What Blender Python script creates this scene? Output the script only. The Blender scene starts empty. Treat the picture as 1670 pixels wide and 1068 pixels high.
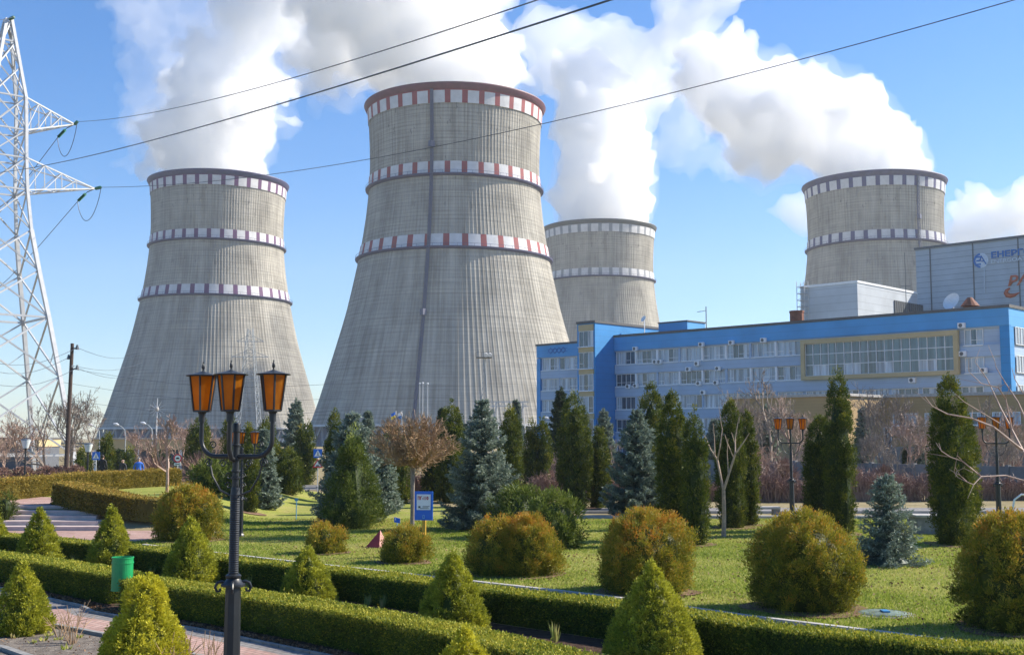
import bpy, math, random
import numpy as np
from mathutils import Vector
R = math.radians
# ------------------------------------------------------------------ camera, sky, sun, exposure
HC, FP, CX, CY, PITCH = 3.4, 1900.0, 835.0, 534.0, R(5.38)
scene = bpy.context.scene
col = scene.collection
cam = bpy.data.objects.new('Camera', bpy.data.cameras.new('Camera'))
col.objects.link(cam)
cam.location = (0, 0, HC)
cam.rotation_euler = (R(90) + PITCH, 0, 0)
cam.data.sensor_fit = 'HORIZONTAL'
cam.data.sensor_width = 36
cam.data.lens = FP / 1670 * 36
cam.data.clip_start = 0.1
cam.data.clip_end = 20000
scene.camera = cam
SUN_EL, SUN_AZ = R(36), R(74)          # azimuth measured from +Y towards +X
w = bpy.data.worlds.new('World'); scene.world = w; w.use_nodes = True
nt = w.node_tree
sky = nt.nodes.new('ShaderNodeTexSky'); sky.sky_type = 'NISHITA'; sky.sun_disc = False
sky.sun_elevation = SUN_EL; sky.sun_rotation = SUN_AZ
sky.altitude = 100; sky.air_density = 1.0; sky.dust_density = 0.3; sky.ozone_density = 4.0
bg = nt.nodes['Background']; bg.inputs['Strength'].default_value = 0.095
hs = nt.nodes.new('ShaderNodeHueSaturation'); hs.inputs['Saturation'].default_value = 1.36; hs.inputs['Value'].default_value = 1.0
nt.links.new(sky.outputs[0], hs.inputs['Color'])
mt = nt.nodes.new('ShaderNodeMix'); mt.data_type = 'RGBA'; mt.blend_type = 'MULTIPLY'; mt.inputs[0].default_value = 1; mt.inputs[7].default_value = (.90, .92, 1.03, 1)
nt.links.new(hs.outputs[0], mt.inputs[6]); nt.links.new(mt.outputs[2], bg.inputs[0])
sun = bpy.data.objects.new('Sun', bpy.data.lights.new('Sun', 'SUN'))
col.objects.link(sun)
sun.data.energy = 5.0; sun.data.angle = R(0.5); sun.data.color = (1.0, 0.92, 0.79)
sd = Vector((math.sin(SUN_AZ) * math.cos(SUN_EL), math.cos(SUN_AZ) * math.cos(SUN_EL), math.sin(SUN_EL)))
sun.rotation_euler = sd.to_track_quat('Z', 'Y').to_euler()
scene.view_settings.view_transform = 'Standard'
scene.view_settings.look = 'None'
scene.view_settings.gamma = 1
scene.view_settings.exposure = 0.92
cy = scene.cycles
cy.max_bounces = 26; cy.diffuse_bounces = 3; cy.glossy_bounces = 3; cy.transmission_bounces = 4
cy.transparent_max_bounces = 12; cy.volume_bounces = 24
cy.use_denoising = True; cy.denoiser = 'OPENIMAGEDENOISE'; cy.denoising_prefilter = 'ACCURATE'; cy.denoising_input_passes = 'RGB_ALBEDO_NORMAL'
cy.sample_clamp_indirect = 6

# ------------------------------------------------------------------ helpers: pixels of the photograph to places
cP, sP = math.cos(PITCH), math.sin(PITCH)
def at(px, py, Y):
    x = (px - CX) / FP; v = (CY - py) / FP
    dy, dz = cP - v * sP, sP + v * cP
    t = Y / dy
    return Vector((x * t, Y, HC + dz * t))
def sm(t):
    t = np.clip(t, 0, 1); return t * t * (3 - 2 * t)
def gh(x, y):
    return 0.75 * sm((-np.asarray(x, float) - 10.0) / 4.0) * sm((np.asarray(y, float) - 43.2) / 3.4) * (1 - sm((np.asarray(y, float) - 66) / 8))
def G(px, py):
    for Y in np.arange(9, 400, 0.1):
        p = at(px, py, Y)
        if p.z <= gh(p.x, p.y) + .002:
            return Vector((p.x, p.y, float(gh(p.x, p.y))))
    return at(px, py, 400)
def px_per_m(Y): return FP / Y

# ------------------------------------------------------------------ helpers: objects
def thing(name, label, cat, loc=(0, 0, 0), group=None, rz=0):
    o = bpy.data.objects.new(name, None); col.objects.link(o)
    o.location = loc; o.rotation_euler[2] = rz; o.empty_display_size = .3
    o['label'] = label; o['category'] = cat
    if group: o['group'] = group
    return o
def tag(o, label=None, cat=None, group=None, kind=None):
    if label: o['label'] = label
    if cat: o['category'] = cat
    if group: o['group'] = group
    if kind: o['kind'] = kind
    return o
def root_of(o):
    while o.parent: o = o.parent
    return o
def link(name, me, parent=None):
    o = bpy.data.objects.new(name, me); col.objects.link(o)
    if parent is not None: o.parent = parent
    return o
def copy_tree(o, parent=None, loc=None, rz=None, sc=None, label=None):
    c = o.copy(); col.objects.link(c)
    if parent is not None: c.parent = parent
    if loc is not None: c.location = loc
    if rz is not None: c.rotation_euler[2] = rz
    if sc is not None: c.scale = sc if hasattr(sc, '__len__') else (sc, sc, sc)
    if label: c['label'] = label
    for ch in [x for x in o.children]: copy_tree(ch, c)
    return c
class MB:
    """collects polygons, built as one mesh"""
    def __init__(s, origin=(0, 0, 0), ex=(1, 0, 0), ey=(0, 1, 0)):
        s.v = []; s.f = []; s.m = []
        s.o = Vector(origin); s.ex = Vector(ex); s.ey = Vector(ey); s.ez = Vector((0, 0, 1)); s.mi = 0
    def P(s, p): return s.o + s.ex * p[0] + s.ey * p[1] + s.ez * p[2]
    def poly(s, pts, local=True):
        n = len(s.v)
        for p in pts: s.v.append(tuple(s.P(p) if local else p))
        s.f.append(tuple(range(n, n + len(pts)))); s.m.append(s.mi)
    def box(s, a, b):
        n = len(s.v)
        x0, x1 = sorted((a[0], b[0])); y0, y1 = sorted((a[1], b[1])); z0, z1 = sorted((a[2], b[2]))
        for z in (z0, z1):
            for x, y in ((x0, y0), (x1, y0), (x1, y1), (x0, y1)): s.v.append(tuple(s.P((x, y, z))))
        for q in ((0, 3, 2, 1), (4, 5, 6, 7), (0, 1, 5, 4), (1, 2, 6, 5), (2, 3, 7, 6), (3, 0, 4, 7)):
            s.f.append(tuple(n + i for i in q)); s.m.append(s.mi)
    def bar(s, p0, p1, r0, r1=None, n=4, local=True, cap=True, up=None):
        if r1 is None: r1 = r0
        a = s.P(p0) if local else Vector(p0); b = s.P(p1) if local else Vector(p1)
        d = (b - a)
        if d.length < 1e-6: return
        d.normalize()
        u = d.orthogonal().normalized() if up is None else (Vector(up) - d * d.dot(Vector(up))).normalized()
        if up is None and abs(d.z) < .95: 
            u = Vector((0, 0, 1)).cross(d).normalized()
        v = d.cross(u)
        k = len(s.v)
        for c, r in ((a, r0), (b, r1)):
            for i in range(n):
                t = 2 * math.pi * (i + .5) / n
                s.v.append(tuple(c + (u * math.cos(t) + v * math.sin(t)) * r))
        for i in range(n):
            j = (i + 1) % n
            s.f.append((k + i, k + j, k + n + j, k + n + i)); s.m.append(s.mi)
        if cap:
            s.f.append(tuple(k + i for i in range(n - 1, -1, -1))); s.m.append(s.mi)
            s.f.append(tuple(k + n + i for i in range(n))); s.m.append(s.mi)
    def tube(s, pts, r, n=8, local=True):
        pts = [s.P(p) if local else Vector(p) for p in pts]
        rs = r if hasattr(r, '__len__') else [r] * len(pts)
        k = len(s.v); u = None
        for i, p in enumerate(pts):
            d = (pts[min(i + 1, len(pts) - 1)] - pts[max(i - 1, 0)]).normalized()
            if u is None: u = d.orthogonal().normalized()
            u = (u - d * d.dot(u)).normalized(); v = d.cross(u)
            for j in range(n):
                t = 2 * math.pi * j / n
                s.v.append(tuple(p + (u * math.cos(t) + v * math.sin(t)) * rs[i]))
        for i in range(len(pts) - 1):
            for j in range(n):
                a = k + i * n + j; b = k + i * n + (j + 1) % n
                s.f.append((a, b, b + n, a + n)); s.m.append(s.mi)
        s.f.append(tuple(k + i for i in range(n - 1, -1, -1))); s.m.append(s.mi)
        q = k + (len(pts) - 1) * n
        s.f.append(tuple(q + i for i in range(n))); s.m.append(s.mi)
    def lathe(s, prof, n=16, c=(0, 0), rot=0, cap=True):
        k = len(s.v)
        for r, z in prof:
            for j in range(n):
                t = 2 * math.pi * j / n + rot
                s.v.append(tuple(s.P((c[0] + r * math.cos(t), c[1] + r * math.sin(t), z))))
        for i in range(len(prof) - 1):
            for j in range(n):
                a = k + i * n + j; b = k + i * n + (j + 1) % n
                s.f.append((a, b, b + n, a + n)); s.m.append(s.mi)
        if cap:
            s.f.append(tuple(k + i for i in range(n - 1, -1, -1))); s.m.append(s.mi)
            q = k + (len(prof) - 1) * n
            s.f.append(tuple(q + i for i in range(n))); s.m.append(s.mi)
    def build(s, name, mats, parent=None, smooth=False, bevel=0):
        me = bpy.data.meshes.new(name)
        off = root_of(parent).location if parent is not None else Vector((0, 0, 0))
        me.from_pydata([(x - off[0], y - off[1], z - off[2]) for x, y, z in s.v], [], s.f)
        for m in (mats if isinstance(mats, (list, tuple)) else [mats]): me.materials.append(m)
        me.polygons.foreach_set('material_index', s.m)
        if smooth:
            me.polygons.foreach_set('use_smooth', [True] * len(s.f))
            me.set_sharp_from_angle(angle=R(38))
        me.update()
        o = link(name, me, parent)
        if bevel:
            b = o.modifiers.new('Bevel', 'BEVEL'); b.width = bevel; b.segments = 2; b.limit_method = 'ANGLE'
        return o
def np_mesh(name, verts, quads, mats, parent=None, tint=None, smooth=False, mi=None, off=None):
    """verts Nx3, faces Mx4 or Mx3 as one mesh, fast"""
    me = bpy.data.meshes.new(name)
    verts = np.asarray(verts, np.float32).copy(); quads = np.asarray(quads, np.int32)
    if off is None and parent is not None: off = root_of(parent).location
    if off is not None: verts -= np.array(off, np.float32)
    k = quads.shape[1]
    me.vertices.add(len(verts)); me.vertices.foreach_set('co', verts.ravel())
    me.loops.add(quads.size); me.loops.foreach_set('vertex_index', quads.ravel())
    me.polygons.add(len(quads))
    me.polygons.foreach_set('loop_start', np.arange(0, quads.size, k, dtype=np.int32))
    for m in (mats if isinstance(mats, (list, tuple)) else [mats]): me.materials.append(m)
    if mi is not None: me.polygons.foreach_set('material_index', np.asarray(mi, np.int32))
    me.update(calc_edges=True)
    me.polygons.foreach_set('use_smooth', np.full(len(quads), bool(smooth)))
    if tint is not None:
        a = me.attributes.new('tint', 'FLOAT', 'POINT'); a.data.foreach_set('value', np.asarray(tint, np.float32))
    return link(name, me, parent)

# ------------------------------------------------------------------ materials
def new_mat(name):
    m = bpy.data.materials.new(name); m.use_nodes = True
    return m, m.node_tree, m.node_tree.nodes['Principled BSDF']
def N(nt, t, **kw):
    n = nt.nodes.new(t)
    for k, v in kw.items(): setattr(n, k, v)
    return n
def ramp(nt, fac, stops):
    r = N(nt, 'ShaderNodeValToRGB'); e = r.color_ramp.elements
    while len(e) > 1: e.remove(e[0])
    e[0].position = stops[0][0]; e[0].color = (*stops[0][1], 1)
    for p, c in stops[1:]:
        q = e.new(p); q.color = (*c, 1)
    nt.links.new(fac, r.inputs[0]); return r.outputs[0]
def noise(nt, scale, detail=4, rough=.55, vec=None, dim='Object'):
    if vec is None:
        vec = N(nt, 'ShaderNodeTexCoord').outputs[dim]
    n = N(nt, 'ShaderNodeTexNoise'); n.inputs['Scale'].default_value = scale
    n.inputs['Detail'].default_value = detail; n.inputs['Roughness'].default_value = rough
    nt.links.new(vec, n.inputs['Vector']); return n.outputs['Fac']
def scaled(nt, vec, s):
    m = N(nt, 'ShaderNodeMapping'); m.inputs['Scale'].default_value = s
    nt.links.new(vec, m.inputs['Vector']); return m.outputs[0]
def bump(nt, h, bsdf, strength=.3, dist=.02):
    b = N(nt, 'ShaderNodeBump'); b.inputs['Strength'].default_value = strength; b.inputs['Distance'].default_value = dist
    nt.links.new(h, b.inputs['Height']); nt.links.new(b.outputs[0], bsdf.inputs['Normal'])
def mixc(nt, fac, a, b, mode='MIX'):
    m = N(nt, 'ShaderNodeMix', data_type='RGBA', blend_type=mode)
    for s, v in ((m.inputs[0], fac), (m.inputs[6], a), (m.inputs[7], b)):
        if hasattr(v, 'links') or hasattr(v, 'is_linked'): nt.links.new(v, s)
        elif isinstance(v, (int, float)): s.default_value = v
        else: s.default_value = (*v, 1)
    return m.outputs[2]
def mth(nt, op, a, b=None, c=None):
    m = N(nt, 'ShaderNodeMath', operation=op)
    for i, v in enumerate((a, b, c)):
        if v is None: continue
        if isinstance(v, (int, float)): m.inputs[i].default_value = v
        else: nt.links.new(v, m.inputs[i])
    return m.outputs[0]
def plain(name, c, rough=.6, metal=0, var=.15, scale=3, bmp=0, spec=.5):
    m, nt, b = new_mat(name)
    f = noise(nt, scale, 5)
    d = tuple(max(0, x * (1 - var)) for x in c); l = tuple(min(1, x * (1 + var)) for x in c)
    nt.links.new(ramp(nt, f, [(.3, d), (.7, l)]), b.inputs['Base Color'])
    b.inputs['Roughness'].default_value = rough; b.inputs['Metallic'].default_value = metal
    b.inputs['Specular IOR Level'].default_value = spec
    if bmp: bump(nt, noise(nt, scale * 6, 4), b, bmp, .02)
    return m
def foliage_mat(name, stops, trans=.25, rough=.55, patch=1.3):
    m, nt, b = new_mat(name)
    a = N(nt, 'ShaderNodeAttribute', attribute_name='tint')
    n = noise(nt, patch, 3, .6)
    f = mth(nt, 'ADD', a.outputs['Fac'], mth(nt, 'MULTIPLY', mth(nt, 'SUBTRACT', n, .5), .55))
    oi = N(nt, 'ShaderNodeObjectInfo')
    f = mth(nt, 'ADD', f, mth(nt, 'MULTIPLY', mth(nt, 'SUBTRACT', oi.outputs['Random'], .5), .12))
    c = ramp(nt, f, stops)
    nt.links.new(c, b.inputs['Base Color']); b.inputs['Roughness'].default_value = rough
    b.inputs['Specular IOR Level'].default_value = .25
    t = N(nt, 'ShaderNodeBsdfTranslucent'); nt.links.new(c, t.inputs[0])
    mx = N(nt, 'ShaderNodeMixShader'); mx.inputs[0].default_value = trans
    nt.links.new(b.outputs[0], mx.inputs[1]); nt.links.new(t.outputs[0], mx.inputs[2])
    nt.links.new(mx.outputs[0], nt.nodes['Material Output'].inputs['Surface'])
    return m
M = {}
# scaffolding for greens
M['box'] = foliage_mat('box_hedge_leaves', [(0, (.03, .055, .008)), (.42, (.14, .19, .02)), (.68, (.40, .39, .04)), (1, (.62, .50, .07))], .3)
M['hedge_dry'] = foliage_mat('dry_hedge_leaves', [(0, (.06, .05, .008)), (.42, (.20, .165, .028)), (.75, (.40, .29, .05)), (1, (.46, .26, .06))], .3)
M['dwarf'] = foliage_mat('dwarf_spruce_needles', [(0, (.06, .085, .010)), (.42, (.28, .30, .025)), (1, (.64, .60, .06))], .3, patch=2.5)
M['dwarf_y'] = foliage_mat('yellowish_spruce_needles', [(0, (.11, .13, .010)), (.42, (.42, .40, .025)), (1, (.72, .66, .06))], .3, patch=2.5)
M['globe'] = foliage_mat('orange_tipped_thuja_sprays', [(0, (.04, .055, .008)), (.35, (.17, .19, .018)), (.62, (.36, .31, .03)), (.84, (.46, .28, .035)), (1, (.56, .24, .03))], .3, patch=1.6)
M['thuja'] = foliage_mat('dark_thuja_sprays', [(0, (.022, .040, .007)), (.5, (.065, .095, .012)), (.85, (.17, .185, .02)), (1, (.28, .24, .03))], .25, patch=1.2)
M['blue'] = foliage_mat('blue_spruce_needles', [(0, (.035, .055, .042)), (.5, (.13, .175, .135)), (1, (.38, .44, .34))], .2, patch=1.0)
M['spruce'] = foliage_mat('dark_spruce_needles', [(0, (.012, .028, .012)), (.5, (.035, .065, .03)), (1, (.09, .12, .05))], .2)
M['juniper'] = foliage_mat('juniper_sprays', [(0, (.03, .055, .010)), (.5, (.10, .14, .02)), (1, (.28, .31, .05))], .25)
M['barberry'] = foliage_mat('bare_reddish_twigs', [(0, (.15, .085, .065)), (.5, (.30, .18, .14)), (1, (.50, .35, .26))], .1)
M['grass_blade'] = foliage_mat('grass_blades', [(0, (.13, .19, .02)), (.35, (.27, .34, .045)), (.62, (.42, .42, .10)), (1, (.58, .48, .22))], .4, patch=.35)
M['iris'] = foliage_mat('iris_leaves', [(0, (.10, .16, .03)), (.5, (.28, .34, .10)), (1, (.6, .5, .2))], .4)
M['litter'] = foliage_mat('fallen_leaves', [(0, (.08, .04, .02)), (.5, (.2, .1, .05)), (1, (.33, .2, .1))], .1)
M['bark'] = plain('bark_brown', (.10, .075, .055), .9, var=.35, scale=14, bmp=.5)
M['bark_grey'] = plain('bark_grey', (.22, .18, .15), .85, var=.3, scale=10, bmp=.4)
M['bark_pale'] = plain('bark_pale', (.46, .33, .24), .8, var=.3, scale=9, bmp=.4)
M['twig_red'] = plain('twig_reddish', (.38, .26, .20), .75, var=.3, scale=4)
M['twig_tan'] = plain('twig_tan', (.36, .235, .13), .75, var=.3, scale=5)
M['twig_brown'] = plain('twig_brown', (.26, .21, .17), .85, var=.3, scale=2)
M['twig_pink'] = plain('twig_pinkish', (.40, .27, .21), .6, var=.3, scale=5)
M['conc'] = plain('concrete_grey', (.36, .35, .33), .85, var=.2, scale=1.6, bmp=.2)
M['kerb'] = plain('kerb_concrete', (.42, .40, .37), .85, var=.18, scale=5, bmp=.3)
M['kerb_dark'] = plain('kerb_weathered', (.24, .235, .22), .9, var=.25, scale=5, bmp=.3)
M['black'] = plain('black_painted_iron', (.014, .017, .021), .42, 0, .25, 10)
M['white_steel'] = plain('galvanised_pale_steel', (.50, .51, .52), .5, .15, .12, 2)
M['dark_steel'] = plain('dark_steel', (.10, .11, .12), .5, .3, .2, 3)
M['white'] = plain('white_paint', (.78, .79, .80), .5, var=.06, scale=3)
M['yellow_post'] = plain('yellow_ochre_paint', (.62, .36, .04), .5)
M['red'] = plain('red_paint', (.42, .04, .035), .5, var=.15, scale=3)
M['sign_blue'] = plain('sign_blue', (.01, .14, .62), .35, var=.06)
M['pale_blue'] = plain('pale_blue_paint', (.18, .42, .62), .5)
M['orange_red'] = plain('letters_orange', (.42, .10, .04), .6)
M['letters_blue'] = plain('letters_blue', (.02, .14, .42), .6)
M['rust'] = plain('rusty_sheet', (.22, .08, .045), .8, var=.3, scale=2)
M['insul'] = plain('green_insulator_glass', (.03, .15, .09), .2)
M['wood'] = plain('weathered_pole_wood', (.075, .05, .04), .9, var=.3, scale=8)
M['bin'] = plain('green_bin_paint', (.015, .32, .10), .4, var=.1, scale=8)
def glass(name, c, rough=.12, spec=.8):
    m, nt, b = new_mat(name)
    nt.links.new(ramp(nt, noise(nt, 1, 2, .5, scaled(nt, N(nt, 'ShaderNodeTexCoord').outputs['Object'], (2.6, 2.6, .12))), [(.35, tuple(x * .55 for x in c)), (.65, tuple(x * 1.35 for x in c))]), b.inputs['Base Color'])
    b.inputs['Roughness'].default_value = rough; b.inputs['Specular IOR Level'].default_value = spec
    return m
M['glass'] = glass('window_glass_dark', (.07, .095, .12))
M['glass2'] = glass('window_glass_curtained', (.30, .36, .42), .25)
M['glass3'] = glass('window_glass_blinds', (.45, .50, .54), .4)
M['amber'] = None
def amber():
    m, nt, b = new_mat('amber_glass')
    nt.links.new(ramp(nt, noise(nt, 9, 3), [(.3, (.30, .10, .008)), (.7, (.55, .22, .02))]), b.inputs['Base Color'])
    b.inputs['Roughness'].default_value = .22
    t = N(nt, 'ShaderNodeBsdfTranslucent'); t.inputs[0].default_value = (.80, .36, .04, 1)
    mx = N(nt, 'ShaderNodeMixShader'); mx.inputs[0].default_value = .6
    nt.links.new(b.outputs[0], mx.inputs[1]); nt.links.new(t.outputs[0], mx.inputs[2])
    nt.links.new(mx.outputs[0], nt.nodes['Material Output'].inputs['Surface'])
    return m
M['amber'] = amber()
def tower_concrete(name, base):
    m, nt, b = new_mat(name)
    uv = N(nt, 'ShaderNodeUVMap').outputs[0]
    sx = N(nt, 'ShaderNodeSeparateXYZ'); nt.links.new(uv, sx.inputs[0])
    c = ramp(nt, noise(nt, 1, 5, .6, scaled(nt, uv, (34, .045, 1))), [(.3, tuple(x * .70 for x in base)), (.52, base), (.72, tuple(min(1, x * 1.2) for x in base))])
    # long weather streaks that hang down the shell
    st = ramp(nt, noise(nt, 1, 4, .6, scaled(nt, uv, (260, .02, 1))), [(.42, (1, 1, 1)), (.70, (.60, .59, .58))])
    c = mixc(nt, 1.0, c, st, 'MULTIPLY')
    # horizontal bands of casting lifts, each with its own tone
    lf = ramp(nt, noise(nt, 1, 3, .7, scaled(nt, uv, (9, 1.1, 1))), [(.33, (.76, .76, .75)), (.55, (1, 1, 1)), (.75, (1.12, 1.10, 1.04))])
    c = mixc(nt, 1.0, c, lf, 'MULTIPLY')
    fr = mth(nt, 'FRACT', mth(nt, 'MULTIPLY', sx.outputs[1], 1 / 1.5))
    line = mth(nt, 'LESS_THAN', fr, .16)
    c = mixc(nt, mth(nt, 'MULTIPLY', line, .30), c, (.12, .12, .115))
    # darker blotches, mostly high up
    sp = mth(nt, 'GREATER_THAN', noise(nt, 1, 6, .65, scaled(nt, uv, (110, .13, 1))), .635)
    hi = mth(nt, 'MULTIPLY', mth(nt, 'SUBTRACT', sx.outputs[1], 45), 1 / 90)
    cl = N(nt, 'ShaderNodeClamp'); nt.links.new(hi, cl.inputs[0])
    c = mixc(nt, mth(nt, 'MULTIPLY', mth(nt, 'MULTIPLY', sp, cl.outputs[0]), .8), c, (.13, .13, .12))
    nt.links.new(c, b.inputs['Base Color']); b.inputs['Roughness'].default_value = .92
    b.inputs['Specular IOR Level'].default_value = .2
    return m
M['tower'] = tower_concrete('tower_concrete', (.42, .397, .348))
M['rib'] = plain('tower_rib_concrete', (.25, .24, .215), .9, var=.2, scale=.3)
M['panel_white'] = plain('faded_white_paint', (.58, .58, .59), .7, var=.12, scale=.35)
M['panel_red'] = plain('faded_red_paint', (.27, .045, .05), .7, var=.15, scale=.35)
M['panel_maroon'] = plain('faded_maroon_paint', (.11, .035, .12), .7, var=.15, scale=.35)
M['panel_navy'] = plain('faded_navy_paint', (.05, .05, .15), .7, var=.15, scale=.35)
M['panel_grey'] = plain('faded_grey_paint', (.24, .26, .29), .7, var=.15, scale=.35)
M['gallery_navy'] = plain('gallery_navy', (.05, .05, .13), .6, var=.2, scale=.5)
M['gallery_red'] = plain('gallery_dark_red', (.13, .04, .06), .6, var=.2, scale=.5)
M['inlet'] = plain('air_inlet_panels', (.08, .13, .22), .7, var=.35, scale=.15)
def corrugated(name, c, period, axis='z', depth=.25, rough=.6):
    m, nt, b = new_mat(name)
    g = N(nt, 'ShaderNodeNewGeometry'); s = N(nt, 'ShaderNodeSeparateXYZ'); nt.links.new(g.outputs['Position'], s.inputs[0])
    if axis == 'z': v = s.outputs[2]
    else: v = mth(nt, 'ADD', mth(nt, 'MULTIPLY', s.outputs[0], .715), mth(nt, 'MULTIPLY', s.outputs[1], -.70))
    f = mth(nt, 'FRACT', mth(nt, 'MULTIPLY', v, 1 / period))
    l = mth(nt, 'LESS_THAN', f, .09)
    base = ramp(nt, noise(nt, .25, 5), [(.3, tuple(x * .88 for x in c)), (.7, tuple(min(1, x * 1.1) for x in c))])
    nt.links.new(mixc(nt, mth(nt, 'MULTIPLY', l, depth), base, tuple(x * .3 for x in c)), b.inputs['Base Color'])
    b.inputs['Roughness'].default_value = rough
    return m
M['blue_clad'] = corrugated('blue_cladding', (.075, .33, .66), 1.0, 'z', .18)
M['blue_strong'] = corrugated('strong_blue_cladding', (.02, .24, .56), .9, 'z', .2)
M['pale_clad'] = corrugated('pale_cladding', (.37, .48, .62), .55, 'z', .25)
M['tan_clad'] = plain('tan_cladding', (.50, .40, .22), .7, var=.1, scale=.6)
M['brown_wall'] = corrugated('ochre_brick_wall', (.42, .29, .14), .3, 'z', .3, .9)
M['grey_clad'] = corrugated('grey_sheet_cladding', (.34, .40, .46), 1.22, 'z', .6)
M['grey_clad2'] = corrugated('pale_sheet_cladding', (.47, .51, .55), 1.5, 'z', .3)
M['roof'] = plain('roof_felt', (.12, .12, .12), .9)
def pavers(name, c1, c2, mortar, scale):
    m, nt, b = new_mat(name)
    g = N(nt, 'ShaderNodeNewGeometry')
    mp = N(nt, 'ShaderNodeMapping'); mp.inputs['Rotation'].default_value = (0, 0, R(43)); nt.links.new(g.outputs['Position'], mp.inputs[0])
    br = N(nt, 'ShaderNodeTexBrick'); br.inputs['Scale'].default_value = scale; nt.links.new(mp.outputs[0], br.inputs['Vector'])
    br.inputs['Color1'].default_value = (*c1, 1); br.inputs['Color2'].default_value = (*c2, 1); br.inputs['Mortar'].default_value = (*mortar, 1)
    br.inputs['Mortar Size'].default_value = .03; br.inputs['Brick Width'].default_value = .5; br.inputs['Row Height'].default_value = .25
    d = ramp(nt, noise(nt, .9, 5, .6), [(.35, (.72, .70, .68)), (.7, (1.05, 1.05, 1.05))])
    nt.links.new(mixc(nt, 1, br.outputs['Color'], d, 'MULTIPLY'), b.inputs['Base Color'])
    b.inputs['Roughness'].default_value = .85; bump(nt, br.outputs['Fac'], b, -.3, .01)
    return m
M['paver'] = pavers('pink_pavers', (.46, .27, .22), (.54, .36, .30), (.25, .18, .15), 2.4)
M['paver_grey_and_shade'] = pavers('grey_pavers', (.24, .23, .22), (.30, .28, .27), (.14, .13, .12), 2.4)
def soil(name, a, b_, c, sc=3):
    m, nt, b = new_mat(name)
    nt.links.new(ramp(nt, noise(nt, sc, 8, .7), [(.3, a), (.5, b_), (.72, c)]), b.inputs['Base Color'])
    b.inputs['Roughness'].default_value = .95; b.inputs['Specular IOR Level'].default_value = .1
    bump(nt, noise(nt, sc * 6, 6, .7), b, .8, .05)
    return m
M['soil'] = soil('bed_soil', (.10, .085, .07), (.21, .18, .15), (.33, .29, .24), 5)
M['mulch'] = soil('shaded_bed_mulch', (.03, .022, .018), (.08, .05, .035), (.15, .10, .07), 6)  # mulch, darker and browner than the bed soil
M['ground'] = soil('dry_ground', (.17, .15, .075), (.27, .22, .12), (.33, .28, .17), .35)
def lawn():
    m, nt, b = new_mat('lawn_turf')
    c = ramp(nt, noise(nt, .35, 8, .68), [(.33, (.18, .24, .04)), (.5, (.30, .34, .07)), (.62, (.40, .37, .12)), (.74, (.46, .38, .18))])
    c = mixc(nt, .45, c, ramp(nt, noise(nt, 9, 5, .7), [(.3, (.11, .14, .02)), (.7, (.36, .32, .09))]))
    nt.links.new(mixc(nt, ramp(nt, noise(nt, .9, 6, .7), [(.58, (0, 0, 0)), (.68, (1, 1, 1))]), c, (.34, .24, .13)), b.inputs['Base Color'])
    b.inputs['Roughness'].default_value = .95; b.inputs['Specular IOR Level'].default_value = .1
    bump(nt, noise(nt, 30, 5, .7), b, .8, .04)
    return m
M['lawn'] = lawn()
M['skin'] = plain('skin', (.5, .3, .22), .6, var=.05)
M['cloth_black'] = plain('black_cloth', (.015, .015, .02), .8)
M['cloth_blue'] = plain('blue_cloth', (.02, .13, .55), .7)
M['cloth_dark'] = plain('charcoal_cloth', (.035, .035, .04), .8)
M['hair'] = plain('dark_hair', (.02, .015, .012), .7)
M['hair_grey'] = plain('greying_hair', (.25, .22, .2), .7)
M['globe_glass'] = plain('frosted_lamp_glass', (.66, .70, .72), .25, var=.06)
M['flag_blue'] = plain('flag_blue', (.02, .15, .6), .7); M['flag_yellow'] = plain('flag_yellow', (.8, .6, .03), .7)
STEAM = True
HAZE = 0.00014
# ------------------------------------------------------------------ the ground and its surfaces
def grid_sheet(name, xs, ys, mat, dz=0.0, keep=None):
    X, Y = np.meshgrid(xs, ys)
    Z = gh(X, Y) + dz
    v = np.stack([X.ravel(), Y.ravel(), Z.ravel()], 1)
    nx, ny = len(xs), len(ys)
    i, j = np.meshgrid(np.arange(nx - 1), np.arange(ny - 1))
    a = (j * nx + i).ravel()
    q = np.stack([a, a + 1, a + nx + 1, a + nx], 1)
    if keep is not None:
        cx = v[q].mean(1); q = q[keep(cx[:, 0], cx[:, 1])]
        used, inv = np.unique(q, return_inverse=True); v = v[used]; q = inv.reshape(q.shape)
    return np_mesh(name, v, q, mat, smooth=True)
def inside(poly):
    P = np.array(poly, float)
    def f(x, y):
        r = np.zeros(np.shape(x), bool); j = len(P) - 1
        for i in range(len(P)):
            c = ((P[i, 1] > y) != (P[j, 1] > y)) & (x < (P[j, 0] - P[i, 0]) * (y - P[i, 1]) / (P[j, 1] - P[i, 1] + 1e-12) + P[i, 0])
            r ^= c; j = i
        return r
    return f
xs = np.concatenate([[-2400, -1000, -400, -150, -80], np.arange(-60, 60.1, .5), [80, 150, 400, 1000, 2400]])
ys = np.concatenate([[-300, -60, 0], np.arange(8, 80.1, .5), [90, 120, 200, 400, 1000, 2800]])
tag(grid_sheet('ground', xs, ys, M['ground']), kind='structure')

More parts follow.
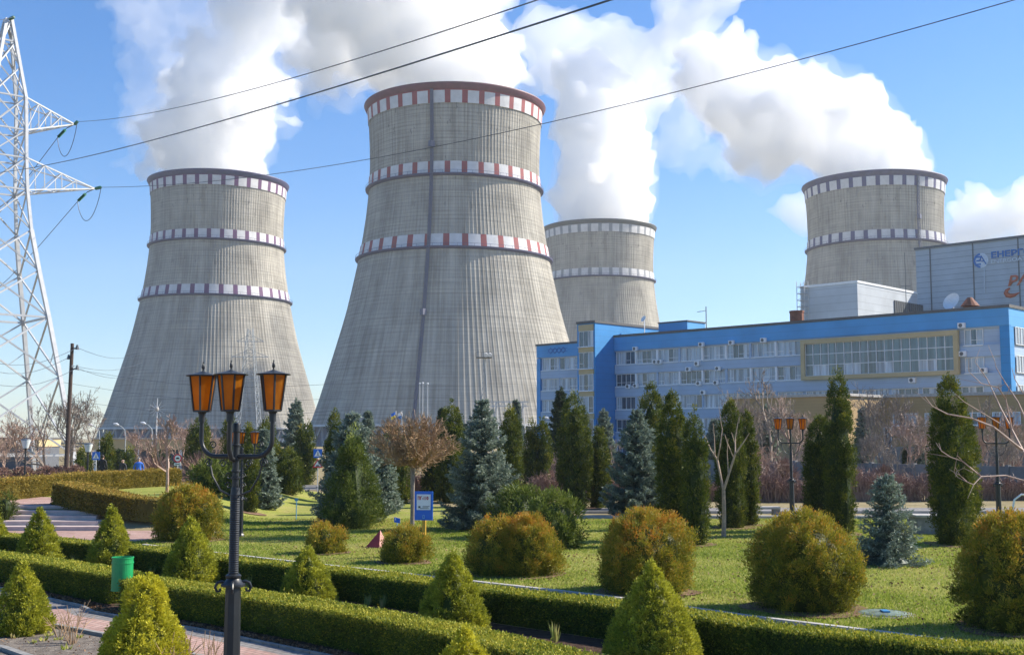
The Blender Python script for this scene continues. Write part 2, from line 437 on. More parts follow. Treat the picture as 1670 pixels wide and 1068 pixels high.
def line_at(pts, z):
    """image points of a line lying at height z -> plan points"""
    out = []
    for px, py in pts:
        x = (px - CX) / FP; v = (CY - py) / FP
        dy, dz = cP - v * sP, sP + v * cP
        t = (z - HC) / dz
        out.append(Vector((x * t, dy * t, 0)))
    return out
def resample(pts, step):
    out = [pts[0].copy()]
    for a, b in zip(pts[:-1], pts[1:]):
        n = max(1, int(round((b - a).length / step)))
        out += [a.lerp(b, k / n) for k in range(1, n + 1)]
    return out
def smooth_line(pts, it=3):
    for _ in range(it):
        q = [pts[0]]
        for a, b in zip(pts[:-1], pts[1:]):
            q += [a.lerp(b, .25), a.lerp(b, .75)]
        pts = q + [pts[-1]]
    return pts
def offset_line(pts, d):
    out = []
    for i, p in enumerate(pts):
        t = (pts[min(i + 1, len(pts) - 1)] - pts[max(i - 1, 0)]).normalized()
        out.append(p + Vector((-t.y, t.x, 0)) * d)
    return out
H1F = line_at([(-140, 889), (0, 907), (175, 937)], .6)            # front top edges of the hedges
H1G = line_at([(195, 945), (250, 952), (365, 967), (606, 1006), (830, 1058), (1000, 1100), (1200, 1155)], .6)
H2F = line_at([(-120, 864), (17, 874), (220, 893), (355, 910), (544, 931), (683, 949), (800, 963), (989, 986), (1134, 1005), (1250, 1024), (1382, 1037), (1670, 1068), (1950, 1100)], .58)
KB = line_at([(230, 886), (451, 911), (600, 927), (800, 949), (989, 970), (1220, 1002), (1489, 1034), (1670, 1058), (1950, 1095)], .10)
def ribbon(name, line, w, z0, z1, mat, joints=None):
    a = line; b = offset_line(line, w)
    mb = MB()
    for i in range(len(a) - 1):
        p, q, r, s = a[i], a[i + 1], b[i + 1], b[i]
        if joints:                                  # kerbstones with small gaps
            d = (q - p).normalized() * .012; p = p + d; q = q - d; s = s + d; r = r - d
        k = len(mb.v)
        for zz in (z0, z1):
            for c in (p, q, r, s): mb.v.append((c.x, c.y, float(gh(c.x, c.y)) + zz))
        for f in ((3, 2, 1, 0), (4, 5, 6, 7), (0, 1, 5, 4), (1, 2, 6, 5), (2, 3, 7, 6), (3, 0, 4, 7)):
            mb.f.append(tuple(k + i_ for i_ in f)); mb.m.append(0)
    return mb.build(name, mat)
tag(ribbon('kerb', resample(KB, 1.0), .13, -.1, .085, M['kerb'], True), kind='structure')
# lower path, its kerb and the bed in front of it
H1all = H1F + H1G
pf = offset_line(H1all, .75 if False else -0.35)
pathfar = offset_line(H1all, -.30)
pathnear = line_at([(-140, 985), (93, 1022), (175, 1038), (400, 1090), (700, 1160), (1000, 1250)], 0)
def sheet(name, poly, mat, z):
    mb = MB(); mb.poly([(p.x, p.y, z) for p in poly], local=False)
    return tag(mb.build(name, mat), kind='structure')
bed_edge = offset_line(H1all, -.55)
sheet('path', pathnear + list(reversed(offset_line(H1all, -.90))), M['paver'], .008)
sheet('path', offset_line(H1all, -.895) + list(reversed(bed_edge)), M['paver_grey_and_shade'], .008)  # grey strip paints the hedge's shadow onto the pink path
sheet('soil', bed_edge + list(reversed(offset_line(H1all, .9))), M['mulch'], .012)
tag(ribbon('kerb', resample(bed_edge, .8), .07, -.1, .05, M['kerb_dark'], True), kind='structure')
tag(ribbon('kerb', resample(pathnear, .8), -.09, -.1, .07, M['kerb_dark'], True), kind='structure')
tag(ribbon('kerb', resample(line_at([(-140, 1035), (0, 1056), (45, 1072), (200, 1110)], .05), .8), .12, -.1, .07, M['kerb_dark'], True), kind='structure')
soilnear = line_at([(-300, 1000), (93, 1026), (175, 1042), (400, 1095), (700, 1166), (1000, 1258), (1100, 1500), (-900, 1500)], 0)
sheet('soil', soilnear, M['soil'], .016)
# bed between the two hedges
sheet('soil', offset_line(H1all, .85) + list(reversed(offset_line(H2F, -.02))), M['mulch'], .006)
# lawn
lawnpoly = [(p.x, p.y) for p in offset_line([Vector(p) for p in KB], .08)] + [(40, 20), (40, 49.3), (3, 49.3), (-2, 56), (-13, 72), (-26, 72), (-27, 57), (-17.5, 49.5), (-12, 45.5), (-10.2, 42), (-12.5, 38.2)]
LAWN = inside(lawnpoly)
tag(grid_sheet('lawn', np.arange(-30, 41, .25), np.arange(14, 75, .25), M['lawn'], .02, LAWN), kind='structure')
# paved walk beyond the lawn, and the road further off
for nm, y0, y1, x0, x1, m in (('path', 53.0, 57.0, 3, 60, 'paver_grey_and_shade'), ('path', 36.9, 43.1, -60, -12.2, 'paver')):
    sheet(nm, [Vector((x0, y0, 0)), Vector((x1, y0, 0)), Vector((x1, y1, 0)), Vector((x0, y1, 0))], M[m], .01)
M['asphalt'] = soil('asphalt', (.12, .12, .12), (.16, .16, .16), (.2, .2, .2), 2)
sheet('road', [Vector((-200, 76, 0)), Vector((26, 76, 0)), Vector((26, 84, 0)), Vector((-200, 84, 0))], M['asphalt'], .012)
mb = MB(); mb.box((3, 49.4, -.1), (60, 49.75, .12)); tag(mb.build('kerb', M['kerb']), kind='structure')
mb = MB(); mb.box((3, 52.8, -.1), (60, 53.0, .12)); tag(mb.build('kerb', M['kerb']), kind='structure')
# steps up to the terrace, treads of stone
mb = MB()
for k in range(5):
    mb.box((-21.5 - .25 * k, 43.1 + .68 * k, -.2), (-15.1 - .30 * k, 47.6, .15 * (k + 1)))
tag(mb.build('steps', M['kerb_pink'] if 'kerb_pink' in M else plain('step_stone', (.50, .40, .36), .85, var=.15, scale=3)), kind='structure')
tp = [Vector(p) for p in ((-23, 46.4, 0), (-16.3, 46.4, 0), (-17.5, 49.5, 0), (-20.5, 52, 0), (-45, 56, 0), (-45, 50, 0))]
sheet('path', tp, M['paver'], .775)

# ------------------------------------------------------------------ cooling towers
PROF = [(8, 59.3), (10, 58.6), (19, 55.6), (28, 52.9), (38, 49.9), (49, 46.7), (56, 44.8), (64, 43.0), (72, 41.3), (80, 39.7), (88, 38.4), (96, 37.3), (104, 36.5), (110, 36.1), (118, 35.9), (126, 36.1), (134, 36.5), (141, 37.0), (143.5, 37.1)]
pz = np.array([p[0] for p in PROF]); pr = np.array([p[1] for p in PROF])
def rad(z): return np.interp(z, pz, pr)
M['ladder'] = plain('ladder_slate', (.10, .11, .17), .6)
def cooling_tower(px, Y, ztop, label, bands, panel, dark, gal, ladders, sh=0):
    c = at(px, 690, Y); k = ztop / 143.5
    t = thing('cooling_tower', label, 'cooling tower', (c.x, c.y, 0), 'cooling towers of the power station')
    nth, nz = 640, 70
    zz = np.linspace(8 * k, 143 * k, nz); th = np.arange(nth + 1) / nth * 2 * np.pi
    T, Z = np.meshgrid(th, zz)
    base = rad(Z / k)
    isr = ((np.arange(nth + 1) % 4) == 0)
    Rr = base + isr[None, :] * .13
    V = np.stack([Rr * np.cos(T), Rr * np.sin(T), Z], -1).reshape(-1, 3)
    i, j = np.meshgrid(np.arange(nth), np.arange(nz - 1)); a = (j * (nth + 1) + i).ravel()
    Q = np.stack([a, a + 1, a + nth + 2, a + nth + 1], 1)
    o = np_mesh('shell', V, Q, [M['tower']], t, off=(0, 0, 0), smooth=False)
    uvl = o.data.uv_layers.new(name='UVMap')
    U = np.stack([(T / (2 * np.pi)).ravel(), Z.ravel() / k], 1)[Q.ravel()].astype(np.float32)
    uvl.data.foreach_set('uv', U.ravel())
    # inner face of the shell, so the mouth has a wall thickness
    mb = MB()
    mb.lathe([(rad(z) - .9, z * k) for z in (8, 28, 49, 64, 80, 96, 110, 126, 143.4)], 128, cap=False)
    mb.build('shell_lining', M['conc'], t) if False else None
    lin = MB((c.x, c.y, 0)); lin.lathe([(float(rad(z)) - .9, z * k) for z in (143.6, 126, 110, 96, 80, 64, 49, 28, 8)], 128, cap=False)
    lin.build('lining', M['conc'], t, smooth=True)
    # rim
    rm = MB((c.x, c.y, 0)); rt = float(rad(143.5))
    rm.lathe([(rt - .9, (143.7) * k), (rt + 1.6, 143.7 * k), (rt + 1.75, 143.2 * k), (rt + 1.4, 142.4 * k), (rt + .75, 141.2 * k), (rt + .4, 141.0 * k), (rt - .9, 141.0 * k), (rt - .9, 143.7 * k)], 160, cap=False)
    rm.build('rim', M[gal[0]], t, smooth=True)
    for bi, (z0, z1) in enumerate(bands):
        b = MB((c.x, c.y, 0)); n = 34
        mp = 12
        for q in range(n):
            for s in range(mp):
                b.mi = 1 if s < 4 else 0
                t0 = 2 * math.pi * (q + s / mp) / n + sh; t1 = 2 * math.pi * (q + (s + 1) / mp) / n + sh
                ra, rb = float(rad(z0)) + .42, float(rad(z1)) + .42
                p = [(ra * math.cos(t0), ra * math.sin(t0), z0 * k), (ra * math.cos(t1), ra * math.sin(t1), z0 * k),
                     (rb * math.cos(t1), rb * math.sin(t1), z1 * k), (rb * math.cos(t0), rb * math.sin(t0), z1 * k)]
                b.poly(p)
        if bi == 0:                                 # solid painted strip over the top band
            b.mi = 1; b.lathe([(float(rad(z1)) + .46, z1 * k), (float(rad(z1)) + .5, 141.1 * k)], 160, cap=False)
        b.build('painted_band', [M['panel_white'], M[panel]], t)
        if bi > 0:
            g = MB((c.x, c.y, 0)); r0 = float(rad(z0))
            g.lathe([(r0 + .2, (z0 - .9) * k), (r0 + 1.5, (z0 - .35) * k), (r0 + 1.6, (z0 + .15) * k), (r0 + .2, (z0 + .15) * k)], 160, cap=False)
            for q in range(0, 160, 2):
                tt = 2 * math.pi * q / 160
                g.bar(((r0 + 1.5) * math.cos(tt), (r0 + 1.5) * math.sin(tt), z0 * k), ((r0 + 1.5) * math.cos(tt), (r0 + 1.5) * math.sin(tt), (z0 + 1.2) * k), .05, cap=False)
            g.tube([((r0 + 1.5) * math.cos(2 * math.pi * q / 80), (r0 + 1.5) * math.sin(2 * math.pi * q / 80), (z0 + 1.2) * k) for q in range(81)], .06, 4)
            g.build('gallery', M[gal[1]], t)
    for ph, wd in ladders:
        l = MB((c.x, c.y, 0)); phr = R(-90 + ph)
        zs = list(np.linspace(10, 141, 60))
        e = Vector((-math.sin(phr), math.cos(phr), 0)); nrm = Vector((math.cos(phr), math.sin(phr), 0))
        for z0, z1 in zip(zs[:-1], zs[1:]):
            for sgn in (-1, 1):
                for dep in (.5, 1.5):
                    p0 = nrm * (float(rad(z0)) + dep) + e * (wd * sgn); p1 = nrm * (float(rad(z1)) + dep) + e * (wd * sgn)
                    l.bar((p0.x, p0.y, z0 * k), (p1.x, p1.y, z1 * k), .13, cap=False)
            p0 = nrm * (float(rad(z0)) + 1.2) - e * wd; p1 = nrm * (float(rad(z1)) + 1.2) + e * wd
            l.bar((p0.x, p0.y, z0 * k), (p1.x, p1.y, z1 * k), .1, cap=False)
            l.bar((p1.x, p1.y, z0 * k), (p0.x, p0.y, z1 * k), .1, cap=False)
            q0 = nrm * (float(rad(z0)) + .55); l.mi = 0
            q1 = nrm * (float(rad(z1)) + .55)
            w2 = wd * .9
            l.poly([(q0 - e * w2)[:2] + (z0 * k,), (q0 + e * w2)[:2] + (z0 * k,), (q1 + e * w2)[:2] + (z1 * k,), (q1 - e * w2)[:2] + (z1 * k,)])
        for zc in (51, 119):
            q = nrm * (float(rad(zc)) + 1.6)
            for a_, b_ in (((-1.2), (1.2)),):
                l.bar((q.x, q.y, (zc - 1.2) * k), (q.x, q.y, (zc + 1.2) * k), 1.3)
        l.build('ladder', M['ladder'], t)
    # columns under the shell and the basin wall
    cl = MB((c.x, c.y, 0)); n = 44
    for q in range(n):
        for s in (-.5, .5):
            t0 = 2 * math.pi * q / n; t1 = 2 * math.pi * (q + s) / n
            cl.bar((59.3 * math.cos(t0), 59.3 * math.sin(t0), 8 * k), (61 * math.cos(t1), 61 * math.sin(t1), 0), .5, cap=False)
    cl.build('support_columns', M['conc'], t)
    iw = MB((c.x, c.y, 0)); iw.lathe([(56.5, 0), (56.8, 7.6 * k), (59.6, 7.75 * k)], 96, cap=False)
    iw.build('air_inlet_wall', M['inlet'], t)
    rg = MB((c.x, c.y, 0)); rg.lathe([(58.6, 7.5 * k), (60.6, 7.5 * k), (60.6, 8.3 * k), (58.6, 8.3 * k)], 128, cap=False)
    rg.build('base_ring', M['panel_white'], t)
    return t, c, k
B3 = [(135.6, 140.6), (107.2, 112.2), (77.4, 82.6)]
T1 = cooling_tower(348, 645, 145, 'cooling tower behind the triple-lantern lamp, three maroon and white bands', B3, 'panel_maroon', 0, ('gallery_navy', 'gallery_navy'), [])
T2 = cooling_tower(740, 489, 143.5, 'tallest cooling tower with three red and white bands and a full-height ladder', B3, 'panel_red', 0, ('gallery_red', 'gallery_navy'), [(-11.5, .42)], sh=.03)
T3 = cooling_tower(979.5, 779, 143.5, 'farthest cooling tower with grey and white bands behind the blue office', B3[:2], 'panel_grey', 0, ('dark_steel', 'gallery_navy'), [])
T4 = cooling_tower(1436, 636, 142.5, 'cooling tower with navy and white bands behind the flat grey buildings', B3[:2], 'panel_navy', 0, ('gallery_navy', 'gallery_navy'), [(19, .4)])

# ------------------------------------------------------------------ haze in the air
if HAZE:
    mb = MB(); mb.box((-2500, -350, -1), (2500, 2900, 420))
    hm = bpy.data.materials.new('haze_air'); hm.use_nodes = True; hn = hm.node_tree; hn.nodes.remove(hn.nodes['Principled BSDF'])
    hv = hn.nodes.new('ShaderNodeVolumePrincipled'); hv.inputs['Color'].default_value = (.86, .93, 1, 1); hv.inputs['Density'].default_value = HAZE; hv.inputs['Anisotropy'].default_value = .2
    hn.links.new(hv.outputs[0], hn.nodes['Material Output'].inputs['Volume'])
    tag(mb.build('haze', hm), kind='stuff')
# ------------------------------------------------------------------ steam
def steam_mat(name, dens, aniso=.1):
    m = bpy.data.materials.new(name); m.use_nodes = True; nt = m.node_tree
    nt.nodes.remove(nt.nodes['Principled BSDF'])
    v = N(nt, 'ShaderNodeVolumePrincipled'); v.inputs['Color'].default_value = (.9995, .9995, .9995, 1)
    v.inputs['Density'].default_value = dens; v.inputs['Anisotropy'].default_value = aniso * .5
    nt.links.new(v.outputs[0], nt.nodes['Material Output'].inputs['Volume'])
    return m
M['steam'] = steam_mat('dense_steam', .095)
M['veil'] = steam_mat('veil_steam', .010)
M['steam_mid'] = steam_mat('thinning_steam', .028)
M['steam_thin'] = steam_mat('thin_steam', .011)
M['steam_mid2'] = steam_mat('distant_steam', .045)
tex = {}
for nm, sz, dp in (('big', 36, 3), ('wisp', 16, 5)):
    x = bpy.data.textures.new('billow_' + nm, 'CLOUDS'); x.noise_scale = sz; x.noise_depth = dp; x.noise_basis = 'IMPROVED_PERLIN'; tex[nm] = x
x = bpy.data.textures.new('billow_fine', 'CLOUDS'); x.noise_scale = 3.6; x.noise_depth = 3; x.noise_basis = 'IMPROVED_PERLIN'; tex['fine'] = x
for nm, sz in (('mid', 18), ('small', 7)):
    x = bpy.data.textures.new('puffs_' + nm, 'VORONOI'); x.noise_scale = sz; x.noise_intensity = 1.0; tex[nm] = x
def icosphere(sub=2):
    t = (1 + 5 ** .5) / 2
    v = [Vector(p).normalized() for p in [(-1, t, 0), (1, t, 0), (-1, -t, 0), (1, -t, 0), (0, -1, t), (0, 1, t), (0, -1, -t), (0, 1, -t), (t, 0, -1), (t, 0, 1), (-t, 0, -1), (-t, 0, 1)]]
    f = [(0, 11, 5), (0, 5, 1), (0, 1, 7), (0, 7, 10), (0, 10, 11), (1, 5, 9), (5, 11, 4), (11, 10, 2), (10, 7, 6), (7, 1, 8), (3, 9, 4), (3, 4, 2), (3, 2, 6), (3, 6, 8), (3, 8, 9), (4, 9, 5), (2, 4, 11), (6, 2, 10), (8, 6, 7), (9, 8, 1)]
    for _ in range(sub):
        mid = {}; nf = []
        def g(a, b):
            k = (min(a, b), max(a, b))
            if k not in mid: mid[k] = len(v); v.append(((v[a] + v[b]) / 2).normalized())
            return mid[k]
        for a, b, c in f:
            x, y, z = g(a, b), g(b, c), g(c, a); nf += [(a, x, z), (b, y, x), (c, z, y), (x, y, z)]
        f = nf
    return np.array([tuple(p) for p in v]), np.array(f)
ICO = icosphere(2)
def plume(name, label, blobs, mat, seed, vox=1.7, billow=1.0, extra=9, grp='steam plumes from the cooling towers', mouth=0):
    """blobs: (px, py, radius px, distance); each gets smaller puffs on its surface; the first `mouth` blobs stay inside the tower's mouth"""
    rg = np.random.default_rng(seed); V = []; F = []; n = 0
    def add(c, r, sq=1.0):
        nonlocal n
        V.append(ICO[0] * np.array([r, r, r * sq]) + np.array(c)); F.append(ICO[1] + n); n += len(ICO[0])
    for bi, b in enumerate(blobs):
        px, py, rp, Y = b[:4]; c = at(px, py, Y); r = rp / FP * Y
        add(c, r)
        if bi < mouth: continue
        for _ in range(extra):
            d = rg.normal(size=3); d /= np.linalg.norm(d); rr = r * rg.uniform(.24, .5); c2 = np.array(c) + d * r * rg.uniform(.78, 1.05)
            add(c2, rr)
            for _ in range(2):
                d2 = rg.normal(size=3); d2 /= np.linalg.norm(d2); d2 = d2 * .6 + d * .6; add(c2 + d2 * rr, rr * rg.uniform(.3, .5))
    V = np.concatenate(V); F = np.concatenate(F); root = at(blobs[0][0], blobs[0][1], blobs[0][3])
    t = thing(name, label, 'steam plume', root, grp)
    def layer(nm, grow, m, steps, vx):
        o = np_mesh(nm, V, F, m, t)
        rm = o.modifiers.new('Fuse', 'REMESH'); rm.mode = 'VOXEL'; rm.voxel_size = vx * 1.3; rm.use_smooth_shade = True
        for k, st, mid in steps:
            d = o.modifiers.new('Billow_' + k, 'DISPLACE'); d.texture = tex[k]; d.strength = st * billow; d.mid_level = mid; d.texture_coords = 'GLOBAL'
            rm = o.modifiers.new('Fuse', 'REMESH'); rm.mode = 'VOXEL'; rm.voxel_size = vx; rm.use_smooth_shade = True
        return o
    if mat is M['steam'] or mat is M['steam_mid2']:
        layer('dense_steam', 0, mat, (('big', 10, .52), ('mid', -19, .42), ('small', -9, .40), ('fine', 3.5, .5)), vox * .8)
        layer('thin_steam', 0, M['veil'], (('big', 15, .42), ('wisp', 20, .47), ('small', -6, .4)), vox * 1.1)
    else:
        layer('thin_steam', 0, mat, (('big', 16, .5), ('wisp', 17, .5), ('small', -5, .4)), vox)
    return t
Y1, Y2, Y3, Y4 = 645, 489, 779, 636
def lerpb(a, b, n):
    return [tuple(a[i] + (b[i] - a[i]) * k / n for i in range(4)) for k in range(n)]
def chain(pts, n=3):
    out = []
    for a, b in zip(pts[:-1], pts[1:]): out += lerpb(a, b, n)
    return out + [pts[-1]]
if STEAM:
    plume('steam_plume', 'white steam billowing off the tower with maroon bands and leaning away from it',
          [(355, 296, 82, Y1), (355, 266, 86, Y1)] + chain([(350, 235, 86, Y1), (358, 180, 84, Y1), (380, 120, 76, Y1 - 8), (412, 60, 66, Y1 - 15), (440, -10, 66, Y1 - 20), (490, -90, 90, Y1 - 25)], 2)
          + [(300, 222, 72, Y1 + 10), (262, 228, 50, Y1 + 20), (310, 160, 52, Y1 + 10), (232, 262, 26, Y1 + 15), (340, 110, 36, Y1)], M['steam'], 1, mouth=2)
    plume('steam_plume', 'thin grey steam fraying beside the dense plume above the maroon-banded tower',
          chain([(235, 205, 46, Y1 + 40), (262, 150, 50, Y1 + 50), (300, 80, 54, Y1 + 55), (240, 35, 50, Y1 + 60), (215, -10, 50, Y1 + 60)], 2) + [(350, 30, 60, Y1 + 60), (300, 20, 40, Y1 + 50), (212, 268, 28, Y1 + 30), (330, -20, 60, Y1 + 50)], M['steam_thin'], 2, billow=1.9)
    plume('steam_plume', 'broad white steam pouring from the tallest tower and filling the sky above it',
          [(742, 160, 104, Y2), (742, 130, 116, Y2)] + chain([(738, 98, 108, Y2), (720, 50, 104, Y2), (680, 20, 104, Y2 - 5), (630, 0, 110, Y2 - 8), (570, -40, 110, Y2 - 10), (620, -110, 130, Y2)], 2)
          + [(565, 70, 78, Y2 + 20), (615, 100, 62, Y2 + 15), (550, 118, 46, Y2 + 25), (798, 96, 26, Y2), (512, 60, 44, Y2 + 20)], M['steam'], 3, mouth=2, vox=1.8)
    plume('steam_plume', 'faint ragged steam drifting under the broad plume of the tallest tower',
          [(540, 150, 36, Y2 + 40), (520, 175, 24, Y2 + 40), (570, 160, 28, Y2 + 35), (500, 110, 46, Y2 + 40)], M['steam_thin'], 4, billow=1.8)
    plume('steam_plume', 'upright white steam column rising from the farthest tower',
          [(980, 380, 66, Y3), (980, 352, 72, Y3)] + chain([(981, 325, 76, Y3), (982, 290, 78, Y3), (980, 240, 76, Y3), (975, 185, 74, Y3), (962, 135, 66, Y3 + 10)], 2)
          , M['steam'], 5, vox=2.6, extra=5, billow=.85, mouth=2)
    plume('steam_plume', 'paler steam thinning out above the upright column of the farthest tower',
          chain([(950, 110, 70, Y3 + 30), (920, 70, 56, Y3 + 30), (880, 45, 40, Y3 + 30)], 2) + [(1020, 100, 60, Y3 + 30), (1000, 40, 28, Y3 + 30), (1095, 50, 50, Y3 + 20), (1150, 20, 44, Y3 + 20), (1165, -20, 40, Y3 + 20), (858, 70, 24, Y3 + 30), (1055, 150, 50, Y3 + 10), (1100, 10, 40, Y3 + 20)],
          M['steam_mid'], 6, vox=2.8, billow=1.7)
    plume('steam_plume', 'long white steam bank streaming sideways off the navy-banded tower',
          [(1425, 296, 84, Y4), (1425, 272, 92, Y4)] + chain([(1400, 240, 78, Y4), (1340, 205, 76, Y4 + 5), (1275, 190, 80, Y4 + 10), (1205, 160, 78, Y4 + 15), (1160, 110, 66, Y4 + 20)], 2)
          + [(1345, 165, 40, Y4), (1470, 250, 30, Y4), (1225, 245, 50, Y4 + 10), (1175, 80, 44, Y4 + 20), (1290, 250, 40, Y4 + 5)], M['steam'], 7, vox=2.2, mouth=2)
    plume('steam_plume', 'thin steam veil hanging below the long bank beside the upright column',
          [(1130, 200, 54, Y4 + 60), (1120, 150, 60, Y4 + 60), (1110, 235, 30, Y4 + 60), (1185, 262, 40, Y4 + 50), (1090, 110, 50, Y4 + 60)], M['steam_thin'], 8, billow=1.7)
    plume('steam_cloud', 'small white steam puff behind the navy-banded tower, on its open side',
          [(1290, 340, 30, 900), (1330, 345, 42, 900), (1252, 344, 14, 900), (1312, 318, 18, 900)], M['steam_mid'], 9, vox=3, billow=1.0, extra=7)
    plume('steam_cloud', 'white steam bank rising behind the flat grey reactor hall',
          [(1585, 365, 46, 900), (1640, 350, 46, 900), (1600, 325, 24, 900), (1700, 350, 50, 900), (1565, 400, 45, 900), (1655, 318, 16, 900), (1548, 385, 26, 900)], M['steam_mid2'], 10, vox=3, billow=1.0, extra=8)
# ------------------------------------------------------------------ the blue office building
E = Vector((.715, -.70, 0)).normalized(); NF = Vector((-.70, -.715, 0)).normalized()   # along the front, and out of it
ND = -NF
def s_at(px, O, z, e=E):
    x = (px - CX) / FP
    return (x * (cP * O.y + sP * (z - HC)) - O.x) / (e.x - x * cP * e.y)
def frame_mb(O): return MB(O, E, NF)            # local: x along facade, y out of it, z up
O = Vector((15.1, 171, 0))
bld = thing('office_building', 'long blue and pale grey office block with a stair tower and a big glazed bay', 'building', O)
L = 57.3
ROWS = [(13.95, 15.85), (10.75, 12.6), (7.4, 9.25), (4.15, 6.0), (.9, 2.7)]
rnd = random.Random(5)
mb = frame_mb(O); mb.box((0, -14, 0), (L, -.30, 18.0)); mb.build('wall', M['pale_clad'], bld)
mb = frame_mb(O); mb.box((-.1, -14.2, 18.003), (L + .25, .2, 18.35)); mb.build('roof_edge', M['roof'], bld)
mb = frame_mb(O); mb.box((0, -.298, 16.0), (L + .12, .12, 18.0)); mb.box((L + .003, -14, 15.9), (L + .12, -.301, 18.0)); mb.build('parapet', M['blue_clad'], bld)
S0, S1 = s_at(1309.5, O, 12), s_at(1566, O, 12)
def window(mbO, s0, s1, z0, z1, parent, y=-.28, npan=4, low=True, mat=None):
    f = frame_mb(mbO)
    t = .07
    for a, b, c, d in ((s0, s1, z0, z0 + t), (s0, s1, z1 - t, z1)): f.box((a, y, c), (b, y + .10, d))
    f.box((s0, y, z0 + t + .001), (s0 + t, y + .10, z1 - t - .001)); f.box((s1 - t, y, z0 + t + .001), (s1, y + .10, z1 - t - .001))
    g = MB(mbO, E, NF)
    w_ = (s1 - s0 - 2 * t) / npan; zl = z0 + (z1 - z0) * .3
    mode = mat if mat is not None else rnd.choice([0, 1, 1, 2, 1, 0])
    for k in range(npan):
        a = s0 + t + k * w_
        if k: f.box((a - .03, y, z0 + t + .002), (a + .03, y + .085, z1 - t - .002))
        if low and rnd.random() < .6: f.box((a + .031, y, zl), (a + w_ - .031, y + .08, zl + .05))
        g.mi = mode if rnd.random() < .6 else rnd.choice([0, 1, 2])
        g.poly([(a, y + .03, z0 + .03), (a + w_, y + .03, z0 + .03), (a + w_, y + .03, z1 - .03), (a, y + .03, z1 - .03)])
    wo = g.build('window', [M['glass'], M['glass2'], M['glass3']], parent)
    f.box((s0 - .05, y, z0 - .10), (s1 + .05, y + .38, z0 - .003))
    f.build('frame', M['white'], wo)
    return wo
sp = [(0, .9)] + [(ROWS[i + 1][1], ROWS[i][0]) for i in (3, 2, 1, 0)] + [(ROWS[0][1], 16.0)]
for a, b in sp:
    m_ = frame_mb(O); m_.box((0.0, -.298, a + .002), (L - 1.0, 0, b - .002)); m_.build('spandrel', M['pale_clad'], bld)
bays = [(3.87 * k + .15, 3.87 * (k + 1) - .15) for k in range(8)]
pil = []
for ri, (z0, z1) in enumerate(ROWS):
    for bi, (a, b) in enumerate(bays):
        if bi > 0:
            m_ = frame_mb(O); m_.box((a - .30, -.297, z0 + .003), (a + .0, -.04, z1 - .003)); m_.build('pier', M['white'] if (bi + ri) % 3 else M['pale_clad'], bld)
        window(O, a + .02, b, z0 + .02, z1 - .02, bld, mat=(0 if bi == 0 else None))
    if ri < 2:
        for a, b in ((S1 + .5, S1 + 2.7), (S1 + 2.9, S1 + 6.2)):
            if b < L - 1.1: window(O, a, b, z0 + .02, z1 - .02, bld, npan=3, mat=1)
    else:
        s = S0 + .3
        while s < L - 4.3:
            window(O, s, s + 3.4, z0 + .02, z1 - .02, bld); s += 3.87
# blue corner pilaster
m_ = frame_mb(O); m_.box((L - .998, -.297, 0), (L + .10, .06, 15.998)); m_.box((L + .003, -1.2, 0), (L + .10, -.300, 15.89)); m_.build('corner_pilaster', M['blue_strong'], bld)
# big glazed bay with its ochre surround
zb0, zb1 = at(1436, 616, 140).z, at(1436, 546, 140).z
zb0, zb1 = 10.65, 15.8
m_ = frame_mb(O)
for a, b, c, d in ((S0, S1, zb0, zb0 + .5), (S0, S1, zb1 - .55, zb1)): m_.box((a, .003, c), (b, .55, d))
m_.box((S0, .003, zb0 + .502), (S0 + .55, .55, zb1 - .552)); m_.box((S1 - .55, .003, zb0 + .502), (S1, .55, zb1 - .552))
bay = m_.build('bay_surround', M['tan_clad'], bld)
g = frame_mb(O); f = frame_mb(O); nc = 18; a0, a1, c0, c1 = S0 + .56, S1 - .56, zb0 + .51, zb1 - .56
for i in range(nc):
    for j in range(3):
        x0 = a0 + (a1 - a0) * i / nc; x1 = a0 + (a1 - a0) * (i + 1) / nc; z0 = c0 + (c1 - c0) * j / 3; z1 = c0 + (c1 - c0) * (j + 1) / 3
        g.mi = 2 if (j == 0 and i in (1, 2, 5, 6, 9, 10, 14, 15)) else 0
        g.poly([(x0, .20, z0), (x1, .20, z0), (x1, .20, z1), (x0, .20, z1)])
    f.box((x0 - .035, .15, c0), (x0 + .035, .28, c1))
for j in range(4):
    z = c0 + (c1 - c0) * j / 3; f.box((a0, .15, z - .04), (a1, .275, z + .04))
M['glass_bay'] = glass('bay_glass', (.10, .15, .17), .15)
gl = g.build('glazing', [M['glass_bay'], M['glass2'], M['glass3']], bld); f.build('frame', M['white'], gl)
# right return wall with windows
OR = O + E * (L + .003)
class Side: pass
def side_window(a, b, z0, z1):
    g = MB(OR, ND, E); f = MB(OR, ND, E)
    g.poly([(a, .14, z0), (b, .14, z0), (b, .14, z1), (a, .14, z1)]); wo = g.build('window', M['glass2'], bld)
    for k in range(5):
        x = a + (b - a) * k / 4; f.box((x - .04, .12, z0), (x + .04, .2, z1))
    f.box((a, .12, z0 - .06), (b, .2, z0)); f.box((a, .12, z1), (b, .2, z1 + .06)); f.build('frame', M['white'], wo)
for z0, z1 in ROWS:
    for a in (1.5, 5.2, 8.9): side_window(a, a + 3.2, z0, z1)
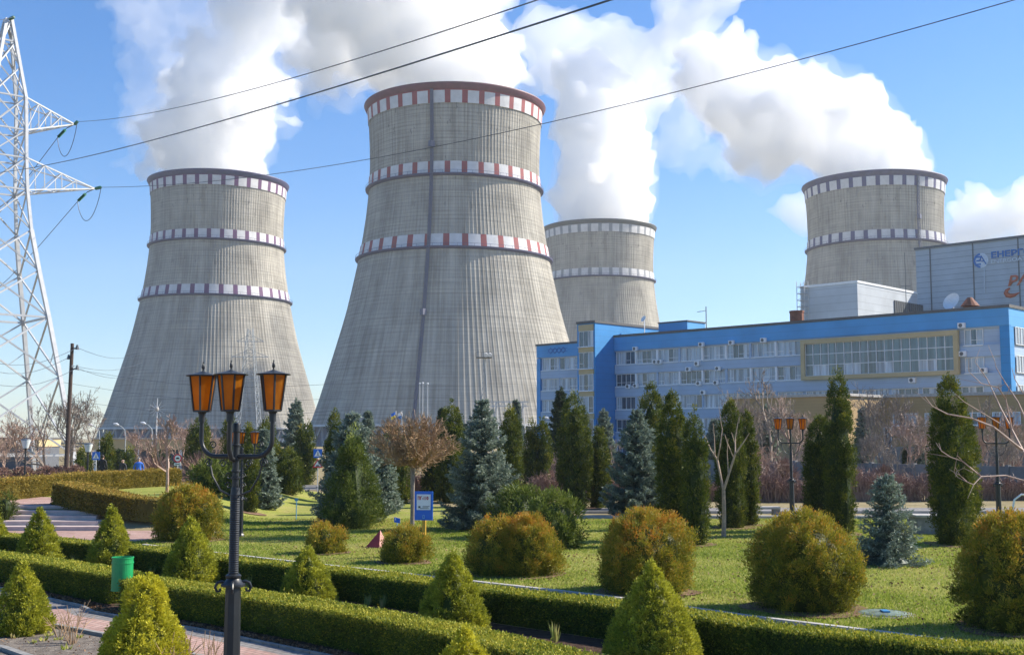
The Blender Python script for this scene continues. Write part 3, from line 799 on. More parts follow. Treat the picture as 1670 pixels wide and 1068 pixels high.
# left low block
O2 = Vector((4.0, 186, 0)); L2 = s_at(945, O2, 12)
m_ = frame_mb(O2); m_.box((0, -10, 0), (L2, -.30, 17.9)); m_.build('wall', M['pale_clad'], bld)
m_ = frame_mb(O2); m_.box((0, -.298, 0), (.75, .08, 15.9)); m_.box((0, -.298, 16.0), (L2, .1, 17.9)); m_.build('parapet', M['blue_clad'], bld)
m_ = frame_mb(O2); m_.box((-.15, -10.1, 17.903), (L2, .2, 18.2)); m_.build('roof_edge', M['roof'], bld)
for a, b in [(0, .9)] + [(ROWS[i + 1][1], ROWS[i][0]) for i in (3, 2, 1, 0)] + [(ROWS[0][1], 16.0)]:
    m_ = frame_mb(O2); m_.box((.752, -.298, a + .002), (L2, 0, b - .002)); m_.build('spandrel', M['pale_clad'], bld)
for z0, z1 in ROWS:
    window(O2, .95, L2 * .5, z0, z1, bld, npan=4, mat=2); window(O2, L2 * .5 + .25, L2 - .1, z0, z1, bld, npan=4, mat=1)
m_ = frame_mb(O2)                                  # relief of linked diamonds high on the block
for k in range(4):
    x = 2.6 + k * .9
    for (p, q) in (((x, 17), (x + .45, 17.45)), ((x + .45, 17.45), (x + .9, 17)), ((x + .9, 17), (x + .45, 16.55)), ((x + .45, 16.55), (x, 17))):
        m_.bar((p[0], .12, p[1]), (q[0], .12, q[1]), .06)
for z in (16.75, 17.25): m_.bar((2.3, .12, z), (6.6, .12, z), .05)
m_.build('wall_relief', M['letters_blue'], bld)
# stair tower
OS = Vector((12.0, 167.9, 0)) - E * 3.4
m_ = frame_mb(OS); m_.box((0, -19, 0), (3.4, 0, 19.9)); m_.build('stair_tower', M['blue_strong'], bld)
m_ = frame_mb(OS); m_.box((-.12, -19.1, 19.903), (3.52, .16, 20.25)); m_.build('roof_edge', M['roof'], bld)
sw = [(16.5, 18.8), (13.3, 15.7), (10.1, 12.5), (6.9, 9.3), (3.6, 6.0), (.6, 2.8)]
for k, (z0, z1) in enumerate(sw):
    window(OS, .42, 3.12, z0, z1, bld, y=.02, npan=3, low=True, mat=0)
    zt = sw[k - 1][0] if k else 19.85
    m_ = frame_mb(OS); m_.box((.36, .003, z1 + .02), (3.2, .16, zt - .12)); m_.build('ochre_panel', M['tan_clad'], bld)
# second roof house
s2 = s_at(1076, O, 19); s3 = s_at(1122, O + ND * 7, 19)
P2 = Vector((25.4, 168, 0)); m_ = frame_mb(P2); m_.box((-5.2, -4.4, 18.0), (0, 0, 20.1)); m_.build('roof_house', M['blue_clad'], bld)
m_ = frame_mb(P2); m_.box((-5.3, -4.5, 20.103), (.1, .1, 20.3)); m_.build('roof_edge', M['roof'], bld)
# roof fittings
m_ = frame_mb(O)
c = O + E * s_at(1267, O, 19) + ND * 5; m_ = MB(c); m_.lathe([(.95, 18.3), (.95, 20.0), (1.02, 20.0), (1.02, 20.25)], 12); m_.build('vent_stack', M['rust'], bld)
c = O + E * s_at(1567, O, 19) + ND * 2.5; m_ = MB(c); m_.lathe([(.75, 18.3), (.75, 18.7), (1.1, 18.75), (.35, 19.7), (.25, 19.8)], 14); m_.build('vent_cowl', M['rust'], bld)
def dish(px, sr, yb, zc, r, mat='white'):
    c = O + E * s_at(px, O, 19) + ND * yb
    d = MB(c)
    # paraboloid facing up and towards the front
    ax = Vector((-.75, -.45, .42)).normalized(); u = ax.orthogonal().normalized(); v = ax.cross(u)
    k = len(d.v); n = 24
    for i, q in enumerate((0.02, .35, .65, .88, 1.0)):
        for j in range(n):
            t = 2 * math.pi * j / n
            d.v.append(tuple(c + Vector((0, 0, zc)) + (u * math.cos(t) + v * math.sin(t)) * r * q + ax * (.42 * r * q * q)))
    for i in range(4):
        for j in range(n):
            a = k + i * n + j; b = k + i * n + (j + 1) % n
            d.f.append((a, b, b + n, a + n)); d.m.append(0)
    d.bar((0, 0, 18.2), (0, 0, zc), .07)
    d.bar(tuple(Vector((0, 0, zc)) + ax * .1), tuple(Vector((0, 0, zc)) + ax * r * .95), .03)
    o = d.build('satellite_dish', M[mat], bld, smooth=True)
dish(1543, 0, 2.0, 19.25, 1.1); dish(1020, 0, 4.5, 20.9, .5); 
c = O + E * s_at(1118, O, 19) + ND * 5; m_ = MB(c); m_.bar((0, 0, 18), (0, 0, 22.0), .07); m_.bar((-.1, 0, 21.4), (-1.3, 0, 21.2), .05); m_.bar((-.9, -.4, 21.3), (-.9, .4, 21.3), .04); m_.build('roof_aerial', M['dark_steel'], bld)
# air conditioners hung on the wall (centre px, py)
for px, py in [(1038, 569), (1146, 562), (1195, 559), (1247, 555), (1070, 590), (1077, 590), (1138, 593), (1124, 602), (1172, 601), (1026, 630), (1038, 629), (1141, 625), (1169, 624), (1148, 640), (1570, 531), (1571, 577), (1605, 604), (1489, 620)]:
    zc = 10
    for _ in range(4):
        s = s_at(px, O, zc); P = O + E * s; zc = at(px, py, P.y).z
    y0 = .13 if zc > 15.9 else .003
    a = frame_mb(O); a.box((s - .42, y0, zc - .30), (s + .42, y0 + .34, zc + .30))
    ac = a.build('air_conditioner', M['white'], bld)
    f = frame_mb(O); q = []
    for k in range(14): q.append((s - .08 + .23 * math.cos(2 * math.pi * k / 14), y0 + .345, zc + .23 * math.sin(2 * math.pi * k / 14)))
    f.poly(q); f.build('fan_grille', M['dark_steel'], ac)
# ------------------------------------------------------------------ ochre building in front of it
OB = Vector((32.2, 112, 0))
ob = thing('ochre_building', 'low ochre brick building standing in front of the blue office', 'building', OB)
hB = 7.35
m_ = frame_mb(OB); m_.box((-13.5, -7.3, 0), (0, 0, hB)); m_.build('wing', M['brown_wall'], ob)
m_ = frame_mb(OB); m_.box((-13.7, -7.29, hB + .003), (.2, .2, hB + .25)); m_.build('roof_edge', M['kerb'], ob)
OC = Vector((37.3, 117.2, 0))
m_ = frame_mb(OC); m_.box((-.5, -10, 0), (34, 0, hB)); m_.build('main_wall', M['brown_wall'], ob)
m_ = frame_mb(OC); m_.box((-.3, -10.1, hB + .003), (34.2, .2, hB + .3)); m_.build('roof_edge', M['kerb'], ob)
for k in range(7):
    window(OC, 1.0 + k * 3.3, 3.6 + k * 3.3, 4.55, 5.75, ob, y=.01, npan=4, low=False, mat=1)
window(OC, -.0, .8, 2.0, 4.4, ob, y=.01, npan=2, low=False, mat=0)
# ------------------------------------------------------------------ reactor hall and the hall beside it
OH = Vector((91, 260, 0))
hall = thing('reactor_hall', 'large flat-roofed grey clad hall with blue and orange lettering', 'building', OH)
zt = at(1500, 408, 260).z
m_ = frame_mb(OH); m_.box((0, -40, 0), (60, 0, zt)); m_.build('wall', M['grey_clad'], hall)
m_ = frame_mb(OH); m_.box((-.2, -40.2, zt + .003), (60.2, .3, zt + .5)); m_.build('roof_edge', M['dark_steel'], hall)
m_ = frame_mb(OH)
for s in (5.6, 30.8, 11 + 11.0, 14.3): pass
for px in (1519, 1589, 1663):
    s = s_at(px, OH, 35); m_.box((s - .12, .003, 0), (s + .12, .12, zt)); 
m_.build('wall_joint', M['dark_steel'], hall)
def text_mesh(s, size, name, mat, parent, origin, ex, up, bold=.0, ext=.06, shear=0, xs=1.0):
    cu = bpy.data.curves.new(name, 'FONT'); cu.body = s; cu.size = size; cu.extrude = ext; cu.offset = bold; cu.shear = shear
    o = bpy.data.objects.new(name, cu); col.objects.link(o)
    dg = bpy.context.evaluated_depsgraph_get(); me = bpy.data.meshes.new_from_object(o.evaluated_get(dg))
    col.objects.unlink(o); bpy.data.objects.remove(o)
    ex = Vector(ex).normalized(); up = Vector(up).normalized(); nn = ex.cross(up)
    off = root_of(parent).location
    for v in me.vertices:
        v.co = Vector(origin) + ex * (v.co.x * xs) + up * v.co.y + nn * v.co.z - off
    me.materials.clear(); me.materials.append(M[mat])
    return link(name, me, parent)
def hall_pt(px, py, dy=.1):
    z = 40
    for _ in range(4):
        s = s_at(px, OH, z); P = OH + E * s; z = at(px, py, P.y).z
    return P + NF * dy + Vector((0, 0, z))
p = hall_pt(1616, 421); text_mesh('ЕНЕРГОАТОМ', 1.75, 'lettering', 'letters_blue', hall, p, E, (0, 0, 1), .05, xs=1.25)
M['letters_pale'] = plain('letters_faded', (.50, .58, .66), .7)
p = hall_pt(1616, 430); text_mesh('ENERGOATOM', 1.15, 'lettering', 'letters_pale', hall, p, E, (0, 0, 1), .02, xs=1.25)
p = hall_pt(1643, 466.5); text_mesh('РАЕС', 2.9, 'lettering', 'orange_red', hall, p, E, (0, 0, 1), .08, shear=.25, xs=1.1)
m_ = MB((0, 0, 0))
arc = [(1647, 470), (1642, 474), (1641, 478), (1643, 481), (1648, 482.5), (1655, 481), (1663, 477)]
pts = [hall_pt(a, b) for a, b in arc]
m_.tube(pts, [.18, .35, .5, .55, .5, .35, .08], 6, local=False); m_.build('swoosh_mark', M['orange_red'], hall)
cpt = hall_pt(1600, 425)
def emblem():
    nn = NF; up = Vector((0, 0, 1)); m1 = MB(); m2 = MB()
    def q(x, y, d=0): return cpt + E * x + up * y + nn * d
    r = 1.62
    n = 40
    m1.poly([q(r * math.cos(2 * math.pi * k / n), r * math.sin(2 * math.pi * k / n), -.02) for k in range(n)], local=False)
    o1 = m1.build('emblem_disc', M['letters_pale'], hall)
    arcp = [(r * math.cos(R(a)), r * math.sin(R(a))) for a in range(95, 266, 10)]
    inn = [(.72 * r * math.cos(R(a)), .72 * r * math.sin(R(a))) for a in range(265, 94, -10)]
    m2.mi = 0
    for k in range(len(arcp) - 1):
        a, b = arcp[k], arcp[k + 1]; c_, d_ = inn[-k - 2], inn[-k - 1]
        m2.poly([q(*a, .03), q(*b, .03), q(*c_, .03), q(*d_, .03)], local=False)
    for x0, y0, x1, y1 in ((-1.0, .62, .0, .98), (-1.0, -.98, .0, -.62), (-1.0, -.15, .0, .17)):
        m2.poly([q(x0, y0, .045), q(x1, y0, .045), q(x1, y1, .045), q(x0, y1, .045)], local=False)
    for p0, p1 in (((.1, 1.0), (1.1, -.9)), ((.1, 1.0), (-.2, -.1)), ((.1, -.2), (.8, -.2))):
        m2.bar(q(*p0, .05), q(*p1, .05), .13, local=False)
    m2.build('emblem', M['letters_blue'], hall)
emblem()
p = hall_pt(1606, 438, .2); m_ = MB(); m_.bar(p, hall_pt(1606, 478, .2), .09, local=False); m_.build('drain_pipe', M['letters_pale'], hall)
# pale hall
OP = Vector(at(1399, 500, 228)); OP.z = 0
ph = thing('pale_hall', 'pale sheet-clad annex hall at the foot of the navy-banded tower', 'building', OP)
zp = at(1399, 461, 228).z
m_ = frame_mb(OP); m_.box((-12.5, -26, 0), (0, 0, zp)); m_.build('wall', M['grey_clad2'], ph)
m_ = frame_mb(OP); m_.box((-12.6, -26.1, zp + .003), (.12, .12, zp + .45)); m_.build('roof_edge', M['white'], ph)
m_ = MB(OP, ND, E)
for k in range(14):
    m_.box((15.4 + k * .95, .003, 0), (16.1 + k * .95, .2, zp - 2.2))
m_.build('louvre_panel', M['dark_steel'], ph)
m_ = frame_mb(OP)                                 # outside stair mast
for dx in (-12.3, -10.6):
    for dy in (.5, 2.0): m_.bar((dx, dy, 0), (dx, dy, zp + 1.2), .07)
for k in range(14):
    z = zp - 13 * 1.35 + k * 1.35
    m_.bar((-12.3, .5, z), (-10.6, .5, z), .05); m_.bar((-12.3, 2, z), (-10.6, 2, z), .05); m_.bar((-12.3, 2, z), (-10.6, .5, z + 1.3), .05); m_.box((-12.3, .55, z - .03), (-10.6, 1.95, z + .03))
m_.build('stair_mast', M['white_steel'], ph)
c = at(1478, 500, 205); m_ = MB((c.x, c.y, 0)); tm = thing('radio_mast', 'thin radio mast between the pale annex hall and the grey reactor hall', 'mast', (c.x, c.y, 0))
zm = at(1478, 412, 205).z
m_.bar((0, 0, 0), (0, 0, zm), .13, .05, 6); m_.build('pole', M['dark_steel'], tm)
m_ = MB((c.x, c.y, 0))
for z in (zm - 6, zm - 13): m_.bar((-.9, 0, z), (.9, 0, z), .06)
m_.bar((-.9, 0, zm - 13), (0, 0, zm - 11.5), .05); m_.build('crossarm', M['dark_steel'], tm)

# ------------------------------------------------------------------ low canopy building and walls in the middle distance
a = at(150, 720, 120); b = at(405, 720, 120)
cb = thing('low_building', 'long low building with an ochre fascia beyond the terrace', 'building', (a.x, 120, 0))
m_ = MB((0, 0, 0)); m_.box((a.x, 120, 2.15), (b.x, 120.4, 3.2)); m_.build('fascia', M['tan_clad'], cb)
m_ = MB((0, 0, 0)); m_.box((a.x + .1, 120.402, 0), (b.x - .1, 128, 3.0)); M['wall_dark'] = plain('shaded_grey_wall', (.10, .11, .13), .8); m_.build('wall', M['wall_dark'], cb)  # dark grey wall below the ochre fascia
m_ = MB((0, 0, 0)); m_.box((a.x - .1, 119.8, 3.203), (b.x + .1, 128.2, 3.35)); m_.build('roof', M['kerb'], cb)
m_ = MB((0, 0, 0))
for k in range(8):
    x = a.x + .3 + k * (b.x - a.x - .6) / 7
    q = MB(); q.box((x - .1, 120.05, 0), (x + .1, 120.3, 2.147)); q.build('post', M['white'], cb)
x0 = at(-40, 720, 125).x; x1 = at(62, 720, 125).x
cb = thing('low_building', 'small ochre-fronted building seen through the base of the big pylon', 'building', (x0, 125, 0))
m_ = MB(); m_.box((x0, 125.1, 0), (x1, 131, 2.397)); m_.build('wall', M['wall_dark'], cb)
m_ = MB(); m_.box((x0 - .1, 125, 2.4), (x1 + .1, 131.1, 3.2)); m_.build('fascia', M['tan_clad'], cb)
m_ = MB(); m_.box((x0 - .2, 124.8, 3.203), (x1 + .2, 131.2, 3.4)); m_.build('roof', M['roof'], cb)
# fences
M['fence_conc'] = plain('weathered_fence_concrete', (.20, .20, .195), .9, var=.3, scale=.8, bmp=.2)
def wall_thing(name, label, cat, p0, p1, h, th, mat, step=3.0, post=.12, z=0):
    p0 = Vector(p0); p1 = Vector(p1); t = thing(name, label, cat, (p0.x, p0.y, z))
    d = (p1 - p0); n = max(1, int(d.length / step)); e = d.normalized(); nn = Vector((e.y, -e.x, 0))
    for k in range(n):
        q = MB(p0, e, nn); a = d.length * k / n; b = d.length * (k + 1) / n
        q.box((a + post, -th / 2, 0), (b - post, th / 2, h)); q.box((a + post * 2, th / 2 + .002, h * .15), (b - post * 2, th / 2 + .03, h * .42)); q.box((a + post * 2, th / 2 + .002, h * .55), (b - post * 2, th / 2 + .03, h * .85))
        q.build('panel', mat, t)
        q = MB(p0, e, nn); q.box((a - post + .003, -th, 0), (a + post - .003, th, h + .08)); q.build('post', mat, t)
    return t
wall_thing('concrete_fence', 'weathered grey concrete panel fence beyond the reddish bare hedges', 'fence', (-8, 118, 0), (32, 62, 0), 1.75, .14, M['fence_conc'])
wall_thing('retaining_wall', 'tall grey retaining wall below the ochre building', 'wall', at(1385, 727, 104).xy.to_3d(), at(1760, 727, 92).xy.to_3d(), 2.6, .3, M['fence_conc'], 5)
def rail_fence(label, p0, p1, h, mat, name='railing', n=2, step=1.6):
    p0 = Vector(p0); p1 = Vector(p1); t = thing(name, label, 'railing', p0); d = p1 - p0; k = max(1, int(d.length / step)); e = d.normalized()
    for i in range(k + 1):
        q = MB(); c = p0 + d * i / k; q.bar(c, c + Vector((0, 0, h)), .035, local=False); q.build('post', mat, t)
    for j in range(n):
        z = h * (1 - j / max(1, n - 1) * .55) if n > 1 else h
        q = MB(); q.bar(p0 + Vector((0, 0, z)), p1 + Vector((0, 0, z)), .03, local=False); q.build('rail', mat, t)
    return t
rail_fence('pale metal railing along the far road beyond the terrace', at(215, 745, 86).xy.to_3d(), at(440, 745, 86).xy.to_3d(), 1.1, M['white_steel'], n=4)
# ------------------------------------------------------------------ plants
M['mulch_red'] = soil('reddish_bare_earth', (.13, .08, .05), (.22, .14, .09), (.33, .23, .15), 5)
def unit(a): return a / (np.linalg.norm(a, axis=-1, keepdims=True) + 1e-9)
def leaves(pos, d, ln, wd, rg, side=None):
    """kite-shaped leaves: N positions, directions, lengths, widths -> verts, quads"""
    n = len(pos); d = unit(d)
    r = rg.normal(size=(n, 3)) if side is None else side
    s = unit(np.cross(d, r)); up = np.cross(s, d)
    ln = np.broadcast_to(ln, (n,))[:, None]; wd = np.broadcast_to(wd, (n,))[:, None]
    v = np.stack([pos, pos + d * ln * .45 + s * wd * .5 + up * wd * .12, pos + d * ln, pos + d * ln * .45 - s * wd * .5 + up * wd * .12], 1).reshape(-1, 3)
    q = np.arange(4 * n).reshape(n, 4)
    return v, q
def join(parts):
    V = []; Q = []; T = []; n = 0
    for v, q, t in parts:
        V.append(v); Q.append(q + n); T.append(t); n += len(v)
    return np.concatenate(V), np.concatenate(Q), np.concatenate(T)
def vnoise(p, seed, scale):
    """cheap smooth pseudo-noise from sines, about -1..1"""
    rg = np.random.default_rng(seed); out = 0
    for k in range(5):
        w_ = rg.normal(size=3) * scale * (1 + k * .45); ph = rg.uniform(0, 6.28)
        out = out + np.sin(p @ w_ + ph) / (1 + k * .3)
    return out / 2.6
def seg_tubes(segs, sides=3):
    """segs: array N x 8 (p0, p1, r0, r1) -> prisms"""
    s = np.asarray(segs, float); n = len(s); a = s[:, :3]; b = s[:, 3:6]
    d = unit(b - a); ref = np.where(np.abs(d[:, 2:3]) > .9, np.array([[1., 0, 0]]), np.array([[0, 0, 1.]]))
    u = unit(np.cross(d, ref)); v = np.cross(d, u)
    V = []
    for c, r in ((a, s[:, 6:7]), (b, s[:, 7:8])):
        for k in range(sides):
            t = 2 * math.pi * k / sides; V.append(c + (u * math.cos(t) + v * math.sin(t)) * r)
    V = np.stack(V, 1).reshape(-1, 3)
    Q = []
    base = np.arange(n)[:, None] * 2 * sides
    for k in range(sides):
        j = (k + 1) % sides; Q.append(base + np.array([[k, j, sides + j, sides + k]]))
    return V, np.concatenate(Q)
def revolve_core(rf, h, seed, k=.70, nth=22, nz=14, wob=.06):
    z = np.linspace(.0, 1, nz); th = np.arange(nth) / nth * 2 * np.pi
    T, Z = np.meshgrid(th, z); r = rf(Z, T) * k
    P = np.stack([r * np.cos(T), r * np.sin(T), Z * h * (.5 + .5 * k) + .02], -1).reshape(-1, 3)
    i, j = np.meshgrid(np.arange(nth), np.arange(nz - 1)); a = (j * nth + i).ravel(); b = (j * nth + (i + 1) % nth).ravel()
    return P, np.stack([a, b, b + nth, a + nth], 1), np.full(len(P), .12)
def bush(name, label, cat, loc, h, rf, mat, seed, leaf, cover=2.2, clump=.14, up=.3, aspect=.42, tipfun=None, group=None, stem=True, ragged=.10, stemmat='bark', shell=.3):
    """an evergreen of revolution: many sprays gathered in clumps over an uneven body.  rf(u, theta) gives its radius at height u*h"""
    rg = np.random.default_rng(seed)
    t = thing(name, label, cat, loc, group)
    u = np.linspace(0, 1, 60); rr = rf(u, np.zeros(60)); area = np.sum(2 * np.pi * rr * np.sqrt(1 + np.clip(np.gradient(rr, h / 59.), -6, 6) ** 2)) / 60 * h * 1.02
    nclump = int(area / (clump * clump * 2.1)) + 20
    w_ = (rr + .02) * np.sqrt(1 + np.clip(np.gradient(rr, h / 59.), -6, 6) ** 2); cdf = np.cumsum(w_) / w_.sum()
    cu = np.interp(rg.uniform(size=nclump), cdf, u); ct = rg.uniform(0, 2 * np.pi, nclump)
    r = rf(cu, ct)
    lump = vnoise(np.stack([np.cos(ct) * r * 3, np.sin(ct) * r * 3, cu * h * 3], 1), seed + 1, .8 / max(.5, h) * 1.6)
    r = r * (1 + ragged * lump + rg.normal(size=nclump) * ragged * .45) + (rg.uniform(size=nclump) > .965) * (ragged > .06) * clump * rg.uniform(.3, 1.0, nclump) * (1 - cu * .6)
    C = np.stack([r * np.cos(ct), r * np.sin(ct), cu * h], 1)
    du = .02; slope = (rf(np.clip(cu + du, 0, 1), ct) - rf(np.clip(cu - du, 0, 1), ct)) / (2 * du * h)
    nrm = unit(np.stack([np.cos(ct), np.sin(ct), -np.clip(slope, -3, 3)], 1))
    nl = max(6, int(cover * area / (leaf * leaf * aspect * .5) / nclump))
    idx = np.repeat(np.arange(nclump), nl); n = len(idx)
    size = clump * rg.uniform(.6, 1.45, nclump)
    cdir = unit(nrm * (1 - up) + np.array([0, 0, 1.]) * up + rg.normal(size=(nclump, 3)) * .18)
    dd = unit(rg.normal(size=(n, 3))); dd = unit(dd + cdir[idx] * .75)
    rad_ = rg.uniform(0, 1, n) ** .6
    pos = C[idx] + dd * (size[idx] * rad_)[:, None] * np.array([1, 1, 1.0 + up * .9]) - nrm[idx] * (rg.uniform(0, 1, n) ** 2 * shell * np.minimum(r[idx], .6))[:, None] - cdir[idx] * (size[idx] * .45)[:, None]
    ldir = unit(dd * .8 + cdir[idx] * .55 + rg.normal(size=(n, 3)) * .35)
    ln = leaf * rg.uniform(.6, 1.4, n)
    pos[:, 2] = np.maximum(pos[:, 2], .015)
    v, q = leaves(pos, ldir, ln, ln * aspect * rg.uniform(.7, 1.3, n), rg)
    ctint = rg.normal(size=nclump) * .13
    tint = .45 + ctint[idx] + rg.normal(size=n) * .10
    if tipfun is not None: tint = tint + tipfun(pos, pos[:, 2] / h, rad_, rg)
    tint = np.repeat(tint, 4)
    V, Q, T = join([(v, q, tint), revolve_core(rf, h, seed)])
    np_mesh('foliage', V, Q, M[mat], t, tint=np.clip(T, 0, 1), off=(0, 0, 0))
    if stem:
        sv, sq = seg_tubes(np.array([[0, 0, -.1, 0, 0, h * .55, .05 + h * .012, .02]]), 7)
        np_mesh('stem', sv, sq, M[stemmat], t, off=(0, 0, 0))
    return t
def rf_cone(R_, e=1.0, foot=.10):
    def f(u, th):
        return R_ * np.clip((1 - u) ** e * (1 - foot * np.exp(-u * 18) * 1.5) * 1.02, 0.01, 9) * (1 + .05 * np.sin(3 * th + 1))
    return f
def rf_dwarf(R_):
    def f(u, th):      # rounded lower body drawing in to a point
        return R_ * np.clip(np.where(u < .14, .86 + u, 1.0) * (1 - u ** 1.45) ** 1.0 + .015, .012, 9) * (1 + .04 * np.sin(2 * th + 2) + .03 * np.sin(5 * th))
    return f
def rf_globe(R_, flat=.5, low=.8):
    def f(u, th):
        return R_ * np.sqrt(np.clip(1 - np.abs((u - flat * .8) / np.where(u > flat * .8, 1 - flat * .8, flat * .8 / math.sqrt(1 - low * low))) ** 2.35, .003, 1)) * (1 + .05 * np.sin(3 * th + 1) + .04 * np.sin(5 * th + u * 4))
    return f
def rf_lop(R_, flat, ph):
    base = rf_globe(R_, flat * .85, .80)
    def f(u, th):          # a domed bush that has grown out of round
        return base(u, th) * (1 + .10 * np.sin(th + ph) * u + .07 * np.sin(2 * th + ph * 2 + u * 3) + .05 * np.sin(4 * th + ph * 3 - u * 5))
    return f
def rf_column(R_, ph=0.0):
    def f(u, th):      # slim thuja: widest below the middle, several leaders drawing in to the tip
        b = np.interp(u, [0, .04, .14, .5, .66, .84, .94, 1], [.55, .76, .93, 1, .90, .64, .36, .05])
        return R_ * np.clip(b, .03, 2) * (1 + .09 * np.sin(3 * th + ph) * (1 - u * .4) + .05 * np.sin(7 * th + ph * 2 + u * 5))
    return f
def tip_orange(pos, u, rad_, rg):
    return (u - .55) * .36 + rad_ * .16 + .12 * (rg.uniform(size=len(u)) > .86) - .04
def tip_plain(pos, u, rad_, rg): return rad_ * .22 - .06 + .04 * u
def gp(px, by, ty, w_, Y=None):
    """ground point, height and width from image: base row (or given distance), top row, width in pixels"""
    if Y is None: g = G(px, by)
    else:
        g = at(px, 700, Y); g.z = float(gh(g.x, g.y))
    top = at(px, ty, g.y)
    return g, top.z - g.z, w_ / FP * g.y
def pxsize(Y): return Y / 1165.0
# clipped dwarf spruces
GD = 'dwarf spruces along the clipped hedges'
for k, (px, by, ty, w_, mt, lab) in enumerate([
    (62, 925, 826, 80, 'dwarf', 'cone-shaped dwarf spruce in the hedge bed directly below the steps'),
    (180, 930, 824, 80, 'dwarf', 'cone-shaped dwarf spruce rising behind the green litter bin'),
    (310, 955, 842, 98, 'dwarf', 'cone-shaped dwarf spruce between the green bin and the triple-lantern lamp'),
    (500, 985, 889, 100, 'dwarf', 'lowest rounded dwarf spruce between the hedges, just past the triple-lantern lamp'),
    (738, 1030, 897, 126, 'dwarf', 'cone-shaped dwarf spruce between the hedges below the blue notice board'),
    (1065, 1082, 912, 168, 'dwarf', 'biggest cone-shaped dwarf spruce, in front of the middle orange globe thuja'),
    (33, 1034, 912, 108, 'dwarf', 'yellow-green dwarf spruce standing in bare soil at the near bed corner'),
    (232, 1092, 936, 150, 'dwarf_y', 'bright yellow two-tiered dwarf spruce beside the lower paved path'),
    (758, 1200, 1020, 185, 'dwarf_y', 'yellow dwarf spruce cut off by the picture edge, only its tip showing'),
    (-8, 905, 838, 60, 'dwarf', 'dwarf spruce half outside the picture beside the bottom step'),
]):
    g, h, wd = gp(px, by, ty, w_)
    px_ = pxsize(g.y)
    rf = rf_dwarf(wd / 2 * .93)
    if k == 7:
        base = rf
        rf = (lambda R_: (lambda u, th: R_ * np.where(u < .62, np.clip(1 - (u / .62) ** 2.2 * .52, 0, 1), .50 * np.sqrt(np.clip(1 - ((u - .66) / .36) ** 2, .003, 1))) * (1 + .06 * np.sin(3 * th))))(wd / 2 * .93)
    bush('dwarf_spruce', lab, 'dwarf spruce', g, h * .98, rf, mt, 100 + k, max(.036, 1.9 * px_), 2.6, clump=max(.05, 3.2 * px_), up=.45, aspect=.5, tipfun=tip_plain, group=GD, ragged=.045)
# globe thujas with orange tips
GG = 'orange-tipped globe thujas on the lawn'
for k, (px, by, ty, w_, mt, lab) in enumerate([
    (305, 882, 793, 112, 'globe', 'round orange-green thuja at the bend of the clipped hedge below the terrace'),
    (530, 903, 854, 72, 'globe', 'small low golden thuja on the lawn, on its own before the dark juniper'),
    (660, 918, 858, 82, 'globe', 'small golden thuja half hiding the red pyramid'),
    (809, 938, 843, 108, 'globe', 'twin-domed orange thuja bush between the notice board and the wide juniper, its paler half'),
    (860, 940, 840, 112, 'globe', 'twin-domed orange thuja bush, the half that touches the wide green juniper'),
    (1052, 966, 830, 172, 'globe', 'wide flat-topped orange thuja globe behind the biggest dwarf spruce'),
    (1315, 996, 830, 186, 'globe', 'tall domed rusty-orange thuja beside the blue manhole cover'),
    (1652, 1028, 833, 180, 'globe', 'large orange-brown thuja globe cut by the picture edge under the bare branches'),
]):
    g, h, wd = gp(px, by, ty, w_)
    px_ = pxsize(g.y)
    bush('globe_thuja', lab, 'thuja bush', g, h * .97, rf_lop(wd / 2 * .88, [.50, .45, .5, .42, .46, .40, .52, .46][k], k * 1.7), mt, 200 + k, max(.055, 2.2 * px_), 2.1, clump=max(.11, 5 * px_), up=.70, aspect=.30, tipfun=tip_orange, group=GG, ragged=.10, shell=.5)
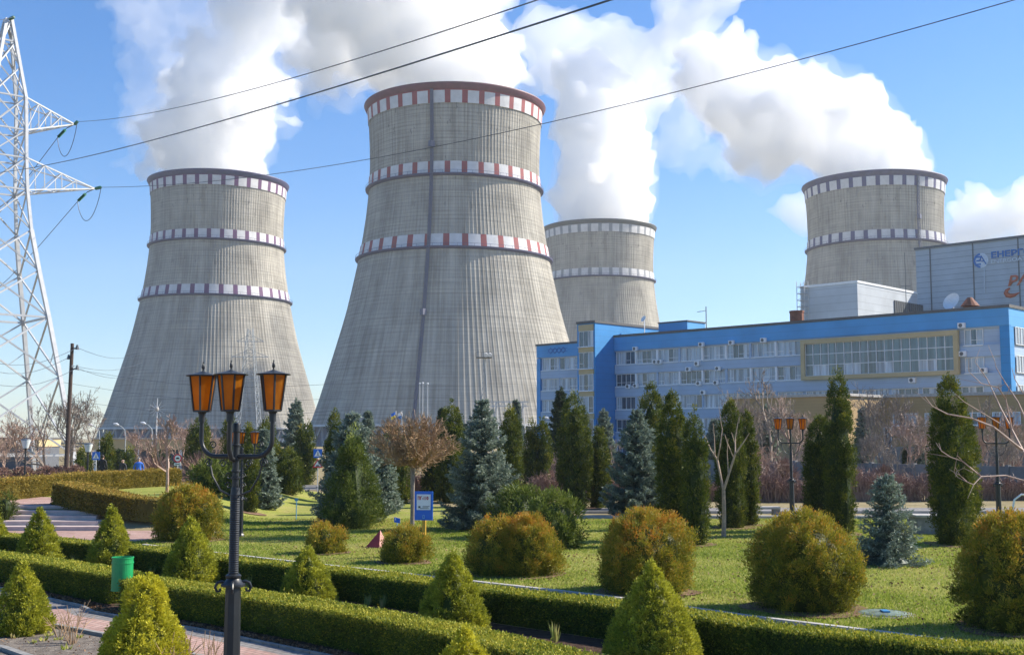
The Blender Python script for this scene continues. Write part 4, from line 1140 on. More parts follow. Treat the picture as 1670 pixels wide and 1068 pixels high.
# columnar thujas: (px, base row or None, top row, width, distance if base hidden, label)
GC = 'dark columnar thujas'
cols = [
    (937, 830, 638, 52, None, 'tall column thuja in front of the stair tower of the blue office'),
    (977, 828, 694, 34, None, 'short column thuja just past the tall one, beside the central blue spruce'),
    (1099, 882, 636, 52, None, 'broad tall column thuja, taller stem of the fused pair by the central blue spruce'),
    (1136, 890, 664, 40, None, 'lower column thuja fused to the broad tall one beside the central blue spruce'),
    (1062, None, 625, 48, 56, 'column thuja behind the top of the central blue spruce'),
    (1194, 862, 652, 46, None, 'column thuja directly behind the pale forked bare tree'),
    (1220, 858, 668, 34, None, 'thinner column thuja leaning against the one behind the pale forked tree'),
    (1341, 866, 672, 56, None, 'stout column thuja behind the domed orange thuja'),
    (1372, 872, 602, 46, None, 'tallest slim column thuja, rising before the glazed bay'),
    (1366, 866, 704, 30, None, 'small column thuja tucked between the stout and the tallest column thuja'),
    (1556, 890, 606, 66, None, 'big solitary column thuja with a pointed top near the concrete bench'),
    (1581, 886, 668, 38, None, 'side column of the big solitary thuja, on its sunlit side'),
    (867, 808, 684, 24, None, 'slim column thuja of the pair behind the wide juniper, on the tallest tower side'),
    (886, 808, 684, 26, None, 'slim column thuja of the close pair behind the wide juniper, the one nearer the office'),
    (735, None, 652, 42, 62, 'column thuja behind the edge of the bare ball-crowned tree'),
    (832, None, 665, 38, 58, 'column thuja behind the tips of the big blue spruce'),
    (640, 822, 700, 62, None, 'wide dark thuja under the bare ball-crowned tree, on the blue spruce side'),
    (706, 816, 720, 34, None, 'dark thuja seen below the bare ball-crowned tree, beside the notice board'),
    (733, 820, 716, 40, None, 'dark thuja squeezed between the notice board and the big blue spruce'),
    (322, 786, 678, 40, None, 'dark column thuja behind the small pinkish bare tree by the hedge'),
    (404, 836, 690, 30, None, 'thin column thuja right behind the triple-lantern lamp post'),
    (436, None, 682, 32, 78, 'column thuja behind the lantern arm on the spruce side'),
    (498, 790, 684, 30, None, 'column thuja beside the crossing and bump warning signs'),
    (375, None, 676, 24, 80, 'column thuja whose tip shows just under the middle lantern'),
    (452, 800, 728, 30, None, 'bushy low thuja between the small blue spruce and the warning signs'),
    (470, 806, 736, 44, None, 'low olive thuja in front of the warning signs column'),
    (545, None, 668, 26, 62, 'column thuja whose tip shows behind the blue spruce near the warning signs'),
    (176, None, 708, 22, 80, 'slim thuja behind the person in the black coat'),
    (212, None, 732, 20, 78, 'small yellowish thuja behind the bald person in dark clothes'),
    (138, None, 730, 26, 74, 'dark thuja behind the globe lamp nearer the people'),
    (420, None, 735, 30, 66, 'squat thuja behind the scroll brackets of the triple-lantern lamp'),
]
for k, (px, by, ty, w_, Y, lab) in enumerate(cols):
    g, h, wd = gp(px, by, ty, w_, Y)
    px_ = pxsize(g.y)
    bush('column_thuja', lab, 'thuja', g, h * .985, rf_column(wd / 2 * 1.0, k * 1.3), 'thuja', 300 + k, max(.08, 2.1 * px_), 2.0, clump=max(.13, 3.8 * px_), up=.75, aspect=.36, tipfun=lambda p, u, r_, rg: r_ * .25 - .05 + .16 * np.clip((u - .85) * 6, 0, 1), group=GC, ragged=.05)
# bare earth left round the feet of the bushes
rg = np.random.default_rng(3)
for o in [x for x in list(bpy.data.objects) if x.type == 'EMPTY' and x.get('category') in ('thuja bush', 'thuja', 'dwarf spruce')]:
    fo = [c for c in o.children if c.name.startswith('foliage')][0]; w0 = max(fo.dimensions.x, .4) / 2
    if o.location.y > 56 or (o.get('category') == 'dwarf spruce'): continue
    q = MB(); n = 26; pts = []
    rr_ = w0 * (.92 if o['category'] == 'thuja bush' else 1.15)
    for k in range(n):
        a = 2 * math.pi * k / n; r_ = rr_ * (1 + .10 * math.sin(3 * a + o.location.x) + rg.normal() * .03); x, y = o.location.x + r_ * math.cos(a), o.location.y + r_ * math.sin(a); pts.append((x, y, float(gh(x, y)) + .05))
    q.poly(pts, local=False); tag(q.build('soil', M['mulch_red']), kind='structure')
# wide juniper and other shrubs
def rf_wide(R_, seed):
    def f(u, th):
        return R_ * np.clip(.55 + .9 * u, 0, 1) * np.sqrt(np.clip(1.02 - u ** 2.6, .01, 1)) * (1 + .16 * np.sin(3 * th + seed) + .10 * np.sin(7 * th + seed * 2))
    return f
for k, (px, by, ty, w_, mt, lab) in enumerate([
    (850, 878, 796, 100, 'juniper', 'wide spreading green juniper behind the twin-domed orange thuja'),
    (905, 895, 806, 92, 'juniper', 'dark feathery juniper leaning out beside the twin-domed orange thuja'),
    (345, 806, 752, 70, 'juniper', 'low green juniper at the foot of the dark column thuja by the hedge'),
    (385, 815, 770, 50, 'juniper', 'small dark juniper behind the triple-lantern lamp post'),
    (8, 850, 808, 36, 'thuja', 'clipped dark shrub beside the top of the steps'),
]):
    g, h, wd = gp(px, by, ty, w_)
    px_ = pxsize(g.y)
    bush('juniper_shrub', lab, 'shrub', g, h, rf_wide(wd / 2, k + .5), mt, 400 + k, max(.10, 3 * px_), 1.6, clump=max(.2, 6 * px_), up=.5, aspect=.28, tipfun=tip_plain, ragged=.20, group='junipers and shrubs')
# spruces, built branch by branch
def spruce(label, loc, h, R_, mat, seed, px_, group, dens=1.0, lowest=.04, narrow=1.0, cat='spruce'):
    rg = np.random.default_rng(seed); t = thing('blue_spruce' if mat == 'blue' else 'dark_spruce', label, cat, loc, group)
    whorl = max(.13, h / 26) / dens; z = h * lowest; P = []; wl = 1.0; D = []; U = []; segs = []
    tops = []
    while z < h * .985:
        u = z / h; Lb = R_ * ((1 - u) ** .82 * narrow + .03) * (1 if u > .08 else .8 + u * 2.5)
        nb = int(rg.integers(6, 10)) if u < .85 else 5
        a0 = rg.uniform(0, 6.28); wl = rg.uniform(.74, 1.12)
        for b in range(nb):
            a = a0 + 6.283 * b / nb + rg.normal() * .16; l = Lb * wl * rg.uniform(.78, 1.14)
            if l < .05: continue
            zz = z + rg.normal() * whorl * .25
            n = max(4, int(l / .09)); s = np.linspace(.08, 1, n)
            rise = .32 if u > .6 else (.08 if u > .3 else -.02)
            x = l * s; dz = l * (rise * s - .24 * s * (1 - s) * 1.6 + .10 * s ** 3)
            pts = np.stack([np.cos(a) * x, np.sin(a) * x, np.maximum(zz + dz, .04)], 1)
            segs.append([0, 0, zz, *pts[n // 2], .012 + .012 * l, .010]); segs.append([*pts[n // 2], *pts[-1], .010, .004])
            bd = np.array([np.cos(a), np.sin(a), rise + .1]); sd_ = np.array([-np.sin(a), np.cos(a), 0])
            # side twigs get shorter toward the tip: a flat frond
            for i in range(n):
                tl = (.30 * l * (1 - s[i]) + .10) * rg.uniform(.7, 1.2)
                for sg in (-1, 1):
                    m = max(2, int(tl / .07)); q = np.linspace(.15, 1, m)[:, None]
                    td = unit(bd * .75 + sd_ * sg * .8 + np.array([0, 0, rg.normal() * .10 - .10]))
                    P.append(pts[i] + td * tl * q); D.append(np.broadcast_to(td, (m, 3))); U.append(np.full(m, s[i]))
            P.append(pts); D.append(np.broadcast_to(unit(bd), (n, 3))); U.append(s)
        z += whorl * rg.uniform(.75, 1.2)
    # leader
    m = 12; q = np.linspace(.93, 1.0, m)
    P.append(np.stack([np.zeros(m), np.zeros(m), q * h], 1)); D.append(np.tile([0, 0, 1.], (m, 1))); U.append(np.ones(m))
    P = np.concatenate(P); D = np.concatenate(D); U = np.concatenate(U)
    k = 5; idx = np.repeat(np.arange(len(P)), k); n = len(idx)
    nl = max(.075, 3.0 * px_)
    dd = unit(D[idx] * .9 + rg.normal(size=(n, 3)) * .55)
    v, q = leaves(P[idx] + rg.normal(size=(n, 3)) * .012, dd, nl * rg.uniform(.7, 1.3, n), np.maximum(.022, 1.15 * px_) * rg.uniform(.7, 1.2, n), rg)
    tint = .35 + .35 * U[idx] + rg.normal(size=n) * .13
    # inner foliage body
    nzc = 24
    def rf(u, th): return R_ * np.clip((1 - u) ** .82 * narrow, .01, 2) * (1 + .10 * np.sin(u * h / whorl * 2.1))
    cv, cq, ct = revolve_core(rf, h * .97, seed, .48, 16, nzc); cv[:, 2] = np.maximum(cv[:, 2], h * lowest)
    V, Q, T = join([(v, q, np.repeat(tint, 4)), (cv, cq, ct * 1.5)])
    np_mesh('foliage', V, Q, M[mat], t, tint=np.clip(T, 0, 1), off=(0, 0, 0))
    segs.append([0, 0, -.1, 0, 0, h * .5, .03 + h * .014, .02 + h * .007]); segs.append([0, 0, h * .5, 0, 0, h * .97, .02 + h * .007, .012])
    sv, sq = seg_tubes(segs, 4); np_mesh('trunk', sv, sq, M['bark'], t, off=(0, 0, 0))
    return t
GS = 'blue spruces'
for k, (px, by, ty, w_, Y, mt, nar, lab) in enumerate([
    (786, 864, 655, 148, None, 'blue', 1.0, 'big silvery blue spruce behind the blue notice board'),
    (1040, 842, 672, 124, None, 'blue', 1.0, 'central blue spruce beside the broad fused thuja pair'),
    (1449, 922, 775, 128, None, 'blue', .95, 'small dense blue spruce on the lawn before the solitary thuja'),
    (572, 852, 673, 138, None, 'blue', 1.0, 'blue spruce behind the dark feathery juniper tree'),
    (428, 828, 700, 62, None, 'blue', 1.0, 'narrow blue spruce just behind the lamp post arm, rooted in the lawn'),
    (482, None, 652, 62, 96, 'blue', 1.0, 'dark blue spruce outlined against the foot of the maroon-banded tower'),
    (625, 838, 716, 56, None, 'blue', 1.0, 'pale blue spruce peeping out under the bare ball-crowned tree'),
    (985, None, 668, 52, 95, 'blue', 1.0, 'greyish spruce at the foot of the blue stair tower'),
    (1250, None, 662, 46, 92, 'blue', 1.0, 'blue spruce behind the three-lantern lamp by the ochre building'),
    (1408, None, 664, 48, 90, 'blue', .9, 'blue spruce below the sunlit end of the ochre building'),
    (1498, None, 728, 46, 85, 'blue', 1.0, 'stubby spruce in front of the retaining wall'),
    (842, None, 654, 30, 98, 'blue', 1.0, 'thin distant spruce before the tower base near the office'),
    (600, None, 672, 46, 80, 'blue', 1.0, 'spruce top showing just past the ball-crowned tree, towards the maroon-banded tower'),
    (1165, None, 686, 46, 95, 'blue', 1.0, 'dim spruce beyond the forked pale tree, against the office wall'),
    (195, None, 735, 40, 100, 'spruce', 1.0, 'dark spruce under the ochre fascia behind the people'),
    (262, None, 738, 60, 104, 'spruce', 1.0, 'wide dark spruce under the ochre fascia behind the pinkish tree'),
    (915, None, 633, 50, 92, 'spruce', 1.35, 'dull green fir with a forked top before the blue office corner block'),
    (720, None, 668, 36, 90, 'spruce', 1.0, 'spruce top between the ball-crowned tree and the big blue spruce'),
    (755, None, 690, 50, 70, 'blue', 1.0, 'spruce crowded against the big silvery one, on its shaded side'),
    (1477, None, 728, 10, 95, 'spruce', 1.0, 'tiny dark conifer standing against the retaining wall'),
]):
    g, h, wd = gp(px, by, ty, w_, Y)
    spruce(lab, g, h, wd / 2, mt, 500 + k, pxsize(g.y), GS if mt == 'blue' else 'dark spruces', dens=1.0 if g.y < 60 else .8, narrow=nar)
# dark feathery tree in front of the spruce
g, h, wd = gp(574, 862, 700, 92)
bush('juniper_tree', 'dark green feathery juniper tree growing in front of a blue spruce', 'juniper', g, h, lambda u, th: wd / 2 * np.clip(1 - u ** 1.5, .03, 1) * np.where(u < .12, .8 + u * 1.6, 1) * (1 + .10 * np.sin(4 * th)), 'juniper', 451, .11, 1.9, clump=.22, up=.75, aspect=.26, tipfun=tip_plain, ragged=.13)

# ------------------------------------------------------------------ clipped hedges
def hedge(name, label, front, width, h, mat, seed, leaf, cover=2.0, back=None, group=None, rough=.03, tipb=.0):
    """front: plan line of the front face; the hedge extends to the left-hand side of the line by width"""
    rg = np.random.default_rng(seed)
    ln = resample(front, .35); wid = offset_line(ln, width)
    t = thing(name, label, 'hedge', (ln[0].x, ln[0].y, 0), group)
    A = np.array([tuple(p) for p in ln]); B = np.array([tuple(p) for p in wid])
    zg = gh((A[:, 0] + B[:, 0]) / 2, (A[:, 1] + B[:, 1]) / 2); seg = np.linalg.norm(A[1:] - A[:-1], axis=1); Lt = seg.sum()
    per = [h, width, h]; tot = sum(per)
    area = Lt * tot; n = int(cover * area / (leaf * leaf * .5 * .55)); 
    s = rg.uniform(0, Lt, n); cum = np.concatenate([[0], np.cumsum(seg)]); i = np.clip(np.searchsorted(cum, s) - 1, 0, len(seg) - 1); f = (s - cum[i]) / seg[i]
    a = A[i] * (1 - f[:, None]) + A[i + 1] * f[:, None]; b = B[i] * (1 - f[:, None]) + B[i + 1] * f[:, None]; z0 = zg[i] * (1 - f) + zg[i + 1] * f
    q = rg.uniform(0, tot, n); side = np.where(q < h, 0, np.where(q < h + width, 1, 2))
    w_ = unit(b - a); x = np.where(side == 0, 0, np.where(side == 1, (q - h) / width, 1)); z = np.where(side == 0, q, np.where(side == 1, h, q - h - width))
    # soften the corners a little
    nrm = np.where((side == 0)[:, None], -w_, np.where((side == 2)[:, None], w_, np.array([[0, 0, 1.]])))
    p = a + (b - a) * x[:, None]; p[:, 2] = z0 + z
    bulge = vnoise(p, seed + 3, 2.2) * rough + vnoise(p, seed + 4, .5) * rough + rg.normal(size=n) * rough * .35
    edge = np.where(side == 1, np.minimum(x, 1 - x) * width, np.maximum(0, h - z)); dist = np.clip(edge / .08, 0, 1)
    p = p + nrm * (bulge - .02 - (1 - dist) * .03)[:, None] - nrm * (rg.uniform(0, 1, n) ** 2 * .10)[:, None]
    d = unit(nrm * .7 + rg.normal(size=(n, 3)) * .7 + np.array([0, 0, .35]))
    p[:, 2] = np.maximum(p[:, 2], z0 + .01)
    l = leaf * rg.uniform(.65, 1.35, n)
    v, qd = leaves(p, d, l, l * .55, rg)
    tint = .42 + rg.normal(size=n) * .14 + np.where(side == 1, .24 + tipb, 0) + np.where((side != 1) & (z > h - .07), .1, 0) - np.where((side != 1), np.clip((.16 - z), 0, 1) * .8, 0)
    # body
    core = MB(); ins = .055
    Ai = offset_line(ln, ins); Bi = offset_line(ln, width - ins); m = len(ln); C = []
    for k in range(m):
        for (pt, zz) in ((Ai[k], 0), (Ai[k], h - ins), (Bi[k], h - ins), (Bi[k], 0)): C.append((pt.x, pt.y, zg[k] + zz))
    F = []
    for k in range(m - 1):
        for j in range(3): F.append((4 * k + j, 4 * k + j + 1, 4 * k + j + 5, 4 * k + j + 4))
    F.append((0, 3, 2, 1)); F.append((4 * m - 4, 4 * m - 3, 4 * m - 2, 4 * m - 1))
    # end faces get leaves too
    ends = []
    for e_, sg in ((0, -1), (m - 1, 1)):
        ne = int(cover * width * h / (leaf * leaf * .275)); uu = rg.uniform(0, 1, ne); zz = rg.uniform(0, h, ne)
        pp = A[e_] * (1 - uu[:, None]) + B[e_] * uu[:, None]; pp[:, 2] = zg[e_] + zz
        td = unit((A[min(e_ + 1, m - 1)] - A[max(e_ - 1, 0)])[None])[0] * sg
        pp = pp + td * (rg.normal(size=ne) * .02)[:, None]
        dd = unit(td + rg.normal(size=(ne, 3)) * .7); l2 = leaf * rg.uniform(.65, 1.35, ne)
        v2, q2 = leaves(pp, dd, l2, l2 * .55, rg); ends.append((v2, q2, np.repeat(.42 + rg.normal(size=ne) * .14, 4)))
    V, Q, T = join([(v, qd, np.repeat(tint, 4))] + ends + [(np.array(C), np.array(F), np.full(len(C), .15))])
    # stray shoots above the clipping line
    ns = int(Lt * 5); si = rg.integers(0, m, ns); sx = rg.uniform(.1, .9, ns)[:, None]; sp_ = A[si] * (1 - sx) + B[si] * sx + np.concatenate([rg.normal(size=(ns, 2)) * .1, np.zeros((ns, 1))], 1); sp_[:, 2] = zg[si] + h - .02
    SP = np.repeat(sp_, 5, 0); kk = np.tile(np.arange(5), ns)[:, None]; SP = SP + np.repeat(rg.normal(size=(ns, 3)) * .15 + [0, 0, 1], 5, 0) * kk * leaf * .45
    sv_, sq_ = leaves(SP, rg.normal(size=SP.shape) + [0, 0, .8], leaf, leaf * .5, rg)
    V, Q, T = join([(V, Q, T), (sv_, sq_, np.repeat(.72 + rg.normal(size=len(SP)) * .15, 4))])
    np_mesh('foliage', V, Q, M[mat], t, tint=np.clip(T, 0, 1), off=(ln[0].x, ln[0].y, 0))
    # stems inside, at intervals
    sg_ = []
    for k in range(0, m, 2):
        c = (Ai[k] + Bi[k]) / 2; sg_.append([c.x - ln[0].x, c.y - ln[0].y, zg[k] - .05, c.x - ln[0].x, c.y - ln[0].y, zg[k] + h * .6, .02, .01])
    sv, sq = seg_tubes(sg_, 4); np_mesh('woody_stem', sv, sq, M['bark'], t, off=(0, 0, 0))
    return t
GH = 'clipped box hedges'
hedge('clipped_hedge', 'low clipped box hedge along the lower path, ending at the green bin', smooth_line(H1F, 2), .82, .60, 'box', 1, .042, 2.2, group=GH)
hedge('clipped_hedge', 'long low clipped box hedge running from the green bin past the lamp post', smooth_line(H1G, 2), .82, .60, 'box', 2, .038, 2.2, group=GH)
hedge('clipped_hedge', 'low clipped box hedge at the edge of the lawn, behind the dwarf spruces', smooth_line(H2F, 2), .72, .58, 'box', 3, .045, 2.2, group=GH)
def pl(pts, z, w=None):
    out = []
    for px, py in pts:
        for Y in np.arange(15, 120, .1):
            p = at(px, py, Y)
            if p.z <= float(gh(p.x, p.y)) + z: out.append(Vector((p.x, p.y, 0))); break
    return out
H4 = pl([(86, 787), (92, 790), (114, 800), (155, 810), (207, 819), (262, 822)], .86)
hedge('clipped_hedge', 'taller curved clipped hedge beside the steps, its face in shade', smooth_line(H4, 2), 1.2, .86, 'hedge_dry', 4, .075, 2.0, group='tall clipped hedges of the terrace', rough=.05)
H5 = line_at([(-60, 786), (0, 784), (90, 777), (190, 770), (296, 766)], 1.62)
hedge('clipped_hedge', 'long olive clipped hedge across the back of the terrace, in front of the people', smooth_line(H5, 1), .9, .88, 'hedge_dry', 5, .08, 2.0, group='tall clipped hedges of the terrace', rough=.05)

# ------------------------------------------------------------------ bare trees
def grow(rg, p, d, l, r, depth, segs, spread=.5, shrink=.72, kids=(2, 4), upw=.15, wig=.12):
    n = 3; cur = np.array(p, float); d = np.array(d, float)
    for i in range(n):
        d2 = unit(d + rg.normal(size=3) * wig + np.array([0, 0, upw * .3]))
        nx = cur + d2 * l / n; r1 = r * (1 - .28 * (i + 1) / n) if True else r
        segs.append([*cur, *nx, r * (1 - .28 * i / n), r * (1 - .28 * (i + 1) / n)]); cur = nx; d = d2
        if depth > 0 and i >= 1:
            for _ in range(rg.integers(0, 3)):
                dd = unit(d + rg.normal(size=3) * spread * 1.3 + np.array([0, 0, upw])); grow(rg, cur, dd, l * shrink * rg.uniform(.6, 1), r * .45, depth - 1, segs, spread, shrink, kids, upw, wig)
    if depth > 0:
        for _ in range(rg.integers(kids[0], kids[1])):
            dd = unit(d + rg.normal(size=3) * spread + np.array([0, 0, upw])); grow(rg, cur, dd, l * shrink * rg.uniform(.75, 1.1), r * .62, depth - 1, segs, spread, shrink, kids, upw, wig)
def bare_tree(name, label, loc, h, seed, tmat, cmat, depth=5, trunk=.25, r=.12, spread=.45, kids=(2, 4), minr=.012, group=None, upw=.2, cat='bare tree', shrink=.72):
    rg = np.random.default_rng(seed); segs = []
    th = h * trunk
    grow(rg, (0, 0, th), (0, 0, 1), h * .26, r * .85, depth, segs, spread, shrink, kids, upw)
    for _ in range(3): grow(rg, (0, 0, th * rg.uniform(.8, 1)), unit(np.array([rg.normal(), rg.normal(), .9])), h * .24, r * .6, depth - 1, segs, spread, shrink, kids, upw)
    S = np.array(segs); k = h / S[:, 5].max(); S[:, [0, 1, 3, 4]] *= min(1.0, k * 1.05) if k < 1 else 1; S[:, 2] = th + (S[:, 2] - th) * ((h - th) / (S[:, 5].max() - th)); S[:, 5] = th + (S[:, 5] - th) * ((h - th) / (S[:, 5].max() - th))
    S[:, 6:] = np.maximum(S[:, 6:], minr)
    t = thing(name, label, cat, loc, group)
    v, q = seg_tubes(S, 3); np_mesh('crown', v, q, M[cmat], t, off=(0, 0, 0))
    v, q = seg_tubes(np.array([[0, 0, -.15, .02, 0, th * .5, r * 1.15, r], [.02, 0, th * .5, 0, 0, th, r, r * .9]]), 8)
    np_mesh('trunk', v, q, M[tmat], t, off=(0, 0, 0))
    return t
# ball-crowned tree
def ball_tree():
    g, _, _ = gp(672, 875, 700, 10)
    s = px_per_m(g.y); t = thing('ball_crowned_tree', 'leafless tree with a dense ball crown of brown twigs on a straight trunk', 'tree', g)
    zb = at(672, 757, g.y).z - g.z; zt = at(672, 668, g.y).z - g.z; wr = 72 / s
    rg = np.random.default_rng(77); segs = []
    for _ in range(58):                       # scaffold boughs
        a = rg.uniform(0, 6.28); el = rg.uniform(.06, 1.0) ** 1.0 * 1.3; 
        end = np.array([np.cos(a) * np.cos(el) * wr * .90, np.sin(a) * np.cos(el) * wr * .90, zb + .20 + (zt - zb - .20) * (np.sin(el) * .74)]) * np.array([1, 1, 1])
        p = np.array([0, 0, zb - .05]); prev = p
        for i in range(1, 7):
            f = i / 6; q = p + (end - p) * f; q[2] -= .14 * np.sin(f * 3.14) * np.cos(el); q = q + rg.normal(size=3) * .035
            segs.append([*prev, *q, .028 * (1 - f) + .008, .022 * (1 - f) + .007])
            for _ in range(11):
                d = unit((q - p) / (np.linalg.norm(q - p) + .01) + rg.normal(size=3) * .70 + np.array([0, 0, .55])); l = rg.uniform(.10, .27); m = q + d * l; m2 = m + unit(d + rg.normal(size=3) * .4 + np.array([0, 0, .3])) * l * .8
                segs.append([*q, *m, .010, .008]); segs.append([*m, *m2, .008, .005])
                if rg.random() < .5:
                    m3 = m + unit(d + rg.normal(size=3) * .7) * l * .6; segs.append([*m, *m3, .007, .005])
            prev = q
    for _ in range(60):                       # long shoots above
        a = rg.uniform(0, 6.28); rr = wr * math.sqrt(rg.uniform(0, .8)); z = zb + (zt - zb) * math.sqrt(max(.05, 1 - (rr / wr) ** 2)) * .9
        p = np.array([np.cos(a) * rr, np.sin(a) * rr, z]); segs.append([*p, *(p + np.array([rg.normal() * .06, rg.normal() * .06, rg.uniform(.10, .3)])), .006, .004])
    S = np.array(segs); S[:, 6:] = np.maximum(S[:, 6:], .0065)
    v, q = seg_tubes(S, 3); np_mesh('crown', v, q, M['twig_tan'], t, off=(0, 0, 0))
    v, q = seg_tubes(np.array([[0, 0, -.1, .01, 0, zb * .5, .085, .07], [.01, 0, zb * .5, 0, 0, zb + .05, .07, .085]]), 10); np_mesh('trunk', v, q, M['bark_grey'], t, off=(0, 0, 0))
ball_tree()
# pale forked tree
g, h, wd = gp(1181, 876, 690, 60)
def forked(g, h):
    t = thing('forked_tree', 'slender pale-barked bare tree forking into a few upright branches', 'tree', g); s = FP / g.y
    def q(px, py, dy=0): p = at(px, py, g.y + dy); return p - g
    S = []; r0 = .075
    def path(pts, r1, r2):
        n = len(pts) - 1
        for i in range(n): S.append([*pts[i], *pts[i + 1], r1 + (r2 - r1) * i / n, r1 + (r2 - r1) * (i + 1) / n])
    path([q(1180, 800), q(1176, 780, .1), q(1170, 750, .2)], .05, .04); path([q(1180, 800), q(1188, 775, -.1), q(1199, 740, -.2)], .05, .036)
    path([q(1170, 750, .2), q(1160, 735, .3), q(1150, 712, .4)], .035, .015); path([q(1170, 750, .2), q(1174, 730), q(1178, 700), q(1175, 686)], .032, .012)
    path([q(1150, 712, .4), q(1146, 706, .4)], .012, .008); path([q(1166, 742, .2), q(1165, 715, .3), q(1163, 690, .3)], .02, .01)
    path([q(1199, 740, -.2), q(1212, 722, -.3), q(1222, 706, -.4)], .03, .012); path([q(1199, 740, -.2), q(1199, 715), q(1205, 680)], .03, .01)
    path([q(1196, 745, -.1), q(1186, 722, -.2), q(1182, 708, -.2)], .02, .01); path([q(1199, 725, 0), q(1193, 705, .1)], .014, .008); path([q(1188, 775, -.1), q(1186, 740), q(1187, 715)], .022, .01)
    path([q(1176, 690), q(1172, 660)], .01, .006); path([q(1205, 690), q(1207, 675)], .01, .006)
    v, k = seg_tubes(S, 6); np_mesh('branches', v, k, M['bark_pale'], t, off=(0, 0, 0))
    v, k = seg_tubes([[*q(1180, 880), *q(1181, 840), .085, .07], [*q(1181, 840), *q(1180, 799), .07, .062]], 8); np_mesh('trunk', v, k, M['bark_pale'], t, off=(0, 0, 0))
forked(g, h)
# pinkish small tree by the terrace hedge
g = G(272, 803); h = at(270, 672, g.y).z - g.z
bare_tree('bare_tree', 'small pinkish bare tree with upswept boughs beside the terrace hedge', g, h, 31, 'twig_pink', 'twig_pink', 4, .30, .075, .42, (2, 4), .012, upw=.45)
# distant bare trees: a few kinds, then copies
GB = 'bare trees in the distance'
kinds = []
for k, (sd_, mt, dp, sp) in enumerate([(41, 'twig_brown', 5, .55), (42, 'twig_brown', 5, .62), (43, 'twig_red', 5, .60)]):
    kinds.append((sd_, mt, dp, sp))
spots = [  # px, distance, top row, kind, label
    (30, 92, 668, 2, 'reddish bare tree seen through the legs of the big pylon'),
    (75, 95, 640, 0, 'bare tree between the big pylon leg and the wooden utility pole'),
    (118, 105, 628, 1, 'tall bare tree whose twigs surround the wooden utility pole'),
    (152, 100, 660, 0, 'bare tree just past the wooden utility pole, by the tower edge'),
    (-20, 98, 690, 2, 'bare tree half cut off by the picture edge behind the pylon'),
    (8, 100, 700, 2, 'low reddish bare tree behind the outer pylon leg'),
    (225, 108, 690, 2, 'pinkish bare tree above the ochre fascia'),
    (300, 112, 680, 2, 'bare pink-brown tree behind the dark column thuja'),
    (345, 118, 690, 2, 'bare tree behind the lantern nearest the starburst ornament'),
    (1258, 84, 600, 0, 'large grey bare tree before the ochre building'),
    (1215, 86, 630, 1, 'bare tree in front of the lower office windows, thin crown'),
    (1290, 90, 640, 2, 'bare tree behind the lamp by the ochre building'),
    (1440, 84, 620, 1, 'thin bare tree rising before the glazed bay, next to the tallest slim thuja'),
    (1483, 80, 668, 2, 'bare tree with a reddish haze of twigs before the retaining wall'),
    (1515, 86, 655, 1, 'bare tree next to the big solitary thuja, on its shaded side'),
    (1625, 84, 640, 0, 'bare tree behind the lamp near the picture edge'),
    (1660, 80, 660, 2, 'bare tree at the picture edge above the concrete fence'),
    (1330, 82, 700, 2, 'low bare tree behind the stout column thuja'),
    (1600, 78, 690, 2, 'low reddish bare tree just past the solitary thuja'),
    (650, 100, 712, 2, 'bare shrub tree behind the ball-crowned tree'),
    (1000, 90, 715, 0, 'bare tree between the short column thuja and the central blue spruce'),
    (905, 84, 735, 2, 'low bare bush tree behind the slim thuja pair'),
    (1135, 88, 738, 2, 'low reddish bare tree behind the fused thuja pair'),
    (1460, 70, 700, 0, 'small bare tree with a crooked trunk between the tiny conifer and the lawn spruce'),
    (1235, 72, 705, 2, 'small bare tree close by the three-lantern lamp before the ochre building'),
    (1640, 68, 700, 1, 'small tangled bare tree below the bare boughs at the picture edge'),
    (1312, 74, 712, 0, 'small bare tree between the lamp and the stout column thuja'),
    (1420, 76, 690, 1, 'pale bare tree just past the tallest slim thuja, before the retaining wall'),
]
proto = {}
for px, Y, ty, k, lab in spots:
    g = at(px, 700, Y); g.z = float(gh(g.x, g.y)); h = at(px, ty, Y).z - g.z
    if k not in proto:
        sd_, mt, dp, sp = kinds[k]
        proto[k] = (bare_tree('bare_tree', lab, g, 6.0, sd_, 'bark', mt, dp, .16, .12, sp, (1, 3), .011, group=GB, upw=.22, shrink=.74), 6.0)
        o = proto[k][0]; o.scale = (h / 6,) * 3
    else:
        o = copy_tree(proto[k][0], loc=g, rz=random.Random(px).uniform(0, 6), sc=h / 6, label=lab)
